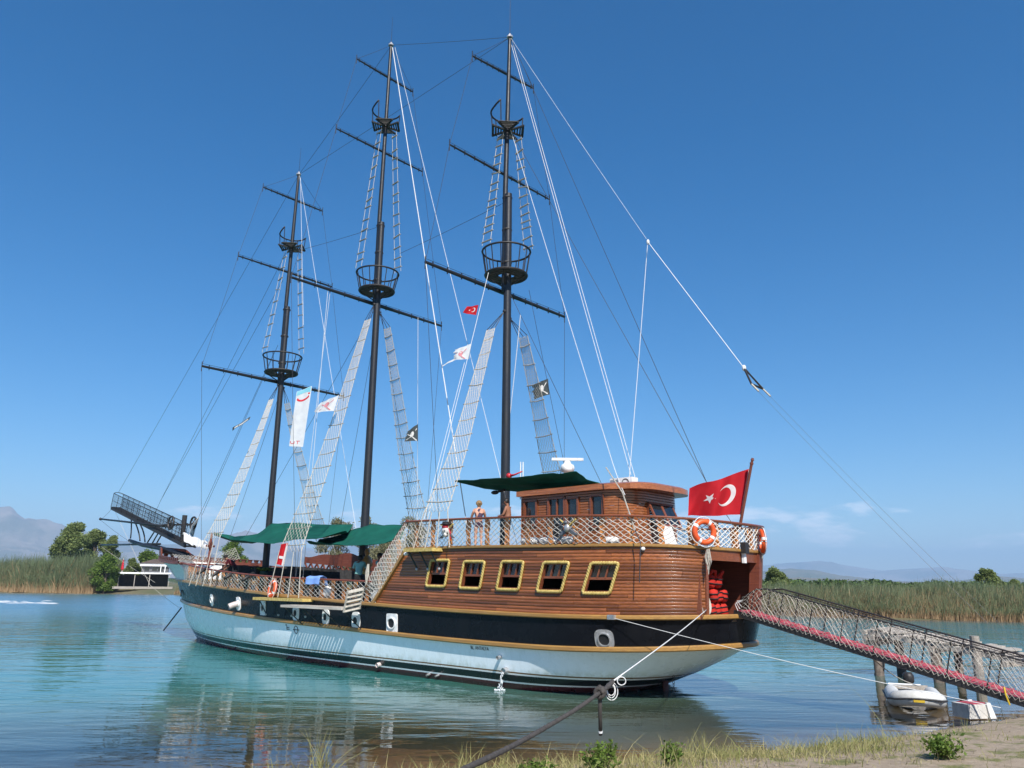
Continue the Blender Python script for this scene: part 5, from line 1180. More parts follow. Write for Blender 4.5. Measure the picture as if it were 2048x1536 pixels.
# pillows along the upper deck net
def pillow(px, py, L, label, mat='cushion', y=3.0):
    q = PY(px, py, y); b_ = np.array([q[0], y, zD(q[0]) + 0.03])
    mb = MB().grid(lambda u, v: ((v - 0.5)*L + 0.02*noise.noise((u*4, v*4, px)), 0.17*math.cos(2*math.pi*u)*(1 - abs(2*v-1)**5)**0.4, 0.12 + 0.11*math.sin(2*math.pi*u)*(1 - abs(2*v-1)**5)**0.4 + 0.02*noise.noise((u*5, v*7, px*0.1))), 14, 10, 0, True)
    o = bpy.data.objects.new('cushion', mb.mesh('cushion', MAT[mat], smooth=True)); COL.objects.link(o); o.location = toW(b_); o.rotation_euler = (0, 0, SHIPROT); tag(o, label, 'cushion', 'white cushions behind the net')
pillow(1097, 1083, 0.55, 'white cushion behind the net, left of the crossed sword ornament'); pillow(1140, 1082, 0.50, 'white cushion directly below the crossed sword ornament'); pillow(1218, 1084, 0.62, 'white cushion furthest aft behind the upper deck net', 'cushion', 2.35); pillow(1060, 1087, 0.6, 'low white cushion furthest forward behind the upper deck net')
# white folded tarpaulin at the stern
q = PY(1365, 1070, 1.2); mb = MB().hexa([(-0.4, -0.3, 0), (0.5, -0.3, 0), (0.5, 0.3, 0), (-0.4, 0.3, 0), (0.35, -0.3, 0.08), (0.5, -0.3, 0.55), (0.5, 0.3, 0.55), (0.35, 0.3, 0.08)]); o = mb.build('folded_tarpaulin', MAT['sail']); o.location = toW((q[0], 1.2, zD(-1) + 0.02)); o.rotation_euler = (0, 0, SHIPROT); tag(o, 'white folded tarpaulin leaning on the upper deck by the stern lifebuoy', 'tarpaulin')

# pirate ornaments hung on the net
def ornament(px, py, label, skull):
    q = PY(px, py, 3.40); base = np.array([q[0], 3.40, q[2] - 0.3]); t = thing('pirate_ornament', label, 'ornament', base, 'skull ornaments on the net', True); o = np.array([0, 0, 0.3])
    for s in (1, -1):
        a = o + np.array([s*0.34, -0.02, -0.20]); b = o + np.array([-s*0.26, -0.02, 0.22]); d = (b - a)/np.linalg.norm(b - a); mb = MB(); pts = [a + d*L + np.array([0, 0, -0.05*math.sin(L*5)]) for L in np.linspace(0, 0.42, 7)]
        nrm = np.array([-d[2], 0, d[0]]); vs = []
        for i, p in enumerate(pts): w = 0.045*(0.25 + min(1, i*0.35)); vs += [p - nrm*w, p + nrm*w, p + nrm*w*0.6 + np.array([0, 0.02, 0]), p - nrm*w*0.6 + np.array([0, 0.02, 0])]
        mb.add(vs, [(i*4+k, i*4+(k+1) % 4, i*4+4+(k+1) % 4, i*4+4+k) for i in range(6) for k in range(4)]); fixn(mb.build('sword_blade', MAT['blade'], t))
        MB().tube([a + d*0.42, b], 0.025, 8).build('sword_hilt', MAT['goldrope'], t)
    if skull:
        mb = MB().ball(o + np.array([0, 0.05, 0.03]), (0.12, 0.10, 0.135), 14, 10); mb.hexa([o + np.array(p) for p in ((-0.055, 0.0, -0.17), (0.055, 0.0, -0.17), (0.055, 0.11, -0.16), (-0.055, 0.11, -0.16), (-0.075, 0.0, -0.05), (0.075, 0, -0.05), (0.075, 0.12, -0.05), (-0.075, 0.12, -0.05))]); mb.build('skull', MAT['bone'], t, smooth=True)
        mb = MB()
        for s in (-1, 1): mb.ball(o + np.array([s*0.045, 0.125, 0.01]), (0.028, 0.03, 0.03), 8, 6)
        mb.ball(o + np.array([0, 0.13, -0.05]), (0.014, 0.02, 0.022), 6, 4); mb.box(tuple(o + np.array((-0.045, 0.10, -0.115))), tuple(o + np.array((0.045, 0.125, -0.105)))); mb.build('eye_sockets', MAT['print_black'], t)
        MB().lathe([(0.10, 0.10), (0.112, 0.12), (0.105, 0.18), (0.06, 0.20)], (0, 0.05, 0.3), 14).build('bandana', MAT['red'], t)
        mb = MB().lathe([(0.02, 0.19), (0.17, 0.20), (0.18, 0.215), (0.11, 0.23), (0.09, 0.29), (0.0, 0.31)], (0, 0.04, 0.3), 14); mb.build('hat', MAT['print_black'], t, smooth=True)
        MB().tube([o + np.array(p) for p in ((-0.10, 0.03, 0.1), (-0.17, 0.0, -0.05), (-0.18, 0.0, -0.20), (-0.16, 0.0, -0.28))], [0.022, 0.028, 0.024, 0.012], 8).build('bandana_tail', MAT['red'], t)
    else:
        mb = MB().ball(o + np.array([0, 0.03, 0.0]), (0.085, 0.06, 0.11), 12, 8); mb.build('boss', MAT['steel'], t, smooth=True)
        MB().ball(o + np.array([0.03, 0.05, 0.14]), (0.07, 0.05, 0.05), 10, 6).build('boss_cap', MAT['blade'], t, smooth=True)
ornament(893, 1063, 'black-hatted skull with red bandana and crossed swords on the upper net', True); ornament(1135, 1056, 'grey crossed swords ornament with a round boss on the upper net', False)

# life jackets stacked in the stern doorway
rr = random.Random(8)
for i in range(9):
    row, colm = divmod(i, 3); x = -1.86 + 0.06*rr.uniform(-1, 1); y = 0.88 - 0.31*colm + 0.08*rr.uniform(-1, 1); z = ZFL + 0.02 + row*0.36
    if row == 2 and colm == 2: continue
    base = (x, y, z); t = thing('life_jacket', 'red life jacket in the stern doorway, %s layer, %s from the door jamb' % (('bottom', 'middle', 'top')[row], ('next to', 'second', 'third')[colm] if colm else 'first'), 'life jacket', base, 'stacked life jackets', True)
    def jf(u, v, s=i): a = 2*math.pi*u; w = (1 - abs(2*v-1)**4)**0.5; return (0.13*math.cos(a)*w*(1+0.12*noise.noise((u*3, v*3, s))), 0.17*math.sin(a)*w*(1+0.15*noise.noise((v*4, u*4, s+2))), 0.36*v + 0.02*noise.noise((u*6, v*5, s)))
    MB().grid(jf, 14, 9, 0, True).build('foam_body', MAT['jacket'], t, smooth=True); t.rotation_euler = (rr.uniform(-.2, .2), rr.uniform(-.2, .2), SHIPROT + rr.uniform(-.5, .5))
    for q in (0.12, 0.24): MB().tube([(0.14*math.cos(a), 0.18*math.sin(a), q) for a in np.linspace(0, 2*math.pi, 17)[:-1]], 0.016, 4, closed=True).build('strap', MAT['strap'], t)
    if row == 2: MB().tube([(-0.05, 0.1, 0.3), (-0.12, 0.05, 0.45), (-0.12, -0.05, 0.45), (-0.05, -0.1, 0.3)], 0.05, 8).build('collar', MAT['jacket'], t, smooth=True)
mb = MB()
for k in range(5): mb.torus((-2.0, 1.40, ZFL + 0.36), (0, 1, 0), (0.15, 0, 1), 0.17 + 0.022*k, 0.013, 24, 5)
o = mb.build('rope_coil', MAT['rope'], None, (-1.95, 1.42, ZFL + 0.1)); o.location = toW((-1.95, 1.42, ZFL + 0.1)); o.rotation_euler = (0, 0, SHIPROT); tag(o, 'coiled rope hanging just inside the stern doorway', 'rope')
# rope hanks hanging on the rails
def hank(px, py, Y, L, label, n=6, mat='rope'):
    q = PY(px, py, Y); t = MB(); rr = random.Random(px)
    for k in range(n):
        w = rr.uniform(0.03, 0.09); l = L*rr.uniform(0.55, 1); dx = rr.uniform(-0.05, 0.05); t.tube([(dx, 0, 0), (dx + w, 0.02*k/n, -l*0.5), (dx + w*0.3, 0.03, -l), (dx - w*0.6, 0.02, -l*0.6), (dx, 0, 0)], 0.008, 5)
    o = t.build('rope_hank', MAT[mat]); o.location = toW((q[0], Y, q[2])); o.rotation_euler = (0, 0, SHIPROT); tag(o, label, 'rope', 'rope hanks')
hank(737, 1128, 3.4, 0.75, 'pale rope hank hanging on the main deck rail near the castle stairs', 9); p_ = cpos(S_JAMB - 0.1, 0.98, 0.10); hank(1416, 1098, p_[1], 0.62, 'pale rope hank hanging below the stern lifebuoy', 7); p_ = cpos(S_JAMB2 + 0.4, 0.98, 0.1); hank(1519, 1105, p_[1], 0.4, 'small rope hank at the far end of the stern rail', 5)
# bundle of pale netting and cloth on the main deck rail
for px, py, lab in ((650, 1183, 'bundled white net lying behind the main deck rail near the boarding platform'), (757, 1180, 'white bags tucked behind the net at the foot of the castle stairs')):
    q = PY(px, py, 3.05); b_ = np.array([q[0], 3.0, zU(q[0]) + 0.02]); mb = MB().grid(lambda u, v: (0.42*math.sin(math.pi*v)*math.cos(2*math.pi*u)*(1+0.3*noise.noise((u*3, v*3, px))), 0.16*math.sin(math.pi*v)*math.sin(2*math.pi*u), 0.42*(1-math.cos(math.pi*v))/2*(1+0.25*noise.noise((u*4, v*2, px+1)))), 16, 10, 0, True)
    o = bpy.data.objects.new('net_bundle' if px < 700 else 'bag', mb.mesh('bundle', MAT['cushion'], smooth=True)); COL.objects.link(o); o.location = toW(b_); o.rotation_euler = (0, 0, SHIPROT); tag(o, lab, 'net' if px < 700 else 'bag')
# rubbish of small stern fittings: black box lamp and lights under the taffrail
p_ = upos(s_of_y(0.35), 0.0, 0.10); MB().box((p_[0]-0.08, p_[1]-0.10, p_[2]-0.12), (p_[0]+0.06, p_[1]+0.10, p_[2]+0.16)).build('stern_light', MAT['iron'], SHIP)
p_ = cpos(s_of_y(0.35), 0.9, 0.06); MB().box((p_[0]-0.05, p_[1]-0.07, p_[2]-0.12), (p_[0]+0.02, p_[1]+0.05, p_[2]+0.16)).build('junction_box', MAT['white'], SHIP)
p_ = cpos(s_of_x(-0.95), 0.97, 0.06); MB().ball(p_, (0.05, 0.07, 0.05), 8, 6).build('flood_lamp', MAT['white'], SHIP); p_ = np.array(PY(812, 1108, 3.42)); MB().ball(p_, (0.09, 0.07, 0.06), 10, 6).build('flood_lamp', MAT['white'], SHIP)
p_ = hull_pt(-0.25, 2.02, 0.10); MB().box((p_[0]-0.10, p_[1]-0.06, p_[2]-0.05), (p_[0]+0.10, p_[1]+0.05, p_[2]+0.06)).build('mooring_bracket', MAT['steel'], SHIP)
# potted plant on the main deck
q = PY(528, 1137, 1.2); PT_ = thing('potted_plant', 'small leafy green plant in a pot near the fore mast', 'plant', (q[0], 1.2, q[2] - 0.38), None, True)
MB().lathe([(0.0, 0), (0.14, 0), (0.18, 0.26), (0.15, 0.27), (0.0, 0.24)], (0, 0, 0), 12).build('pot', MAT['seatgreen'], PT_)

# ================================================================== flags
def flag_thing(name, label, base_w, group=None):
    return thing(name, label, 'flag', tuple(base_w), group)
def make_flag(name, label, cor, Y, wave, mat, group=None, amp=0.08, nu=36, nv=20, shear=0.0, ragged=0.0, plane='world', wdir=(0, 1, 0), seed=0.0):
    """cor: photo pixels TL.. as hoist-top, hoist-bottom, fly-bottom, fly-top; flag hangs in the vertical plane y = Y (world) through the pole"""
    C4 = [hit(p[0], p[1], (0, Y, 0), np.array([0, 1.0, 0])) for p in cor]; ht, hb, fb, ft = C4; base = hb.copy(); wd = np.array(wdir, float)
    def f(u, v, off=0.0):       # u hoist->fly, v bottom->top
        p = (hb*(1-v) + ht*v)*(1-u) + (fb*(1-v) + ft*v)*u
        w = amp*u**0.7*(math.sin(wave*u*2*math.pi - 1.1*v + seed) + 0.45*math.sin(wave*1.9*u*2*math.pi + 2.3*v + 1 + seed)); e = ragged*noise.noise((v*6, seed, 2.0))*u**3
        return p + wd*(w + off) + (ft - ht)*e*0.3 + np.array([0, 0, 0.25*amp*math.sin(wave*u*6.28 + 0.5)*u]) - base
    t = flag_thing(name, label, base, group); MB().grid(lambda u, v: f(u, v), nu, nv).build('cloth', mat, t, smooth=True); t['hoist'] = 0
    del t['hoist']; return t, f
def emblem(t, f, poly_strips, mat, name, off=0.006):
    mb = MB()
    for s in (-1, 1):
        for A, B in poly_strips:      # two matching polylines in (u, v)
            n = len(A); vs = [f(a[0], a[1], s*off) for a in A] + [f(b[0], b[1], s*off) for b in B]; mb.add(vs, [(i, i+1, n+i+1, n+i) for i in range(n-1)])
    return mb.build(name, mat, t)
def crescent(asp, cx=0.5, r1=0.25, r2=0.2, d=0.0625, cy=0.5):
    # outer circle centre (cx, cy) in units of flag height; inner shifted to the fly by d
    xi = (d*d + r1*r1 - r2*r2)/(2*d); a1 = math.acos(xi/r1); a2 = math.atan2(math.sqrt(r1*r1 - xi*xi), xi - d)
    A = [((cx + r1*math.cos(a))/asp, cy + r1*math.sin(a)) for a in np.linspace(a1, 2*math.pi - a1, 40)]; B = [((cx + d + r2*math.cos(a))/asp, cy + r2*math.sin(a)) for a in np.linspace(a2, 2*math.pi - a2, 40)]
    return [(A, B)]
def star(asp, cx, cy, r, rot=math.pi):
    out = []
    for k in range(5):
        a = rot + 2*math.pi*k/5; tip = np.array([cx + r*math.cos(a), cy + r*math.sin(a)]); l = np.array([cx + 0.382*r*math.cos(a - math.pi/5), cy + 0.382*r*math.sin(a - math.pi/5)]); r_ = np.array([cx + 0.382*r*math.cos(a + math.pi/5), cy + 0.382*r*math.sin(a + math.pi/5)]); c = np.array([cx, cy])
        A = [tuple(c*(1-t) + l*t) for t in (0, 1)] + [tuple(tip)]; B = [tuple(c*(1-t) + r_*t) for t in (0, 1)] + [tuple(tip)]; out.append(([(p[0]/asp, p[1]) for p in A], [(p[0]/asp, p[1]) for p in B]))
    return out
# ensign on its staff at the stern
SA, SB = PY(1478, 1052, 0.35), PY(1505.5, 916, 0.35); SB2 = SA + (SB - SA)*0.93
ST = thing('flag_staff', 'turned red-brown wooden staff leaning aft over the stern rail', 'flagpole', SA - np.array([0, 0, 0.1]), None, True)
dv = SB - SA; ST_b = SA - np.array([0, 0, 0.1])
MB().tube([SA - np.array([0, 0, 0.1]) - ST_b, SA + dv*0.9 - ST_b, SA + dv*0.905 - ST_b, SA + dv*0.93 - ST_b, SA + dv*0.935 - ST_b, SA + dv*0.96 - ST_b, SA + dv*0.965 - ST_b, SA + dv - ST_b], [0.04, 0.036, 0.048, 0.048, 0.032, 0.032, 0.048, 0.03], 12).build('shaft', MAT['redwood'], ST)
Yw = float(toW(SA)[1]) - 0.02
asp = 1.5
t, f = make_flag('flag', 'large red flag with white crescent and star flying at the stern', [(1500, 937), (1483, 1029), (1376, 1033), (1383, 976)], Yw, 1.35, MAT['flag_red'], amp=0.17, nu=48, nv=26, seed=0.6)
emblem(t, f, crescent(asp, 0.53, 0.27, 0.215, 0.068), MAT['flag_white'], 'crescent'); emblem(t, f, star(asp, 0.98, 0.5, 0.15, math.pi + 0.2), MAT['flag_white'], 'star')
emblem(t, f, [([(0.0, v) for v in np.linspace(0, 1, 12)], [(0.022, v) for v in np.linspace(0, 1, 12)])], MAT['flag_white'], 'hoist_tape')
def Yof(px, py, Y): return float(toW(PY(px, py, Y))[1])
t, f = make_flag('flag', 'small red flag with white crescent between main and mizzen masts', [(957, 610), (952, 630), (926, 626), (934, 613)], Yof(955, 620, 1.1), 0.8, MAT['flag_red'], 'halyard flags', 0.05, 20, 12)
emblem(t, f, crescent(1.5), MAT['flag_white'], 'crescent'); emblem(t, f, star(1.5, 0.95, 0.5, 0.12), MAT['flag_white'], 'star')
def skullprint(t, f, mat, asp=1.4, c=(0.45, 0.5)):
    A = [((c[0]*asp + 0.17*math.cos(a))/asp, c[1] + 0.08 + 0.20*math.sin(a)) for a in np.linspace(0, math.pi, 14)]; B = [((c[0]*asp + 0.13*math.cos(a))/asp, c[1] - 0.02 - 0.10*math.sin(a)) for a in np.linspace(0, math.pi, 14)]
    st = [(A, B)]
    for s in (1, -1): st.append(([((c[0]*asp - 0.42)/asp, c[1] - s*0.34), ((c[0]*asp)/asp, c[1] - 0.02), ((c[0]*asp + 0.42)/asp, c[1] + s*0.30)], [((c[0]*asp - 0.38)/asp, c[1] - s*0.40), ((c[0]*asp + 0.02)/asp, c[1] - 0.09), ((c[0]*asp + 0.46)/asp, c[1] + s*0.23)]))
    emblem(t, f, st, mat, 'skull_print')
t, f = make_flag('flag', 'white flag with faded pink skull print and torn fly near the mizzen shroud', [(943, 687), (938, 718), (908, 720), (909, 700)], Yof(940, 700, 1.3), 0.9, MAT['flag_white'], 'halyard flags', 0.06, 24, 14, ragged=0.5, seed=1.0); skullprint(t, f, MAT['print_pink'], 1.2, (0.6, 0.4))
b0 = hit(910, 718, (0, Yof(940, 700, 1.3), 0), np.array([0, 1.0, 0])); b1 = hit(884, 732, (0, Yof(940, 700, 1.3), 0), np.array([0, 1.0, 0])); tb = np.array(t.location)
MB().grid(lambda u, v: b0*(1-u) + b1*u + np.array([0, 0.03*math.sin(u*9), (v-0.5)*0.07*(1-u*0.5)]) - tb, 12, 2).build('torn_strip', MAT['flag_white'], t, smooth=True)
t, f = make_flag('flag', 'white flag with faded skull print streaming beside the main port shroud', [(678, 790), (668, 822), (628, 824), (640, 806)], Yof(672, 806, 1.9), 1.1, MAT['flag_white'], 'halyard flags', 0.08, 24, 14, ragged=0.3, seed=2.0); skullprint(t, f, MAT['print_pink'], 1.4, (0.5, 0.45))
t, f = make_flag('flag', 'ragged grey flag behind the starboard mizzen shroud', [(1096, 757), (1099, 789), (1068, 798), (1066, 770)], Yof(1097, 772, -1.6), 0.8, MAT['flag_grey'], 'halyard flags', 0.05, 24, 14, ragged=0.8, seed=3.0); skullprint(t, f, MAT['bone'], 1.2, (0.45, 0.45))
t, f = make_flag('flag', 'dark grey flag behind the starboard main shroud', [(836, 848), (836, 882), (809, 882), (815, 862)], Yof(836, 865, -1.2), 0.8, MAT['flag_grey'], 'halyard flags', 0.05, 20, 12, ragged=0.4, seed=4.0); skullprint(t, f, MAT['bone'], 1.0, (0.5, 0.4))
t, f = make_flag('flag', 'narrow pale pennant streaming ahead of the fore mast', [(501, 833), (499, 839), (464, 862), (466, 856)], Yof(500, 836, 2.0), 1.3, MAT['flag_grey'], 'halyard flags', 0.05, 24, 6, seed=5.0)
emblem(t, f, [([(u, 0.2) for u in np.linspace(0.1, 0.9, 9)], [(u, 0.7) for u in np.linspace(0.1, 0.9, 9)])], MAT['flag_white'], 'pale_stripe')
# tall white banner with a red smile mark, cyan head
Yb = Yof(615, 800, 1.6)
t, f = make_flag('banner', 'tall white banner with red smile mark and cyan head by the fore mast', [(624, 772), (606, 894), (579, 892), (594, 783)], Yb, 0.7, MAT['flag_white'], None, 0.05, 16, 40, seed=0.3); t['category'] = 'banner'
emblem(t, f, [([(u, 0.90 + 0.03*math.sin(u*3)) for u in np.linspace(0.05, 0.97, 9)], [(u, 0.995) for u in np.linspace(0.05, 0.97, 9)])], MAT['flag_cyan'], 'cyan_head')
A = [(0.50 + 0.42*math.cos(a), 0.845 + 0.060*math.sin(a)) for a in np.linspace(math.pi*1.02, math.pi*2.05, 24)]; B = [(0.50 + 0.34*math.cos(a), 0.862 + 0.045*math.sin(a)) for a in np.linspace(math.pi*1.02, math.pi*2.05, 24)]
emblem(t, f, [(A, B), ([(0.08, 0.90), (0.18, 0.905)], [(0.06, 0.875), (0.2, 0.875)])], MAT['print_red'], 'smile_mark')
letters = []
for u0, strokes in ((0.68, [((0, 1), (0, 0.25)), ((0.02, 0.15), (0.22, 0.15)), ((0.24, 0.25), (0.24, 1))]), (0.30, [((0, 0.95), (0.26, 0.95)), ((0.13, 0.9), (0.13, 0.08))])):
    for a, b in strokes:
        w = 0.045; A = [(u0 + a[0], 0.035 + 0.055*a[1]), (u0 + b[0], 0.035 + 0.055*b[1])]; hz_ = abs(a[1] - b[1]) < 0.01
        letters.append((A, [(A[0][0] + (0 if hz_ else w), A[0][1] + (0.010 if hz_ else 0)), (A[1][0] + (0 if hz_ else w), A[1][1] + (0.010 if hz_ else 0))]))
emblem(t, f, letters, MAT['print_red'], 'letters_ut')
# small red and white flag draped low on the main shroud
t, f = make_flag('flag', 'red and white flag hanging limp at the foot of the main port shroud', [(577, 1086), (566, 1132), (554, 1128), (563, 1088)], Yof(566, 1110, 3.42), 0.6, MAT['flag_red'], 'halyard flags', 0.05, 12, 24, seed=1.0)
emblem(t, f, [([(0.0, v) for v in np.linspace(0, 1, 9)], [(0.28, v) for v in np.linspace(0, 1, 9)]), ([(0.3, v) for v in (0.28, 0.34, 0.40)], [(0.9, v) for v in (0.30, 0.36, 0.42)])], MAT['flag_white'], 'white_band')

# ================================================================== people
SKIN = {'fair': plain('fair_skin', (0.52, 0.29, 0.21), (0.44, 0.23, 0.16), 0.5, 6, 0.05), 'tan': plain('tanned_skin', (0.30, 0.14, 0.085), (0.24, 0.105, 0.06), 0.5, 6, 0.05), 'brown': plain('brown_skin', (0.17, 0.085, 0.055), (0.13, 0.06, 0.04), 0.5, 6, 0.05)}
HAIR = {'blond': plain('blond_hair', (0.30, 0.19, 0.09), (0.18, 0.11, 0.05), 0.6, 30, 0.5), 'dark': plain('dark_hair', (0.018, 0.013, 0.011), (0.010, 0.008, 0.007), 0.5, 30, 0.5)}
CLO = {'teal': plain('teal_shirt', (0.21, 0.44, 0.40), (0.17, 0.36, 0.33), 0.85, 5, 0.3), 'maroon': plain('maroon_shirt', (0.13, 0.012, 0.022), (0.09, 0.009, 0.016), 0.85, 5, 0.3), 'navy': plain('navy_print', (0.015, 0.02, 0.06), (0.08, 0.03, 0.05), 0.7, 22, 0.1), 'black': plain('black_cloth', (0.013, 0.013, 0.015), (0.02, 0.02, 0.022), 0.85, 6, 0.2), 'grey': plain('grey_shorts', (0.11, 0.12, 0.14), (0.08, 0.09, 0.10), 0.85, 6, 0.2)}
def person(label, base, face, H, J, skin, regions, hair, hairmat, long_hair=False):
    """J: overrides of joint positions for a 1.7 m figure, x forward, y left; regions: list of (test, material)"""
    D = dict(pel=(0, 0, .93), spi=(0, 0, 1.10), che=(0, 0, 1.30), nec=(0, 0, 1.45), hdb=(.015, 0, 1.53), hd=(.025, 0, 1.61), hdt=(.01, 0, 1.67))
    for s, n_ in ((1, 'L'), (-1, 'R')):
        D.update({'sh'+n_: (0, s*.17, 1.385), 'el'+n_: (-.02, s*.23, 1.12), 'wr'+n_: (.05, s*.24, .88), 'hip'+n_: (0, s*.09, .88), 'kn'+n_: (.02, s*.10, .49), 'an'+n_: (-.01, s*.105, .08), 'to'+n_: (.15, s*.12, .03)})
    D.update(J)
    Rd = dict(pel=.125, spi=.115, che=.14, nec=.052, hdb=.07, hd=.098, hdt=.07)
    for n_ in 'LR': Rd.update({'sh'+n_: .062, 'el'+n_: .043, 'wr'+n_: .028, 'hip'+n_: .088, 'kn'+n_: .056, 'an'+n_: .037, 'to'+n_: .030})
    E_ = [('pel', 'spi'), ('spi', 'che'), ('che', 'nec'), ('nec', 'hdb'), ('hdb', 'hd'), ('hd', 'hdt')]
    for n_ in 'LR': E_ += [('che', 'sh'+n_), ('sh'+n_, 'el'+n_), ('el'+n_, 'wr'+n_), ('pel', 'hip'+n_), ('hip'+n_, 'kn'+n_), ('kn'+n_, 'an'+n_), ('an'+n_, 'to'+n_)]
    # hands: palm and five fingers
    for n_ in 'LR':
        w = np.array(D['wr'+n_]); e = np.array(D['el'+n_]); d = (w - e)/np.linalg.norm(w - e); sdv = np.cross(d, (0, 1, 0) if abs(d[1]) < 0.8 else (0, 0, 1)); sdv /= np.linalg.norm(sdv)
        D['pa'+n_] = tuple(w + d*0.07); Rd['pa'+n_] = .032; E_.append(('wr'+n_, 'pa'+n_))
        for i, (o_, L) in enumerate(((-.030, .075), (-.010, .085), (.010, .08), (.030, .062), (.050, .04))):
            base_ = w + d*(0.085 if i < 4 else 0.02) + sdv*o_*0.9; D['f%d%s' % (i, n_)] = tuple(base_); D['g%d%s' % (i, n_)] = tuple(base_ + d*L*0.8 + sdv*o_*0.25); Rd['f%d%s' % (i, n_)] = .009; Rd['g%d%s' % (i, n_)] = .0075
            E_ += [('pa'+n_, 'f%d%s' % (i, n_)), ('f%d%s' % (i, n_), 'g%d%s' % (i, n_))]
    hd = np.array(D['hd']); ff = np.array(J.get('look', (1, 0, 0)), float); ff /= np.linalg.norm(ff)
    names = [k for k in D if k != 'look']; idx = {k: i for i, k in enumerate(names)}; sc = H/1.7
    me = bpy.data.meshes.new('body'); me.from_pydata([tuple(np.array(D[k])*sc) for k in names], [(idx[a], idx[b]) for a, b in E_], [])
    tmp = bpy.data.objects.new('tmp', me); COL.objects.link(tmp); sk = tmp.modifiers.new('skin', 'SKIN'); sk.use_smooth_shade = True; ss_ = tmp.modifiers.new('sub', 'SUBSURF'); ss_.levels = 1; ss_.render_levels = 1
    for k in names:
        r = Rd[k]*sc; tmp.data.skin_vertices[0].data[idx[k]].radius = (r*(1.28 if k in ('pel', 'spi', 'che') else 1), r*(0.86 if k in ('pel', 'spi', 'che') else 1))
    tmp.data.skin_vertices[0].data[idx['pel']].use_root = True
    bpy.context.view_layer.update(); bm_ = bpy.data.meshes.new_from_object(tmp.evaluated_get(bpy.context.evaluated_depsgraph_get())); bpy.data.objects.remove(tmp); bm_.name = 'body'; bm_.materials.clear()
    mats = [skin] + [m for _, m in regions]
    for m in mats: bm_.materials.append(m)
    segs = [(np.array(D[a])*sc, np.array(D[b])*sc, a, b) for a, b in E_]
    for p in bm_.polygons:
        c = np.array(p.center); best = None
        for a, b, na, nb in segs:
            ab = b - a; t_ = min(1, max(0, (c - a) @ ab/(ab @ ab))); d = np.linalg.norm(c - a - ab*t_)
            if best is None or d < best[0]: best = (d, na, nb, t_)
        for i, (test, _) in enumerate(regions):
            if test(best[1][:2] + '-' + best[2][:2], best[3], c/sc): p.material_index = i + 1; break
        p.use_smooth = True
    t = thing('person', label, 'person', base, 'people aboard', True); t.rotation_euler = (0, 0, SHIPROT + face)
    link(bpy.data.objects.new('body', bm_), t)
    h0 = hd*sc; up = np.array([0, 0, 1.0]); sidev = np.cross(up, ff)
    def hp(u, v):
        a = 2*math.pi*u; e = math.pi/2*v*1.15; back = -math.cos(a)
        lim = 0.55 + 0.6*max(0, back) + 0.15*abs(math.sin(a)); e = math.pi*0.62*v*lim/1.0
        return h0 + sc*0.116*(up*math.cos(e)*1.08 + (ff*math.cos(a) + sidev*math.sin(a))*math.sin(e)) - sc*ff*0.012
    mb = MB().grid(hp, 18, 7, 0, True)
    if long_hair: mb.ball(h0 - ff*0.11*sc + up*0.02*sc, 0.05*sc, 10, 7)
    mb.build('hair', hairmat, t, smooth=True)
    mb = MB()
    for s in (-1, 1): mb.ball(h0 + sc*(ff*0.092 + sidev*0.034*s + up*0.005), 0.010*sc, 6, 4)
    mb.build('eyes', MAT['print_black'], t); mb = MB().hexa([h0 + sc*(ff*a + sidev*b + up*c) for a, b, c in ((.09, -.014, -.035), (.115, -.012, -.03), (.115, .012, -.03), (.09, .014, -.035), (.09, -.008, .01), (.098, -.006, .01), (.098, .006, .01), (.09, .008, .01))])
    mb.build('nose', skin, t); mb = MB()
    for s in (-1, 1): mb.ball(h0 + sc*(sidev*0.098*s - ff*0.005 - up*0.01), (0.018*sc, 0.012*sc, 0.028*sc), 6, 5)
    mb.build('ears', skin, t); MB().beam(h0 + sc*(ff*0.09 - sidev*0.022 - up*0.055), h0 + sc*(ff*0.09 + sidev*0.022 - up*0.055), 0.012*sc, 0.009*sc).build('mouth', MAT['print_pink'], t)
    return t
def R_in(*pairs): return lambda e, t_, c: e in pairs
shirt = lambda e, t_, c: e in ('sp-ch', 'pe-sp', 'ch-sh') or (e == 'sh-el' and t_ < 0.7) or (e == 'ch-ne' and t_ < 0.35)
pants = lambda e, t_, c: e in ('pe-hi', 'hi-kn') or (e == 'kn-an' and t_ < 0.85)
shorts = lambda e, t_, c: e == 'pe-hi' or (e == 'hi-kn' and t_ < 0.75)
zq = zD(6) - 0.02
person('woman in a dark bikini seen from behind, hands on the upper deck rail', (6.0, 1.55, zq), math.radians(-35), 1.58, dict(elL=(.16, .24, 1.15), wrL=(.30, .16, .98), elR=(.14, -.26, 1.14), wrR=(.28, -.30, .98), knR=(.06, -.10, .49)), SKIN['fair'],
       [(lambda e, t_, c: (e in ('sp-ch', 'ch-sh', 'ch-ne') and 1.19 < c[2] < 1.27) or (e == 'ch-ne' and abs(c[1]) < 0.02 and c[0] < -0.05), CLO['navy']), (lambda e, t_, c: e in ('pe-hi', 'pe-sp', 'hi-kn') and 0.80 < c[2] < 0.98, CLO['navy'])], True, HAIR['blond'], True)
q = PY(1016, 1010, 2.0); person('tanned bare-chested man in dark shorts standing by the mizzen mast', (q[0], 2.0, zq), math.radians(25), 1.52, dict(hdb=(.05, 0, 1.52), hd=(.09, 0, 1.58), hdt=(.08, 0, 1.66), elL=(.10, .22, 1.12), wrL=(.26, .10, 1.10), elR=(.08, -.22, 1.12), wrR=(.24, -.10, 1.08), look=(1, 0, -0.3)), SKIN['tan'], [(shorts, CLO['black'])], True, HAIR['dark'])
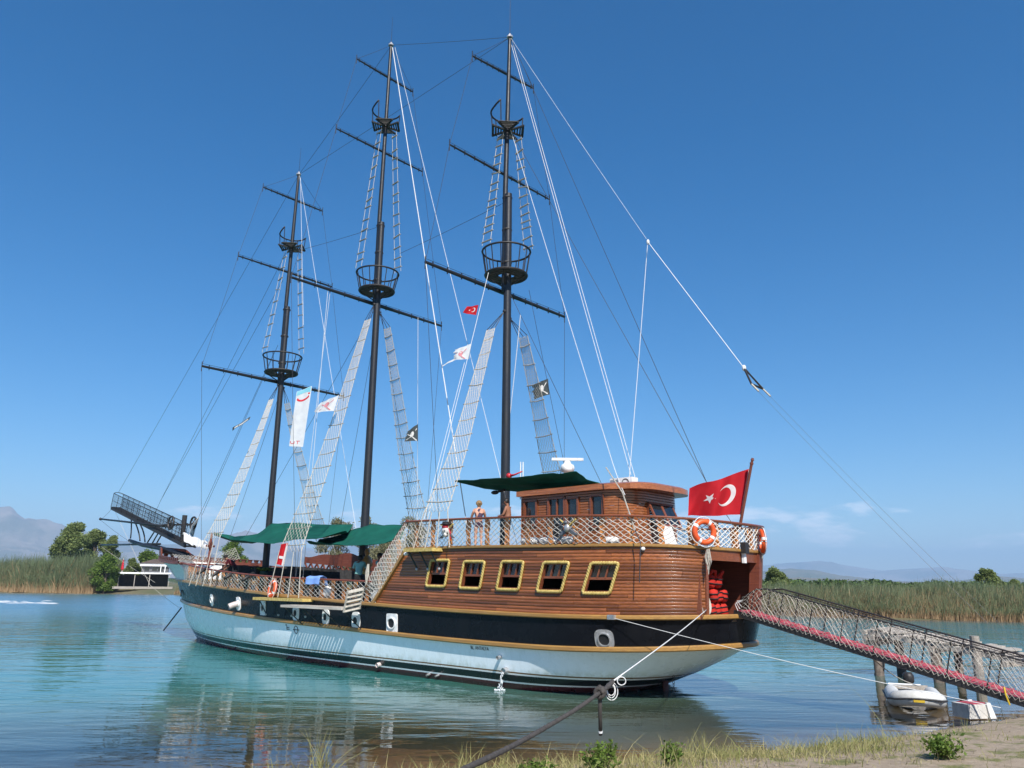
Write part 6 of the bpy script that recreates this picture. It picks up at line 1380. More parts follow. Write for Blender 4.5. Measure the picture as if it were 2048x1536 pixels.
q = PY(719, 1118, 2.3); zm = zU(q[0]) - 0.08; person('man in a teal T-shirt seen from behind, leaning in under the awning', (q[0], 2.3, zm), math.radians(-50), 1.70, dict(nec=(.08, 0, 1.43), hdb=(.13, 0, 1.50), hd=(.17, 0, 1.55), hdt=(.19, 0, 1.62), che=(.05, 0, 1.29), shL=(.05, .17, 1.37), shR=(.05, -.17, 1.37), elL=(.14, .24, 1.14), wrL=(.34, .18, 1.10), elR=(.14, -.24, 1.14), wrR=(.34, -.16, 1.10)), SKIN['brown'], [(shirt, CLO['teal']), (pants, CLO['black'])], True, HAIR['dark'])
q = PY(758, 1116, 1.9); zm = zU(q[0]) - 0.08; person('dark-haired man in a teal T-shirt in profile beside the castle stairs', (q[0], 1.9, zm), math.radians(180 + 35), 1.74, dict(elL=(.06, .22, 1.12), wrL=(.24, .16, 1.0), elR=(.04, -.22, 1.12), wrR=(.22, -.16, 1.0), hd=(.05, 0, 1.60), hdt=(.04, 0, 1.66), look=(1, 0, -0.25)), SKIN['brown'], [(shirt, CLO['teal']), (pants, CLO['black'])], True, HAIR['dark'])
q = PY(470, 1110, 1.5); zm = zU(q[0]) - 0.08; person('man in a maroon T-shirt bending forward over the foredeck', (q[0] - 0.1, 1.5, zm), math.radians(40), 1.66, dict(spi=(.10, 0, 1.06), che=(.27, 0, 1.16), nec=(.38, 0, 1.25), hdb=(.44, 0, 1.30), hd=(.51, 0, 1.35), hdt=(.53, 0, 1.42), shL=(.28, .17, 1.22), shR=(.28, -.17, 1.22), elL=(.36, .22, .96), wrL=(.54, .18, .82), elR=(.36, -.22, .96), wrR=(.54, -.18, .82), look=(1, 0, -0.4)), SKIN['tan'], [(shirt, CLO['maroon']), (pants, CLO['black'])], True, HAIR['dark'])

# ================================================================== gangway, jetty, dinghy, step, mooring lines
G0 = toW((-2.45, 0.18, 2.13)); G1 = ground(2075, 1408, 0.58); G1[2] = 0.58
gd = (G1 - G0); gl_ = np.linalg.norm(gd); gx = gd/gl_; gs = np.cross(gx, (0, 0, 1)); gs /= np.linalg.norm(gs); gu = np.cross(gs, gx)
if (CAM - G0) @ gs < 0: pass
else: gs = gs
GW = thing('gangway', 'long black gangway with red carpet and rope netting from stern to sandbank', 'gangway', tuple(G0)); near = 1 if ((CAM - G0) @ gs) > 0 else -1
def gp(t, y, u): return gx*t + gs*y*near + gu*u
W2 = 0.42
mb = MB()
for s in (-1, 1): mb.beam(gp(-0.1, s*W2, 0), gp(gl_ + 0.3, s*W2, 0), 0.06, 0.14, tuple(gu))
for i in range(14): mb.beam(gp(gl_*i/13, -W2, -0.02), gp(gl_*i/13, W2, -0.02), 0.05, 0.06, tuple(gu))
mb.build('side_beams', MAT['iron'], GW)
MB().hexa([gp(-0.05, -W2+.04, 0.045), gp(gl_+.25, -W2+.04, 0.045), gp(gl_+.25, W2-.04, 0.045), gp(-0.05, W2-.04, 0.045), gp(-0.05, -W2+.04, 0.075), gp(gl_+.25, -W2+.04, 0.075), gp(gl_+.25, W2-.04, 0.075), gp(-0.05, W2-.04, 0.075)]).build('carpet', MAT['carpet'], GW)
bar = MB().box((-0.02, -W2+.05, 0), (0.02, W2-.05, 0.03))
for i in range(18):
    t = 0.25 + (gl_ - 0.4)*i/17; MB().beam(gp(t, -W2+.05, 0.09), gp(t, W2-.05, 0.09), 0.04, 0.03, tuple(gu)).build('tread_cleat', MAT['carpet'], GW)
for s in (-1, 1):
    H_ = 0.80; y = s*(W2 + 0.03); mb = MB(); top = [gp(0.0, y, 0.30)] + [gp(t, y, H_*(min(1, 0.45 + t/0.9))) for t in np.linspace(0.15, gl_ + 0.1, 26)] + [gp(gl_ + 0.35, y, 0.8)]
    mb.tube(top, 0.019, 8); mb.tube([gp(t, y, H_*0.94) for t in np.linspace(1.0, gl_, 12)], 0.008, 5); R = mb.build('handrail', MAT['iron'], GW)
    for i in range(9):
        t = 0.35 + (gl_ - 0.4)*i/8; MB().tube([gp(t, y, -0.02), gp(t, y, H_*min(1, 0.45 + t/0.9))], 0.014, 6).build('stanchion', MAT['iron'], R)
    net_mesh(lambda q, h: gp(q, y + 0.03*s + 0.04*math.sin(q*2.2)*math.sin(math.pi*h), 0.02 + h*H_*min(0.97, 0.44 + q/0.9)), 0.1, gl_ + 0.1, 0.115, 12, 0.005, 0.03, 31 + s).build('side_net', MAT['rope'], GW)
mb = MB()
for k in range(3): mb.tube([gp(0.02 + 0.04*k, W2 + 0.05, 0.08 + 0.06*k), gp(-0.08 + 0.02*k, W2 + 0.06, 0.22 + 0.05*k), gp(0.10, W2 + 0.05, 0.36)], 0.010, 5)
mb.build('lashing', MAT['white_rope'], GW)
MB().tube([gp(gl_ - 0.50, W2 + 0.08, 0.20), gp(gl_ - 0.44, W2 + 0.12, 0.06), gp(gl_ - 0.36, W2 + 0.10, -0.10)], 0.016, 6).build('yellow_strap', MAT['yellow'], GW)
# bridle and two suspension wires from the tackle
tb_ = toW(TB); BR = thing('gangway_bridle', 'black triangular bridle with two thin wires holding the gangway end', 'rigging', tuple(tb_)); a1, a2 = toW(PY(1503, 768, 0.45)) - tb_, toW(PY(1526, 778, -0.15)) - tb_
MB().tube([np.zeros(3), a1, a2, np.zeros(3)], 0.03, 6).build('spreader', MAT['iron'], BR)
for a, s in ((a1, 1), (a2, -1)):
    e = G0 + gp(gl_ - 0.15, s*(W2 + 0.03), 0.78) - tb_; MB().tube([a, a + (e - a)*0.035], 0.026, 6).build('thimble', MAT['rope'], BR); MB().tube([a + (e - a)*t - np.array([0, 0, 0.08*math.sin(math.pi*t)]) for t in np.linspace(0, 1, 14)], 0.0032, 4).build('wire', MAT['wire'], BR)

# old timber jetty
JA = ground(1752, 1340); JB = ground(2095, 1452); zj = 1.28
JA = np.array([12.6, 27.6, 0]); JB = np.array([17.2, 20.6, 0]); jd = (JB - JA); jl = np.linalg.norm(jd); jx = jd/jl; js = np.array([-jx[1], jx[0], 0]); 
if (CAM - JA) @ js < 0: js = -js
JT = thing('timber_jetty', 'weathered grey timber jetty on rough piles behind the gangway', 'jetty', tuple(JA))
def jp(t, y, z): return jx*t + js*y + np.array([0, 0, z])
rr = random.Random(5); zt = lambda t: 1.46 - 0.12*t
for i in range(int(jl/0.23)):
    t = 0.1 + i*0.23
    if rr.random() < 0.10: continue
    o = MB().hexa([jp(t, -0.8 + rr.uniform(-.12, .05), zt(t)), jp(t + 0.19, -0.8, zt(t)), jp(t + 0.19, 0.8, zt(t)), jp(t, 0.8 + rr.uniform(-.05, .12), zt(t)), jp(t, -0.8, zt(t) + 0.055 + rr.uniform(-.02, .03)), jp(t + 0.19, -0.8, zt(t) + 0.055), jp(t + 0.19, 0.8, zt(t) + 0.055), jp(t, 0.8, zt(t) + 0.06)]).build('plank', MAT['greywood'], JT)
for y in (-0.7, 0.0, 0.7): MB().beam(jp(-0.1, y, zt(0) - 0.09), jp(jl, y, zt(jl) - 0.09), 0.14, 0.16).build('stringer', MAT['greywood'], JT)
for k in range(3): MB().beam(jp(-0.12 - 0.02*k, -0.85, zt(0) - 0.10 - 0.17*k), jp(-0.12 - 0.02*k, 0.85, zt(0) - 0.10 - 0.17*k), 0.12, 0.15).build('fender_beam', MAT['greywood'], JT)
pile_m = plain('wet_pile', (0.16, 0.13, 0.105), (0.075, 0.06, 0.05), 0.8, 7, 0.6)
for i, t in enumerate((0.15, 2.1, 4.2, 6.3)):
    for y in ((-0.65, 0.65) if t < 3 else (-0.65,)):
        r = rr.uniform(0.11, 0.16); a = jp(t + rr.uniform(-.1, .1), y, -2.0); b = jp(t, y, zt(t) - 0.1); MB().tube([a, (a + b)/2, b], [r, r*1.05, r*0.95], 12).build('pile', pile_m, JT, smooth=True)
    MB().beam(jp(t, -0.9, zt(t) - 0.24), jp(t, 0.9, zt(t) - 0.24), 0.16, 0.16).build('cross_beam', MAT['greywood'], JT)
p = jp(3.5, 0.95, 0); MB().tube([p + np.array([0, 0, -2]), p + np.array([0, 0, 1.45])], [0.15, 0.13], 12).build('mooring_post', MAT['greywood'], JT)
p = jp(6.6, 0.9, 0); MB().tube([p + np.array([0, 0, -1]), p + np.array([0, 0, 1.25])], [0.12, 0.11], 12).build('mooring_post', MAT['greywood'], JT)
for s in (-0.4, 0.1, 0.5): MB().tube([jp(-0.05 + s*0.5, 0.55, -1.2), jp(0.05, 0.4 + s*0.3, 0.55)], [0.22, 0.12], 9).build('broken_stump', pile_m, JT)

# inflatable dinghy, bow towards the bank
D0 = ground(1828, 1405); D0[2] = -0.10
DG = thing('inflatable_dinghy', 'grey-white inflatable dinghy with dark outboard moored below the gangway', 'dinghy', tuple(D0)); DG.rotation_euler = (0, 0, math.radians(-112)); DG.scale = (0.85, 0.85, 0.85)
def tubes():
    pts = []; R = []
    for i in range(33):
        u = i/32*2 - 1; au = abs(u)       # port stern -> bow -> starboard stern
        if au > 0.42: x = 1.15 - (au - 0.42)/0.58*2.3; y = 0.55*np.sign(u)
        else: a = u/0.42*math.pi/2; x = 1.15 + 0.62*math.cos(a); y = 0.55*math.sin(a)
        pts.append((x, y, 0.30 + 0.16*max(0, (x - 0.6)/1.2)**2)); R.append(0.21 if au < 0.93 else 0.21*(1 - (au - 0.93)/0.07*0.75))
    return pts, R
P_, R__ = tubes(); MB().tube(P_, R__, 14).build('buoyancy_tube', MAT['rubber'], DG, smooth=True)
MB().tube([(p[0]*1.0 + (0.14 if abs(p[1]) < 0.5 else 0.0)*0, p[1] + (0.215*np.sign(p[1]) if abs(p[1]) > 0.5 else 0), p[2]) if abs(p[1]) > 0.5 else (p[0] + 0.2, p[1]*1.35, p[2]) for p in P_], 0.028, 6).build('rubbing_strake', MAT['darkrubber'], DG)
MB().grid(lambda u, v: (-1.1 + 2.75*u, (v - 0.5)*1.05*(1 - max(0, u - 0.72)**2*8), 0.02 + 0.10*abs(v - 0.5) + 0.28*max(0, u - 0.6)**1.5), 14, 8).build('floor', MAT['darkrubber'], DG, smooth=True)
MB().grid(lambda u, v: (-1.1 + 2.7*u, (v - 0.5)*0.95*(1 - max(0, u - 0.75)**2*9), -0.10 + 0.3*abs(v - 0.5) + 0.36*max(0, u - 0.55)**1.3), 14, 8).build('hull_bottom', MAT['rubber'], DG, smooth=True)
MB().box((-1.12, -0.5, 0.05), (-1.05, 0.5, 0.5)).build('transom', MAT['greywood'], DG); MB().box((-0.25, -0.52, 0.36), (0.05, 0.52, 0.41)).build('thwart', MAT['rubber'], DG)
mb = MB().lathe([(0.0, 0.86), (0.12, 0.85), (0.17, 0.75), (0.16, 0.58), (0.10, 0.52), (0.0, 0.5)], (-1.2, 0, 0), 14); OB = mb.build('outboard_cowl', MAT['iron'], DG, smooth=True); MB().tube([(-1.2, 0, 0.55), (-1.22, 0, -0.5)], [0.06, 0.04], 8).build('outboard_leg', MAT['iron'], DG)
MB().box((1.80, -0.14, 0.36), (1.98, 0.14, 0.42)).build('bow_patch', MAT['yellow'], DG)
MB().tube([(-0.9, s_, 0.52) for s_ in (-0.6, -0.3, 0.0, 0.3)], 0.03, 6).build('oar', MAT['white'], DG)

# white step box with red carpet
B0 = ground(1945, 1436); ZB = 0.0
BX = thing('step_box', 'white painted wooden step box with red carpet top at the water edge', 'step', (B0[0], B0[1], 0.02)); BX.rotation_euler = (0, 0, math.radians(14)); BX.scale = (0.74, 0.74, 0.82)
MB().box((-0.40, -0.32, 0), (0.40, 0.32, 0.36)).build('body', plain('scuffed_white', (0.66, 0.64, 0.60), (0.50, 0.48, 0.44), 0.7, 4, 0.3, c3=(0.36, 0.32, 0.27)), BX); MB().box((-0.24, -0.30, 0.36), (0.40, 0.30, 0.375)).build('carpet', MAT['carpet'], BX)
for s in (-0.345, 0.345): MB().hexa([(0.30, s - 0.03, 0), (0.52, s - 0.03, 0), (0.52, s + 0.03, 0), (0.30, s + 0.03, 0), (0.22, s - 0.03, 0.40), (0.36, s - 0.03, 0.40), (0.36, s + 0.03, 0.40), (0.22, s + 0.03, 0.40)]).build('side_leg', MAT['white'], BX)

def rope(name, label, pts, r, mat, sag=0.0, n=14, twist=False):
    P = [np.array(p, float) for p in pts]; base = P[-1].copy(); out = []
    for a, b in zip(P[:-1], P[1:]): out += [a + (b - a)*i/n - np.array([0, 0, sag*math.sin(math.pi*i/n)]) - base for i in range(n)]
    out.append(P[-1] - base); o = MB().tube(out, r, 8).build(name, mat, None, smooth=True); o.location = base; tag(o, label, 'rope', 'mooring ropes'); return o
def depth(px, py, zc): d = ray(px, py); return CAM + d*zc/(d @ FW)
A_ = toW(cpos(S_JAMB, 0.08, 0.02)); K_ = depth(1200, 1385, 8.6); L_ = depth(925, 1540, 5.2)
TE = depth(1225, 1363, 9.3)
HW = thing('mooring_hawser', 'thick dark hawser with a knot, crossing the foreground towards the stern', 'rope', (float(L_[0]), float(L_[1]), float(terrain(L_[0], L_[1]))), 'mooring ropes'); hb_ = np.array(HW.location)
post = np.array([-1.4, 3.2, terrain(-1.4, 3.2)])
pts = [TE, K_, depth(1100, 1450, 7.2), L_, (L_ + post)/2 + np.array([0, 0, 0.25]), post + np.array([0, 0, 0.45])]; sm_ = []
for i in range(len(pts) - 1):
    for k in range(8): sm_.append(pts[i] + (pts[i+1] - pts[i])*k/8 + np.array([0, 0, -0.012*math.sin(math.pi*k/8)]))
sm_.append(pts[-1]); nn = len(sm_)
mb = MB(); vs = []; P = np.array(sm_); T = np.gradient(P, axis=0); T /= np.linalg.norm(T, axis=1)[:, None]
fine = []
for i in range(nn - 1):
    for k in range(6): fine.append(P[i] + (P[i+1] - P[i])*k/6)
MB().tube([p - hb_ for p in fine], [0.0215*(1.25 if i < 26 else 1.0)*(1 + 0.05*math.sin(i*1.9)) for i in range(len(fine))], 10).build('rope', MAT['thickrope'], HW, smooth=True)
mb = MB(); kc = K_ - hb_; td = (K_ - TE)/np.linalg.norm(K_ - TE); s1 = np.cross(td, (0, 0, 1)); s1 /= np.linalg.norm(s1); s2 = np.cross(s1, td)
for o_ in (-0.03, 0.025): mb.torus(kc + td*o_, s1, s2*(1), 0.045, 0.026, 16, 8)
mb.tube([kc + s1*0.04 - td*0.05, kc + s2*0.06, kc - s1*0.05 + td*0.05], 0.024, 8); mb.build('knot', MAT['thickrope'], HW, smooth=True)
KE = depth(1201, 1470, 8.6) - hb_; MB().tube([kc, kc*0.6 + KE*0.4 + td*0.01, KE], [0.024, 0.022, 0.021], 8).build('hanging_end', MAT['thickrope'], HW, smooth=True); MB().tube([KE + (kc - KE)*0.10, KE + (kc - KE)*0.05], 0.024, 8).build('whipping', MAT['white_rope'], HW)
mb = MB(); c0 = depth(1222, 1380, 9.2) - hb_; A1 = np.array([1, 0, 0]); B1 = np.array([0, 0, 1.0])
for k in range(3): mb.torus(c0 + np.array([0.004*k, 0.012*k, -0.008*k]), A1*(0.75 - 0.12*(k % 2)), B1, 0.060 + 0.020*k, 0.0055, 22, 6)
mb.torus(depth(1243, 1362, 9.2) - hb_, A1, B1*0.9, 0.05, 0.006, 20, 6); mb.build('coiled_tail', MAT['white_rope'], HW)
MBP = MB().tube([(0, 0, -0.5), (0, 0, 0.6)], [0.09, 0.08], 10).build('mooring_stake', MAT['greywood']); MBP.location = post; tag(MBP, 'short wooden mooring stake in the grass beside the camera', 'stake')
rope('mooring_line', 'white mooring line from the doorway jamb to the dark hawser', [A_, TE], 0.009, MAT['white_rope'], 0.03)
br = toW(hull_pt(-0.25, 2.02, 0.12)); en = G0 + gp(gl_ - 0.5, W2 + 0.12, -0.2); rope('mooring_line', 'white line from the hull bracket across the stern to the foot of the gangway', [br, en], 0.0065, MAT['white_rope'], 0.07, 24)
for s in ((1738, 1360),):
    a = toW((-2.3, 0.3, 1.9)); b = D0 + np.array([-0.2, 0.9, 0.45]); 
en2 = D0 + np.array([0.15, -0.05, 0.50]); rope('painter_line', 'thin painter running from the gangway down to the dinghy', [G0 + gp(gl_*0.52, W2, -0.05), en2], 0.012, MAT['rope'], 0.1)

# water spilling from the outlet pipe
o0 = toW(hull_pt(3.29, 0.49, 0.13)); n_ = np.random.RandomState(3); mb = MB()
for k in range(46):
    u = n_.rand(); t0 = n_.rand(2)*0.06 - 0.03; z = 0.46*(1 - u); x = 0.13*math.sqrt(u) ; p = np.array([t0[0]*(1 + 1.6*u), 0, 0]); c = o0 + AP*(x + t0[1]) + AX*(t0[0]*(1 + 2*u)) + np.array([0, 0, -0.47*u]); L = 0.05 + 0.05*n_.rand(); mb.tube([c, c + np.array([AP[0]*0.01, AP[1]*0.01, -L])], [0.008, 0.004 + 0.006*n_.rand()], 4)
for k in range(40): a = n_.rand()*6.28; r = n_.rand()*0.16; c = o0 + AP*0.14 + np.array([r*math.cos(a), r*math.sin(a), -0.475]); mb.ball(c + np.array([0, 0, 0.012*n_.rand()]), 0.012 + 0.012*n_.rand(), 5, 4)
foam = NT('foam'); foam.fin((0.82, 0.86, 0.88), 0.25, None, 0.5); foam.b.inputs['Transmission Weight'].default_value = 0.35
o = mb.build('discharge_water', foam.m, None, o0 - np.array([0, 0, 0.48]), True); o.location = o0 - np.array([0, 0, 0.48]); tag(o, 'jet of cooling water splashing from the hull outlet', 'water jet', kind='stuff')
# wake of a passing boat, far left: low foam crests
mb = MB(); n_ = np.random.RandomState(5)
for k in range(80):
    px = -60 + 170*n_.rand()**1.6; py = 1204 + 0.02*px + n_.randn()*1.2; c = ground(px, py); L = 0.5 + 1.6*n_.rand(); h = 0.03 + 0.06*n_.rand()*(1 - max(0, px)/420); vs = []
    for i in range(5): u = i/4; vs += [(c[0] + (u - .5)*L, c[1] - 0.12, 0.004), (c[0] + (u - .5)*L, c[1] + 0.05*n_.randn(), h*math.sin(math.pi*u) + 0.006), (c[0] + (u - .5)*L, c[1] + 0.2, 0.004)]
    mb.add(vs, [(i*3+j, i*3+3+j, i*3+4+j, i*3+1+j) for i in range(4) for j in range(2)])
o = mb.build('boat_wake', foam.m, None, None, True); tag(o, 'white foam streak of a boat wake near the left bank', 'wake', kind='stuff')

# ================================================================== vegetation
def leafmat(name, a, b, trans=0.35, dry=None):
    n = NT(name); at = n.node('ShaderNodeAttribute', attribute_name='tone'); c = n.mix(at.outputs['Fac'], a, b)
    if dry is not None: c = n.mix(n.rng(at.outputs['Fac'], 0.0, 0.45), dry, c)
    n.fin(c, 0.6, None, 0.25); tr = n.node('ShaderNodeBsdfTranslucent'); n.set(tr.inputs['Color'], c); mx = n.node('ShaderNodeMixShader'); mx.inputs[0].default_value = trans
    n.l.new(n.b.outputs[0], mx.inputs[1]); n.l.new(tr.outputs[0], mx.inputs[2]); n.l.new(mx.outputs[0], n.out.inputs['Surface']); return n.m
def blades(name, P, H, Wd, lean, mat, tone, parent=None, rs=None, segs=3, droop=0.5):
    """grass blades: P (n,3) roots, H, Wd, lean (n,2)"""
    n = len(P); rs = rs or np.random.RandomState(1); az = rs.rand(n)*2*math.pi; side = np.stack([np.cos(az), np.sin(az), np.zeros(n)], 1)
    V = np.zeros((n, (segs + 1)*2, 3), np.float32); tn = np.zeros((n, (segs + 1)*2), np.float32)
    for k in range(segs + 1):
        u = k/segs; c = P + np.stack([lean[:, 0]*u**1.8, lean[:, 1]*u**1.8, H*(u - droop*0.25*u*u*(np.hypot(lean[:, 0], lean[:, 1])/np.maximum(H, 1e-3)))], 1); w = (Wd*(1 - u)**0.7*0.5 + 0.0006)[:, None]
        V[:, 2*k] = c - side*w; V[:, 2*k+1] = c + side*w; tn[:, 2*k:2*k+2] = tone(u, n, rs)[:, None]
    base = (np.arange(n)*(segs + 1)*2)[:, None]; F = np.concatenate([base + np.array([2*k, 2*k+1, 2*k+3, 2*k+2]) for k in range(segs)], 0)
    return bulk(name, V.reshape(-1, 3), F, mat, parent, tn.ravel())
RS = np.random.RandomState(12)
# --- near bank grass (photo's lower edge) : dry and green blades in patches
gm = leafmat('bank_grass', (0.40, 0.34, 0.16), (0.19, 0.22, 0.06), 0.3)
pts = []; tries = 0
while len(pts) < 17000 and tries < 400000:
    tries += 1; x = RS.uniform(-8, 13); y = RS.uniform(4.0, 19); dn = np.interp(x, SHX, SHY) - y
    if dn < 0.25: continue
    strip = math.exp(-((dn - 1.6)/1.25)**2)*(0.25 + 0.75*(x < 6.5)) ; pn = nz(x, y, 0.8, 21)*0.6 + nz(x, y, 2.4, 23)*0.4 + 0.05
    if x > 6: strip *= max(0.0, 1 - (x - 6)/2.5)
    dens = strip*(0.55 + pn) + 0.30*max(0, pn - 0.12)
    if RS.rand() < dens*1.2: pts.append((x, y, terrain(x, y) - 0.01))
P = np.array(pts); n = len(P); H = RS.gamma(1.6, 0.055, n) + 0.025; lean = RS.randn(n, 2)*H[:, None]*0.6
o = blades('bank_grass', P, H, 0.006 + 0.006*RS.rand(n), lean, gm, lambda u, n, r: np.clip(BT + 0.2*u, 0, 1), rs=RS) if False else None
BT = np.clip(0.42 + 0.6*np.array([nz(p[0], p[1], 1.1, 31) for p in pts]) + 0.25*RS.randn(n), 0, 1)
o = blades('bank_grass', P, H, 0.006 + 0.007*RS.rand(n), lean, gm, lambda u, n, r: np.clip(BT + 0.1*u, 0, 1), rs=RS); tag(o, 'dry and green grass patches along the sandy bank', 'grass', kind='stuff')
# matted dead thatch between the blades, twigs and small stones
idx_ = RS.choice(n, 15000); P2 = P[idx_] + np.concatenate([RS.randn(15000, 2)*0.05, np.zeros((15000, 1))], 1); P2[:, 2] = [terrain(a, b) for a, b in P2[:, :2]]; H2 = 0.012 + 0.03*RS.rand(15000); l2 = RS.randn(15000, 2)*0.06
o = blades('grass_thatch', P2, H2, 0.004 + 0.004*RS.rand(15000), l2, leafmat('dead_thatch', (0.36, 0.29, 0.17), (0.24, 0.19, 0.10), 0.1), lambda u, n_, r: RS.rand(n_), rs=RS, segs=2); tag(o, 'matted dead grass lying between the live blades', 'dead grass', kind='stuff')
mb = MB()
for k in range(900):
    x = RS.uniform(-6, 14); y = RS.uniform(5, 19.5)
    if np.interp(x, SHX, SHY) - y < -0.15: continue
    z = terrain(x, y); r = 0.006 + 0.02*RS.rand()**3
    if k % 4: mb.ball((x, y, z + r*0.25), (r*(0.8 + 0.6*RS.rand()), r, r*0.6), 6, 4)
    else: a = RS.rand()*6.28; L = 0.04 + 0.12*RS.rand(); mb.tube([(x, y, z + 0.006), (x + L*math.cos(a), y + L*math.sin(a), terrain(x + L*math.cos(a), y + L*math.sin(a)) + 0.008)], 0.003 + 0.003*RS.rand(), 4)
o = mb.build('bank_debris', plain('pebble_and_twig', (0.26, 0.22, 0.17), (0.12, 0.095, 0.07), 0.9, 6, 0.3)); tag(o, 'small stones and dry twigs scattered on the sand', 'debris', kind='stuff')
# --- tall grass tufts standing at the water's edge
def tuft(px, py, n, h, label, seed):
    rs = np.random.RandomState(seed); c = ground(px, py, 0.25); c[2] = terrain(c[0], c[1]); P = np.zeros((n, 3)); P[:, :2] = rs.randn(n, 2)*0.06; az = rs.rand(n)*6.28; H = h*(0.5 + 0.5*rs.rand(n)); L = H*rs.gamma(2, 0.18, n); lean = np.stack([np.cos(az)*L, np.sin(az)*L], 1)
    o = blades('grass_tuft', P, H, 0.008 + 0.006*rs.rand(n), lean, gm, lambda u, n_, r: np.clip(0.15 + 0.6*rs.rand(n_), 0, 1), rs=rs, segs=5, droop=1.0); o.location = c; tag(o, label, 'grass tuft', 'tall grass tufts')
tuft(640, 1560, 46, 0.85, 'tall arching grass tuft at the bottom edge, left of the hawser', 3); tuft(545, 1570, 16, 0.4, 'thin short grass tuft left of the tall arching tuft', 4); tuft(930, 1545, 30, 0.42, 'dry grass tuft just left of the hawser', 5); tuft(1400, 1520, 26, 0.5, 'thin grass tuft between the two leafy bushes and the sand', 6); tuft(1010, 1545, 24, 0.42, 'grass tuft just right of the hawser', 9)
# --- leafy plants: stems plus leaves
def leaf_cloud(C, size, rs, up=0.3):
    n = len(C); a = rs.randn(n, 3); a[:, 2] *= 0.6; a /= np.linalg.norm(a, axis=1)[:, None]; b = np.cross(a, rs.randn(n, 3)); b /= np.linalg.norm(b, axis=1)[:, None]; s = (size*(0.6 + 0.8*rs.rand(n)))[:, None]
    V = np.stack([C - a*s, C + b*s*0.55, C + a*s, C - b*s*0.55], 1); F = (np.arange(n)*4)[:, None] + np.arange(4); return V.reshape(-1, 3), F
bushm = leafmat('bush_leaf', (0.075, 0.135, 0.022), (0.19, 0.26, 0.05), 0.4); stemm = plain('plant_stem', (0.10, 0.09, 0.04), None, 0.8, 10, 0.2)
def bush(px, py, w, h, n, label, seed, zg=None):
    rs = np.random.RandomState(seed); c = ground(px, py, 0.45); c[2] = terrain(c[0], c[1]); t = thing('leafy_bush', label, 'bush', tuple(c), 'low bushes on the bank'); mb = MB(); tips = []
    for k in range(26):
        a = rs.rand()*6.28; r = w*math.sqrt(rs.rand())*0.9; hh = h*(0.45 + 0.55*rs.rand())*(1.1 - 0.4*r/w); p0 = np.array([r*0.35*math.cos(a), r*0.35*math.sin(a), 0]); p1 = np.array([r*math.cos(a), r*math.sin(a), hh]); mb.tube([p0, (p0 + p1)/2 + np.array([0, 0, hh*0.12]), p1], [0.006, 0.005, 0.003], 4); tips.append((p0, p1))
    mb.build('stems', stemm, t); C = []
    for k in range(n):
        p0, p1 = tips[rs.randint(len(tips))]; u = rs.rand()**0.6; q = p0*(1-u) + p1*u + np.array([0, 0, h*0.1*math.sin(math.pi*u)]) + rs.randn(3)*0.035; C.append(q)
    V, F = leaf_cloud(np.array(C), 0.026, rs); bulk('leaves', V, F, bushm, t, np.repeat(np.clip(0.5 + 0.3*rs.randn(len(C)), 0, 1), 4))
bush(1205, 1548, 0.30, 0.42, 900, 'bright green leafy bush at the water edge below the hanging rope end', 1); bush(1345, 1530, 0.20, 0.34, 420, 'smaller leafy bush right of the first one at the water edge', 2); bush(1895, 1545, 0.30, 0.34, 900, 'low bright green bush on the sand at the lower right', 3); bush(1075, 1556, 0.28, 0.22, 420, 'low leafy bush at the bottom edge right of the hawser', 4)
V, F = leaf_cloud(np.array([(0.16*RS.randn(), 0.16*RS.randn(), 0.30 + 0.10*RS.rand()) for _ in range(160)]), 0.06, RS); bulk('leaves', V, F, bushm, PT_, np.repeat(RS.rand(160), 4))

# --- reed beds on the far bank
reedm = leafmat('reed', (0.20, 0.20, 0.10), (0.155, 0.20, 0.105), 0.3, dry=(0.36, 0.25, 0.14))
def reedbed(name, label, x0, x1, h, n, seed, d0=0.0, d1=10.0, tuftiness=0.25):
    rs = np.random.RandomState(seed); x = rs.uniform(x0, x1, n); d = rs.rand(n)**1.7*(d1 - d0) + d0; y = np.interp(x, FBX, FBY) + d; z = np.array([max(0, terrain(a, b)) for a, b in zip(x, y)])
    hv = np.array([nz(a*1.0, b, 0.10, seed)*0.5 + nz(a, b, 0.5, seed + 2)*0.35 + 0.15*nz(a, b, 1.5, seed + 4) for a, b in zip(x, y)]); H = h*np.clip(0.80 + tuftiness*hv*1.6 + 0.10*rs.randn(n), 0.3, 1.5)*np.clip(0.55 + d/4, 0.5, 1)
    lean = rs.randn(n, 2)*H[:, None]*0.2 + np.array([0.10, -0.05])*H[:, None]
    tn0 = 0.55*hv + 0.20*rs.randn(n)
    o = blades(name, np.stack([x, y, z], 1), H, h*(0.007 + 0.045*rs.rand(n)**3), lean, reedm, lambda u, n_, r: np.clip(-0.42 + 1.45*u**1.2 + tn0*1.3, 0, 1), rs=rs, segs=4, droop=0.8); tag(o, label, 'reeds', kind='stuff')
reedbed('reed_bed', 'tall brown-green reed bed along the left far bank', -200, -90, 7.6, 60000, 2, 0, 12, 0.45)
reedbed('reed_bed', 'brown-green reed bed along the right far bank behind the gangway', 19, 110, 2.75, 90000, 3, 0, 9, 0.35)
reedbed('reed_bed', 'low green reeds on the far bank behind the ship', -70, 19, 3.2, 18000, 4, 0, 8, 0.4)

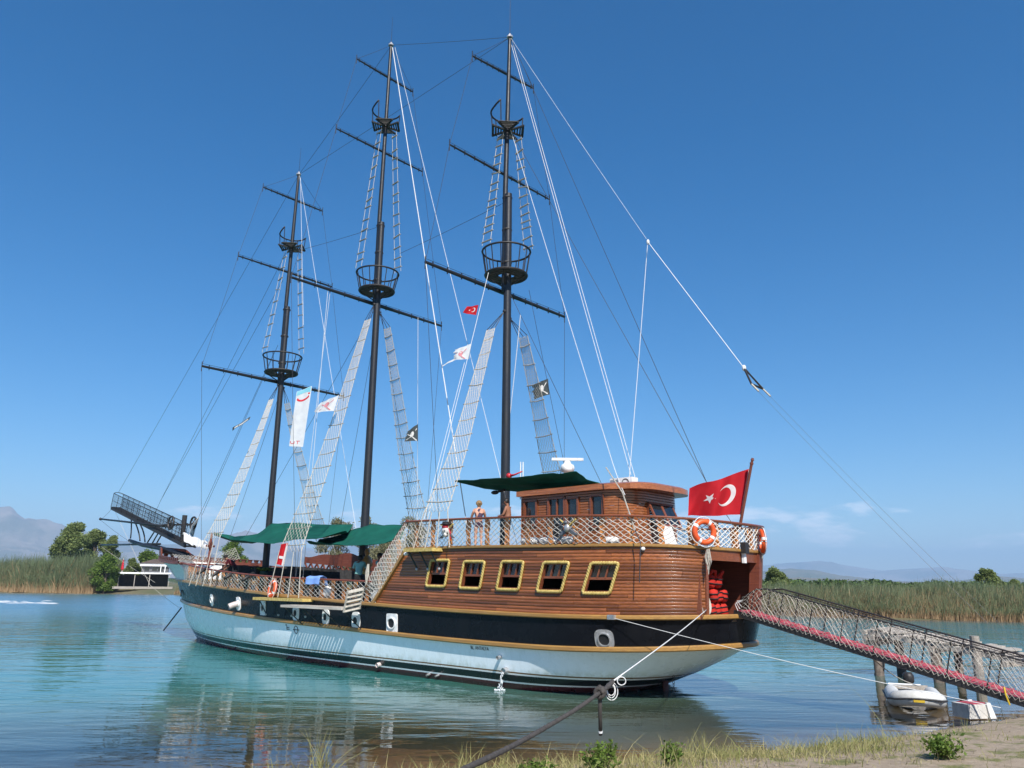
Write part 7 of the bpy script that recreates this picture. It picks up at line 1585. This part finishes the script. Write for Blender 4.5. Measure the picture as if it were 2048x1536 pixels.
# --- trees
barkm = plain('tree_bark', (0.14, 0.105, 0.075), (0.075, 0.058, 0.043), 0.9, 5, 0.6)
treem = leafmat('broad_leaf', (0.12, 0.165, 0.05), (0.27, 0.31, 0.11), 0.42); olivem = leafmat('olive_leaf', (0.16, 0.155, 0.075), (0.27, 0.25, 0.14), 0.3); pinem = leafmat('pine_leaf', (0.035, 0.065, 0.018), (0.085, 0.135, 0.032), 0.2)
def tree(name, label, base, h, w, n, mat, seed, low=0.2, leaf=0.3, group='trees on the far bank', lobes=14, conic=0.0):
    rs = np.random.RandomState(seed); t = thing(name, label, 'tree', tuple(base), group); mb = MB(); mb.tube([(0, 0, -0.3), (0.02*h*rs.randn(), 0.02*h*rs.randn(), h*0.35), (0.03*h*rs.randn(), 0.03*h*rs.randn(), h*0.8)], [h*0.028, h*0.02, h*0.006], 8)
    cents = []
    for k in range(lobes):
        v = low + (1 - low)*(k + rs.rand())/lobes; prof = math.sin(math.pi*min(1, (v - low)/(1 - low)*0.86 + 0.12))**0.7*(1 - conic*v); a = rs.rand()*6.28; r = w*prof*(0.35 + 0.5*rs.rand()); c = np.array([r*math.cos(a), r*math.sin(a), h*v*0.95]); cents.append((c, w*(0.22 + 0.25*rs.rand())*(0.6 + 0.5*prof)))
        mb.tube([(0, 0, max(0.1*h, c[2] - 0.22*h)), c*np.array([0.5, 0.5, 1]) - np.array([0, 0, 0.05*h]), c], [h*0.010, h*0.006, h*0.002], 5)
    mb.build('trunk', barkm, t); C = []; tone = []
    for k in range(n):
        c, r = cents[rs.randint(lobes)]; d = rs.randn(3); d /= np.linalg.norm(d); q = c + d*r*(0.35 + 0.65*rs.rand()**0.5)*np.array([1, 1, 0.75]) + rs.randn(3)*0.05*w; C.append(q); tone.append(0.42 + 0.16*rs.randn())
    C = np.array(C); C[:, 2] = np.maximum(C[:, 2], 0.05*h); V, F = leaf_cloud(C, leaf, rs); bulk('crown', V, F, mat, t, np.repeat(np.clip(tone, 0, 1), 4)); return t
def at(px, py_base, D): d = ray(px, py_base); k = D/math.hypot(d[0], d[1]); return np.array([d[0]*k, d[1]*k, max(0.3, terrain(d[0]*k, d[1]*k))])
def hpx(px, py, D): d = ray(px, py); return CAM_H + d[2]*D/math.hypot(d[0], d[1])
def tr(name, label, px, ytop, D, wpx, n, mat, seed, **kw):
    b = at(px, 1165, D); h = hpx(px, ytop, D) - b[2]; return tree(name, label, b, h, wpx*D/1600, n, mat, seed, **kw)
tr('broadleaf_tree', 'tallest dark green tree above the left reeds', 140, 1045, 215, 37, 29286, treem, 1, leaf=0.26, low=0.02, lobes=26); tr('broadleaf_tree', 'dark green tree right of the tallest one on the left bank', 180, 1060, 222, 29, 20275, treem, 2, leaf=0.26, low=0.02, lobes=26); tr('broadleaf_tree', 'narrow dark green tree closest to the house roof on the left bank', 217, 1070, 214, 24, 13516, treem, 3, leaf=0.23, low=0.02, lobes=26, conic=0.4)
tr('palm_like_shrub', 'low bright bushy tree in front of the left trees', 210, 1108, 196, 24, 7884, bushm, 4, leaf=0.21, low=0.02, lobes=26); tr('broadleaf_tree', 'pale green tree behind the low house', 290, 1103, 210, 30, 12390, bushm, 5, leaf=0.23, low=0.02, lobes=26); tr('broadleaf_tree', 'small green tree left of the low house', 262, 1115, 205, 18, 6758, treem, 6, leaf=0.20, low=0.02, lobes=26)
tr('broadleaf_tree', 'green tree seen between prow and fore mast', 462, 1082, 190, 30, 13516, bushm, 7, leaf=0.21, low=0.02, lobes=26)
tr('olive_tree', 'grey-green loose tree behind the main mast, left crown', 672, 1036, 150, 48, 12800, olivem, 8, leaf=0.14, low=0.1); tr('olive_tree', 'grey-green tree directly behind the main mast', 722, 1030, 149, 42, 12160, olivem, 9, leaf=0.14, low=0.1); tr('olive_tree', 'grey-green tree behind the castle stairs', 812, 1036, 142, 52, 13440, olivem, 10, leaf=0.14, low=0.1); tr('olive_tree', 'lower grey-green tree right of the main mast foot', 762, 1062, 143, 46, 11200, olivem, 16, leaf=0.14, low=0.1)
tr('broadleaf_tree', 'dark round tree right behind the stern on the right bank', 1548, 1137, 112, 26, 9152, treem, 11, leaf=0.13, low=0.05); tr('broadleaf_tree', 'solitary green tree above the right reeds', 1975, 1135, 105, 25, 9152, treem, 12, leaf=0.14, low=0.05); tr('broadleaf_tree', 'smaller green tree at the right edge beside the solitary one', 2030, 1158, 104, 18, 5280, treem, 13, leaf=0.13, low=0.05)
# umbrella-pine wood behind the right reeds: one mass
rs = np.random.RandomState(44); C = []; tone = []
for k in range(120):
    px = rs.uniform(1440, 2350); D = rs.uniform(150, 230); b = at(px, 1165, D); top = hpx(px, 1172 - rs.rand()*8 - 3*math.sin(px*0.02), D) - 0.4; r = 2.2 + 1.6*rs.rand(); q = rs.randn(240, 3); q /= np.linalg.norm(q, axis=1)[:, None]; q[:, 2] = np.abs(q[:, 2])*0.7 - 0.25; C.append(b + np.array([0, 0, max(1.0, top - b[2] - r*0.6)]) + q*r*(0.75 + 0.3*rs.rand(240, 1))); tone.append(np.clip(0.5 + 0.2*rs.randn(240) + 0.15*rs.randn(), 0, 1))
V, F = leaf_cloud(np.concatenate(C), 0.34, rs); o = bulk('pine_wood', V, F, pinem, None, np.repeat(np.concatenate(tone), 4)); tag(o, 'distant band of rounded green pines behind the right reeds', 'wood', kind='stuff')

# --- low house and terrace on the left bank
Dh = 200.0
def hp_(px, py, D=Dh): d = ray(px, py); k = D/math.hypot(d[0], d[1]); return CAM + d*k
bse = hp_(288, 1176); bse[2] = terrain(bse[0], bse[1])
HS = thing('low_house', 'low dark waterside house with white terrace roof on the left bank', 'house', tuple(bse)); HS.rotation_euler = (0, 0, math.radians(22))
pxm = Dh/1600.0
wallm = plain('dark_cabin_wall', (0.11, 0.11, 0.115), (0.08, 0.08, 0.085), 0.8, 1, 0.2); whitem = MAT['white']; roofm = plain('brown_roof', (0.11, 0.08, 0.065), (0.075, 0.055, 0.045), 0.9, 1, 0.4)
def Z(py): return hpx(288, py, Dh) - bse[2]
MB().box((-1.0, 0.5, 0), (4.6, 6, Z(1132))).build('wall', wallm, HS); MB().box((-1.4, -0.1, Z(1132)), (5.0, 6.4, Z(1127))).build('eave', whitem, HS)
MB().add([(-1.6, -0.3, Z(1127)), (5.2, -0.3, Z(1127)), (5.2, 6.6, Z(1127)), (-1.6, 6.6, Z(1127)), (1.2, 3, Z(1117)), (2.6, 3, Z(1117))], [(0, 1, 5, 4), (1, 2, 5), (2, 3, 4, 5), (3, 0, 4), (3, 2, 1, 0)]).build('roof', roofm, HS)
MB().box((-5.6, -3.2, Z(1148)), (5.4, 0.4, Z(1145))).build('terrace_roof', whitem, HS)
for x in (-5.2, -2.0, 1.0, 5.0): MB().box((x - 0.07, -3.0, 0), (x + 0.07, -2.86, Z(1148))).build('terrace_post', MAT['greywood'], HS)
for x in (3.0, 3.9): MB().box((x - 0.08, -0.05, Z(1146)), (x + 0.08, 0.1, Z(1132))).build('veranda_post', whitem, HS)
for x in (-0.4, 1.2, 2.4): w_ = MB().box((x, 0.44, Z(1141)), (x + 1.0, 0.5, Z(1134))).build('window', MAT['glass'], HS)
MB().box((-5.4, -0.4, 0), (4.8, 0.3, Z(1150))).build('terrace_back', MAT['dark'], HS)
MB().box((-6.0, -6.0, 0.0), (6.0, -3.6, 0.5)).build('landing_stage', MAT['greywood'], HS)
UM = thing('closed_parasol', 'small red closed parasol left of the house', 'parasol', tuple(hp_(243, 1150))); UM.location[2] = terrain(UM.location[0], UM.location[1]); hh = hpx(243, 1117, Dh) - UM.location[2]
MB().tube([(0, 0, 0), (0, 0, hh)], 0.06, 6).build('pole', whitem, UM); MB().lathe([(0.05, hh*0.6), (0.32, hh*0.66), (0.2, hh*0.85), (0.02, hh)], (0, 0, 0), 10).build('canopy', MAT['red'], UM)
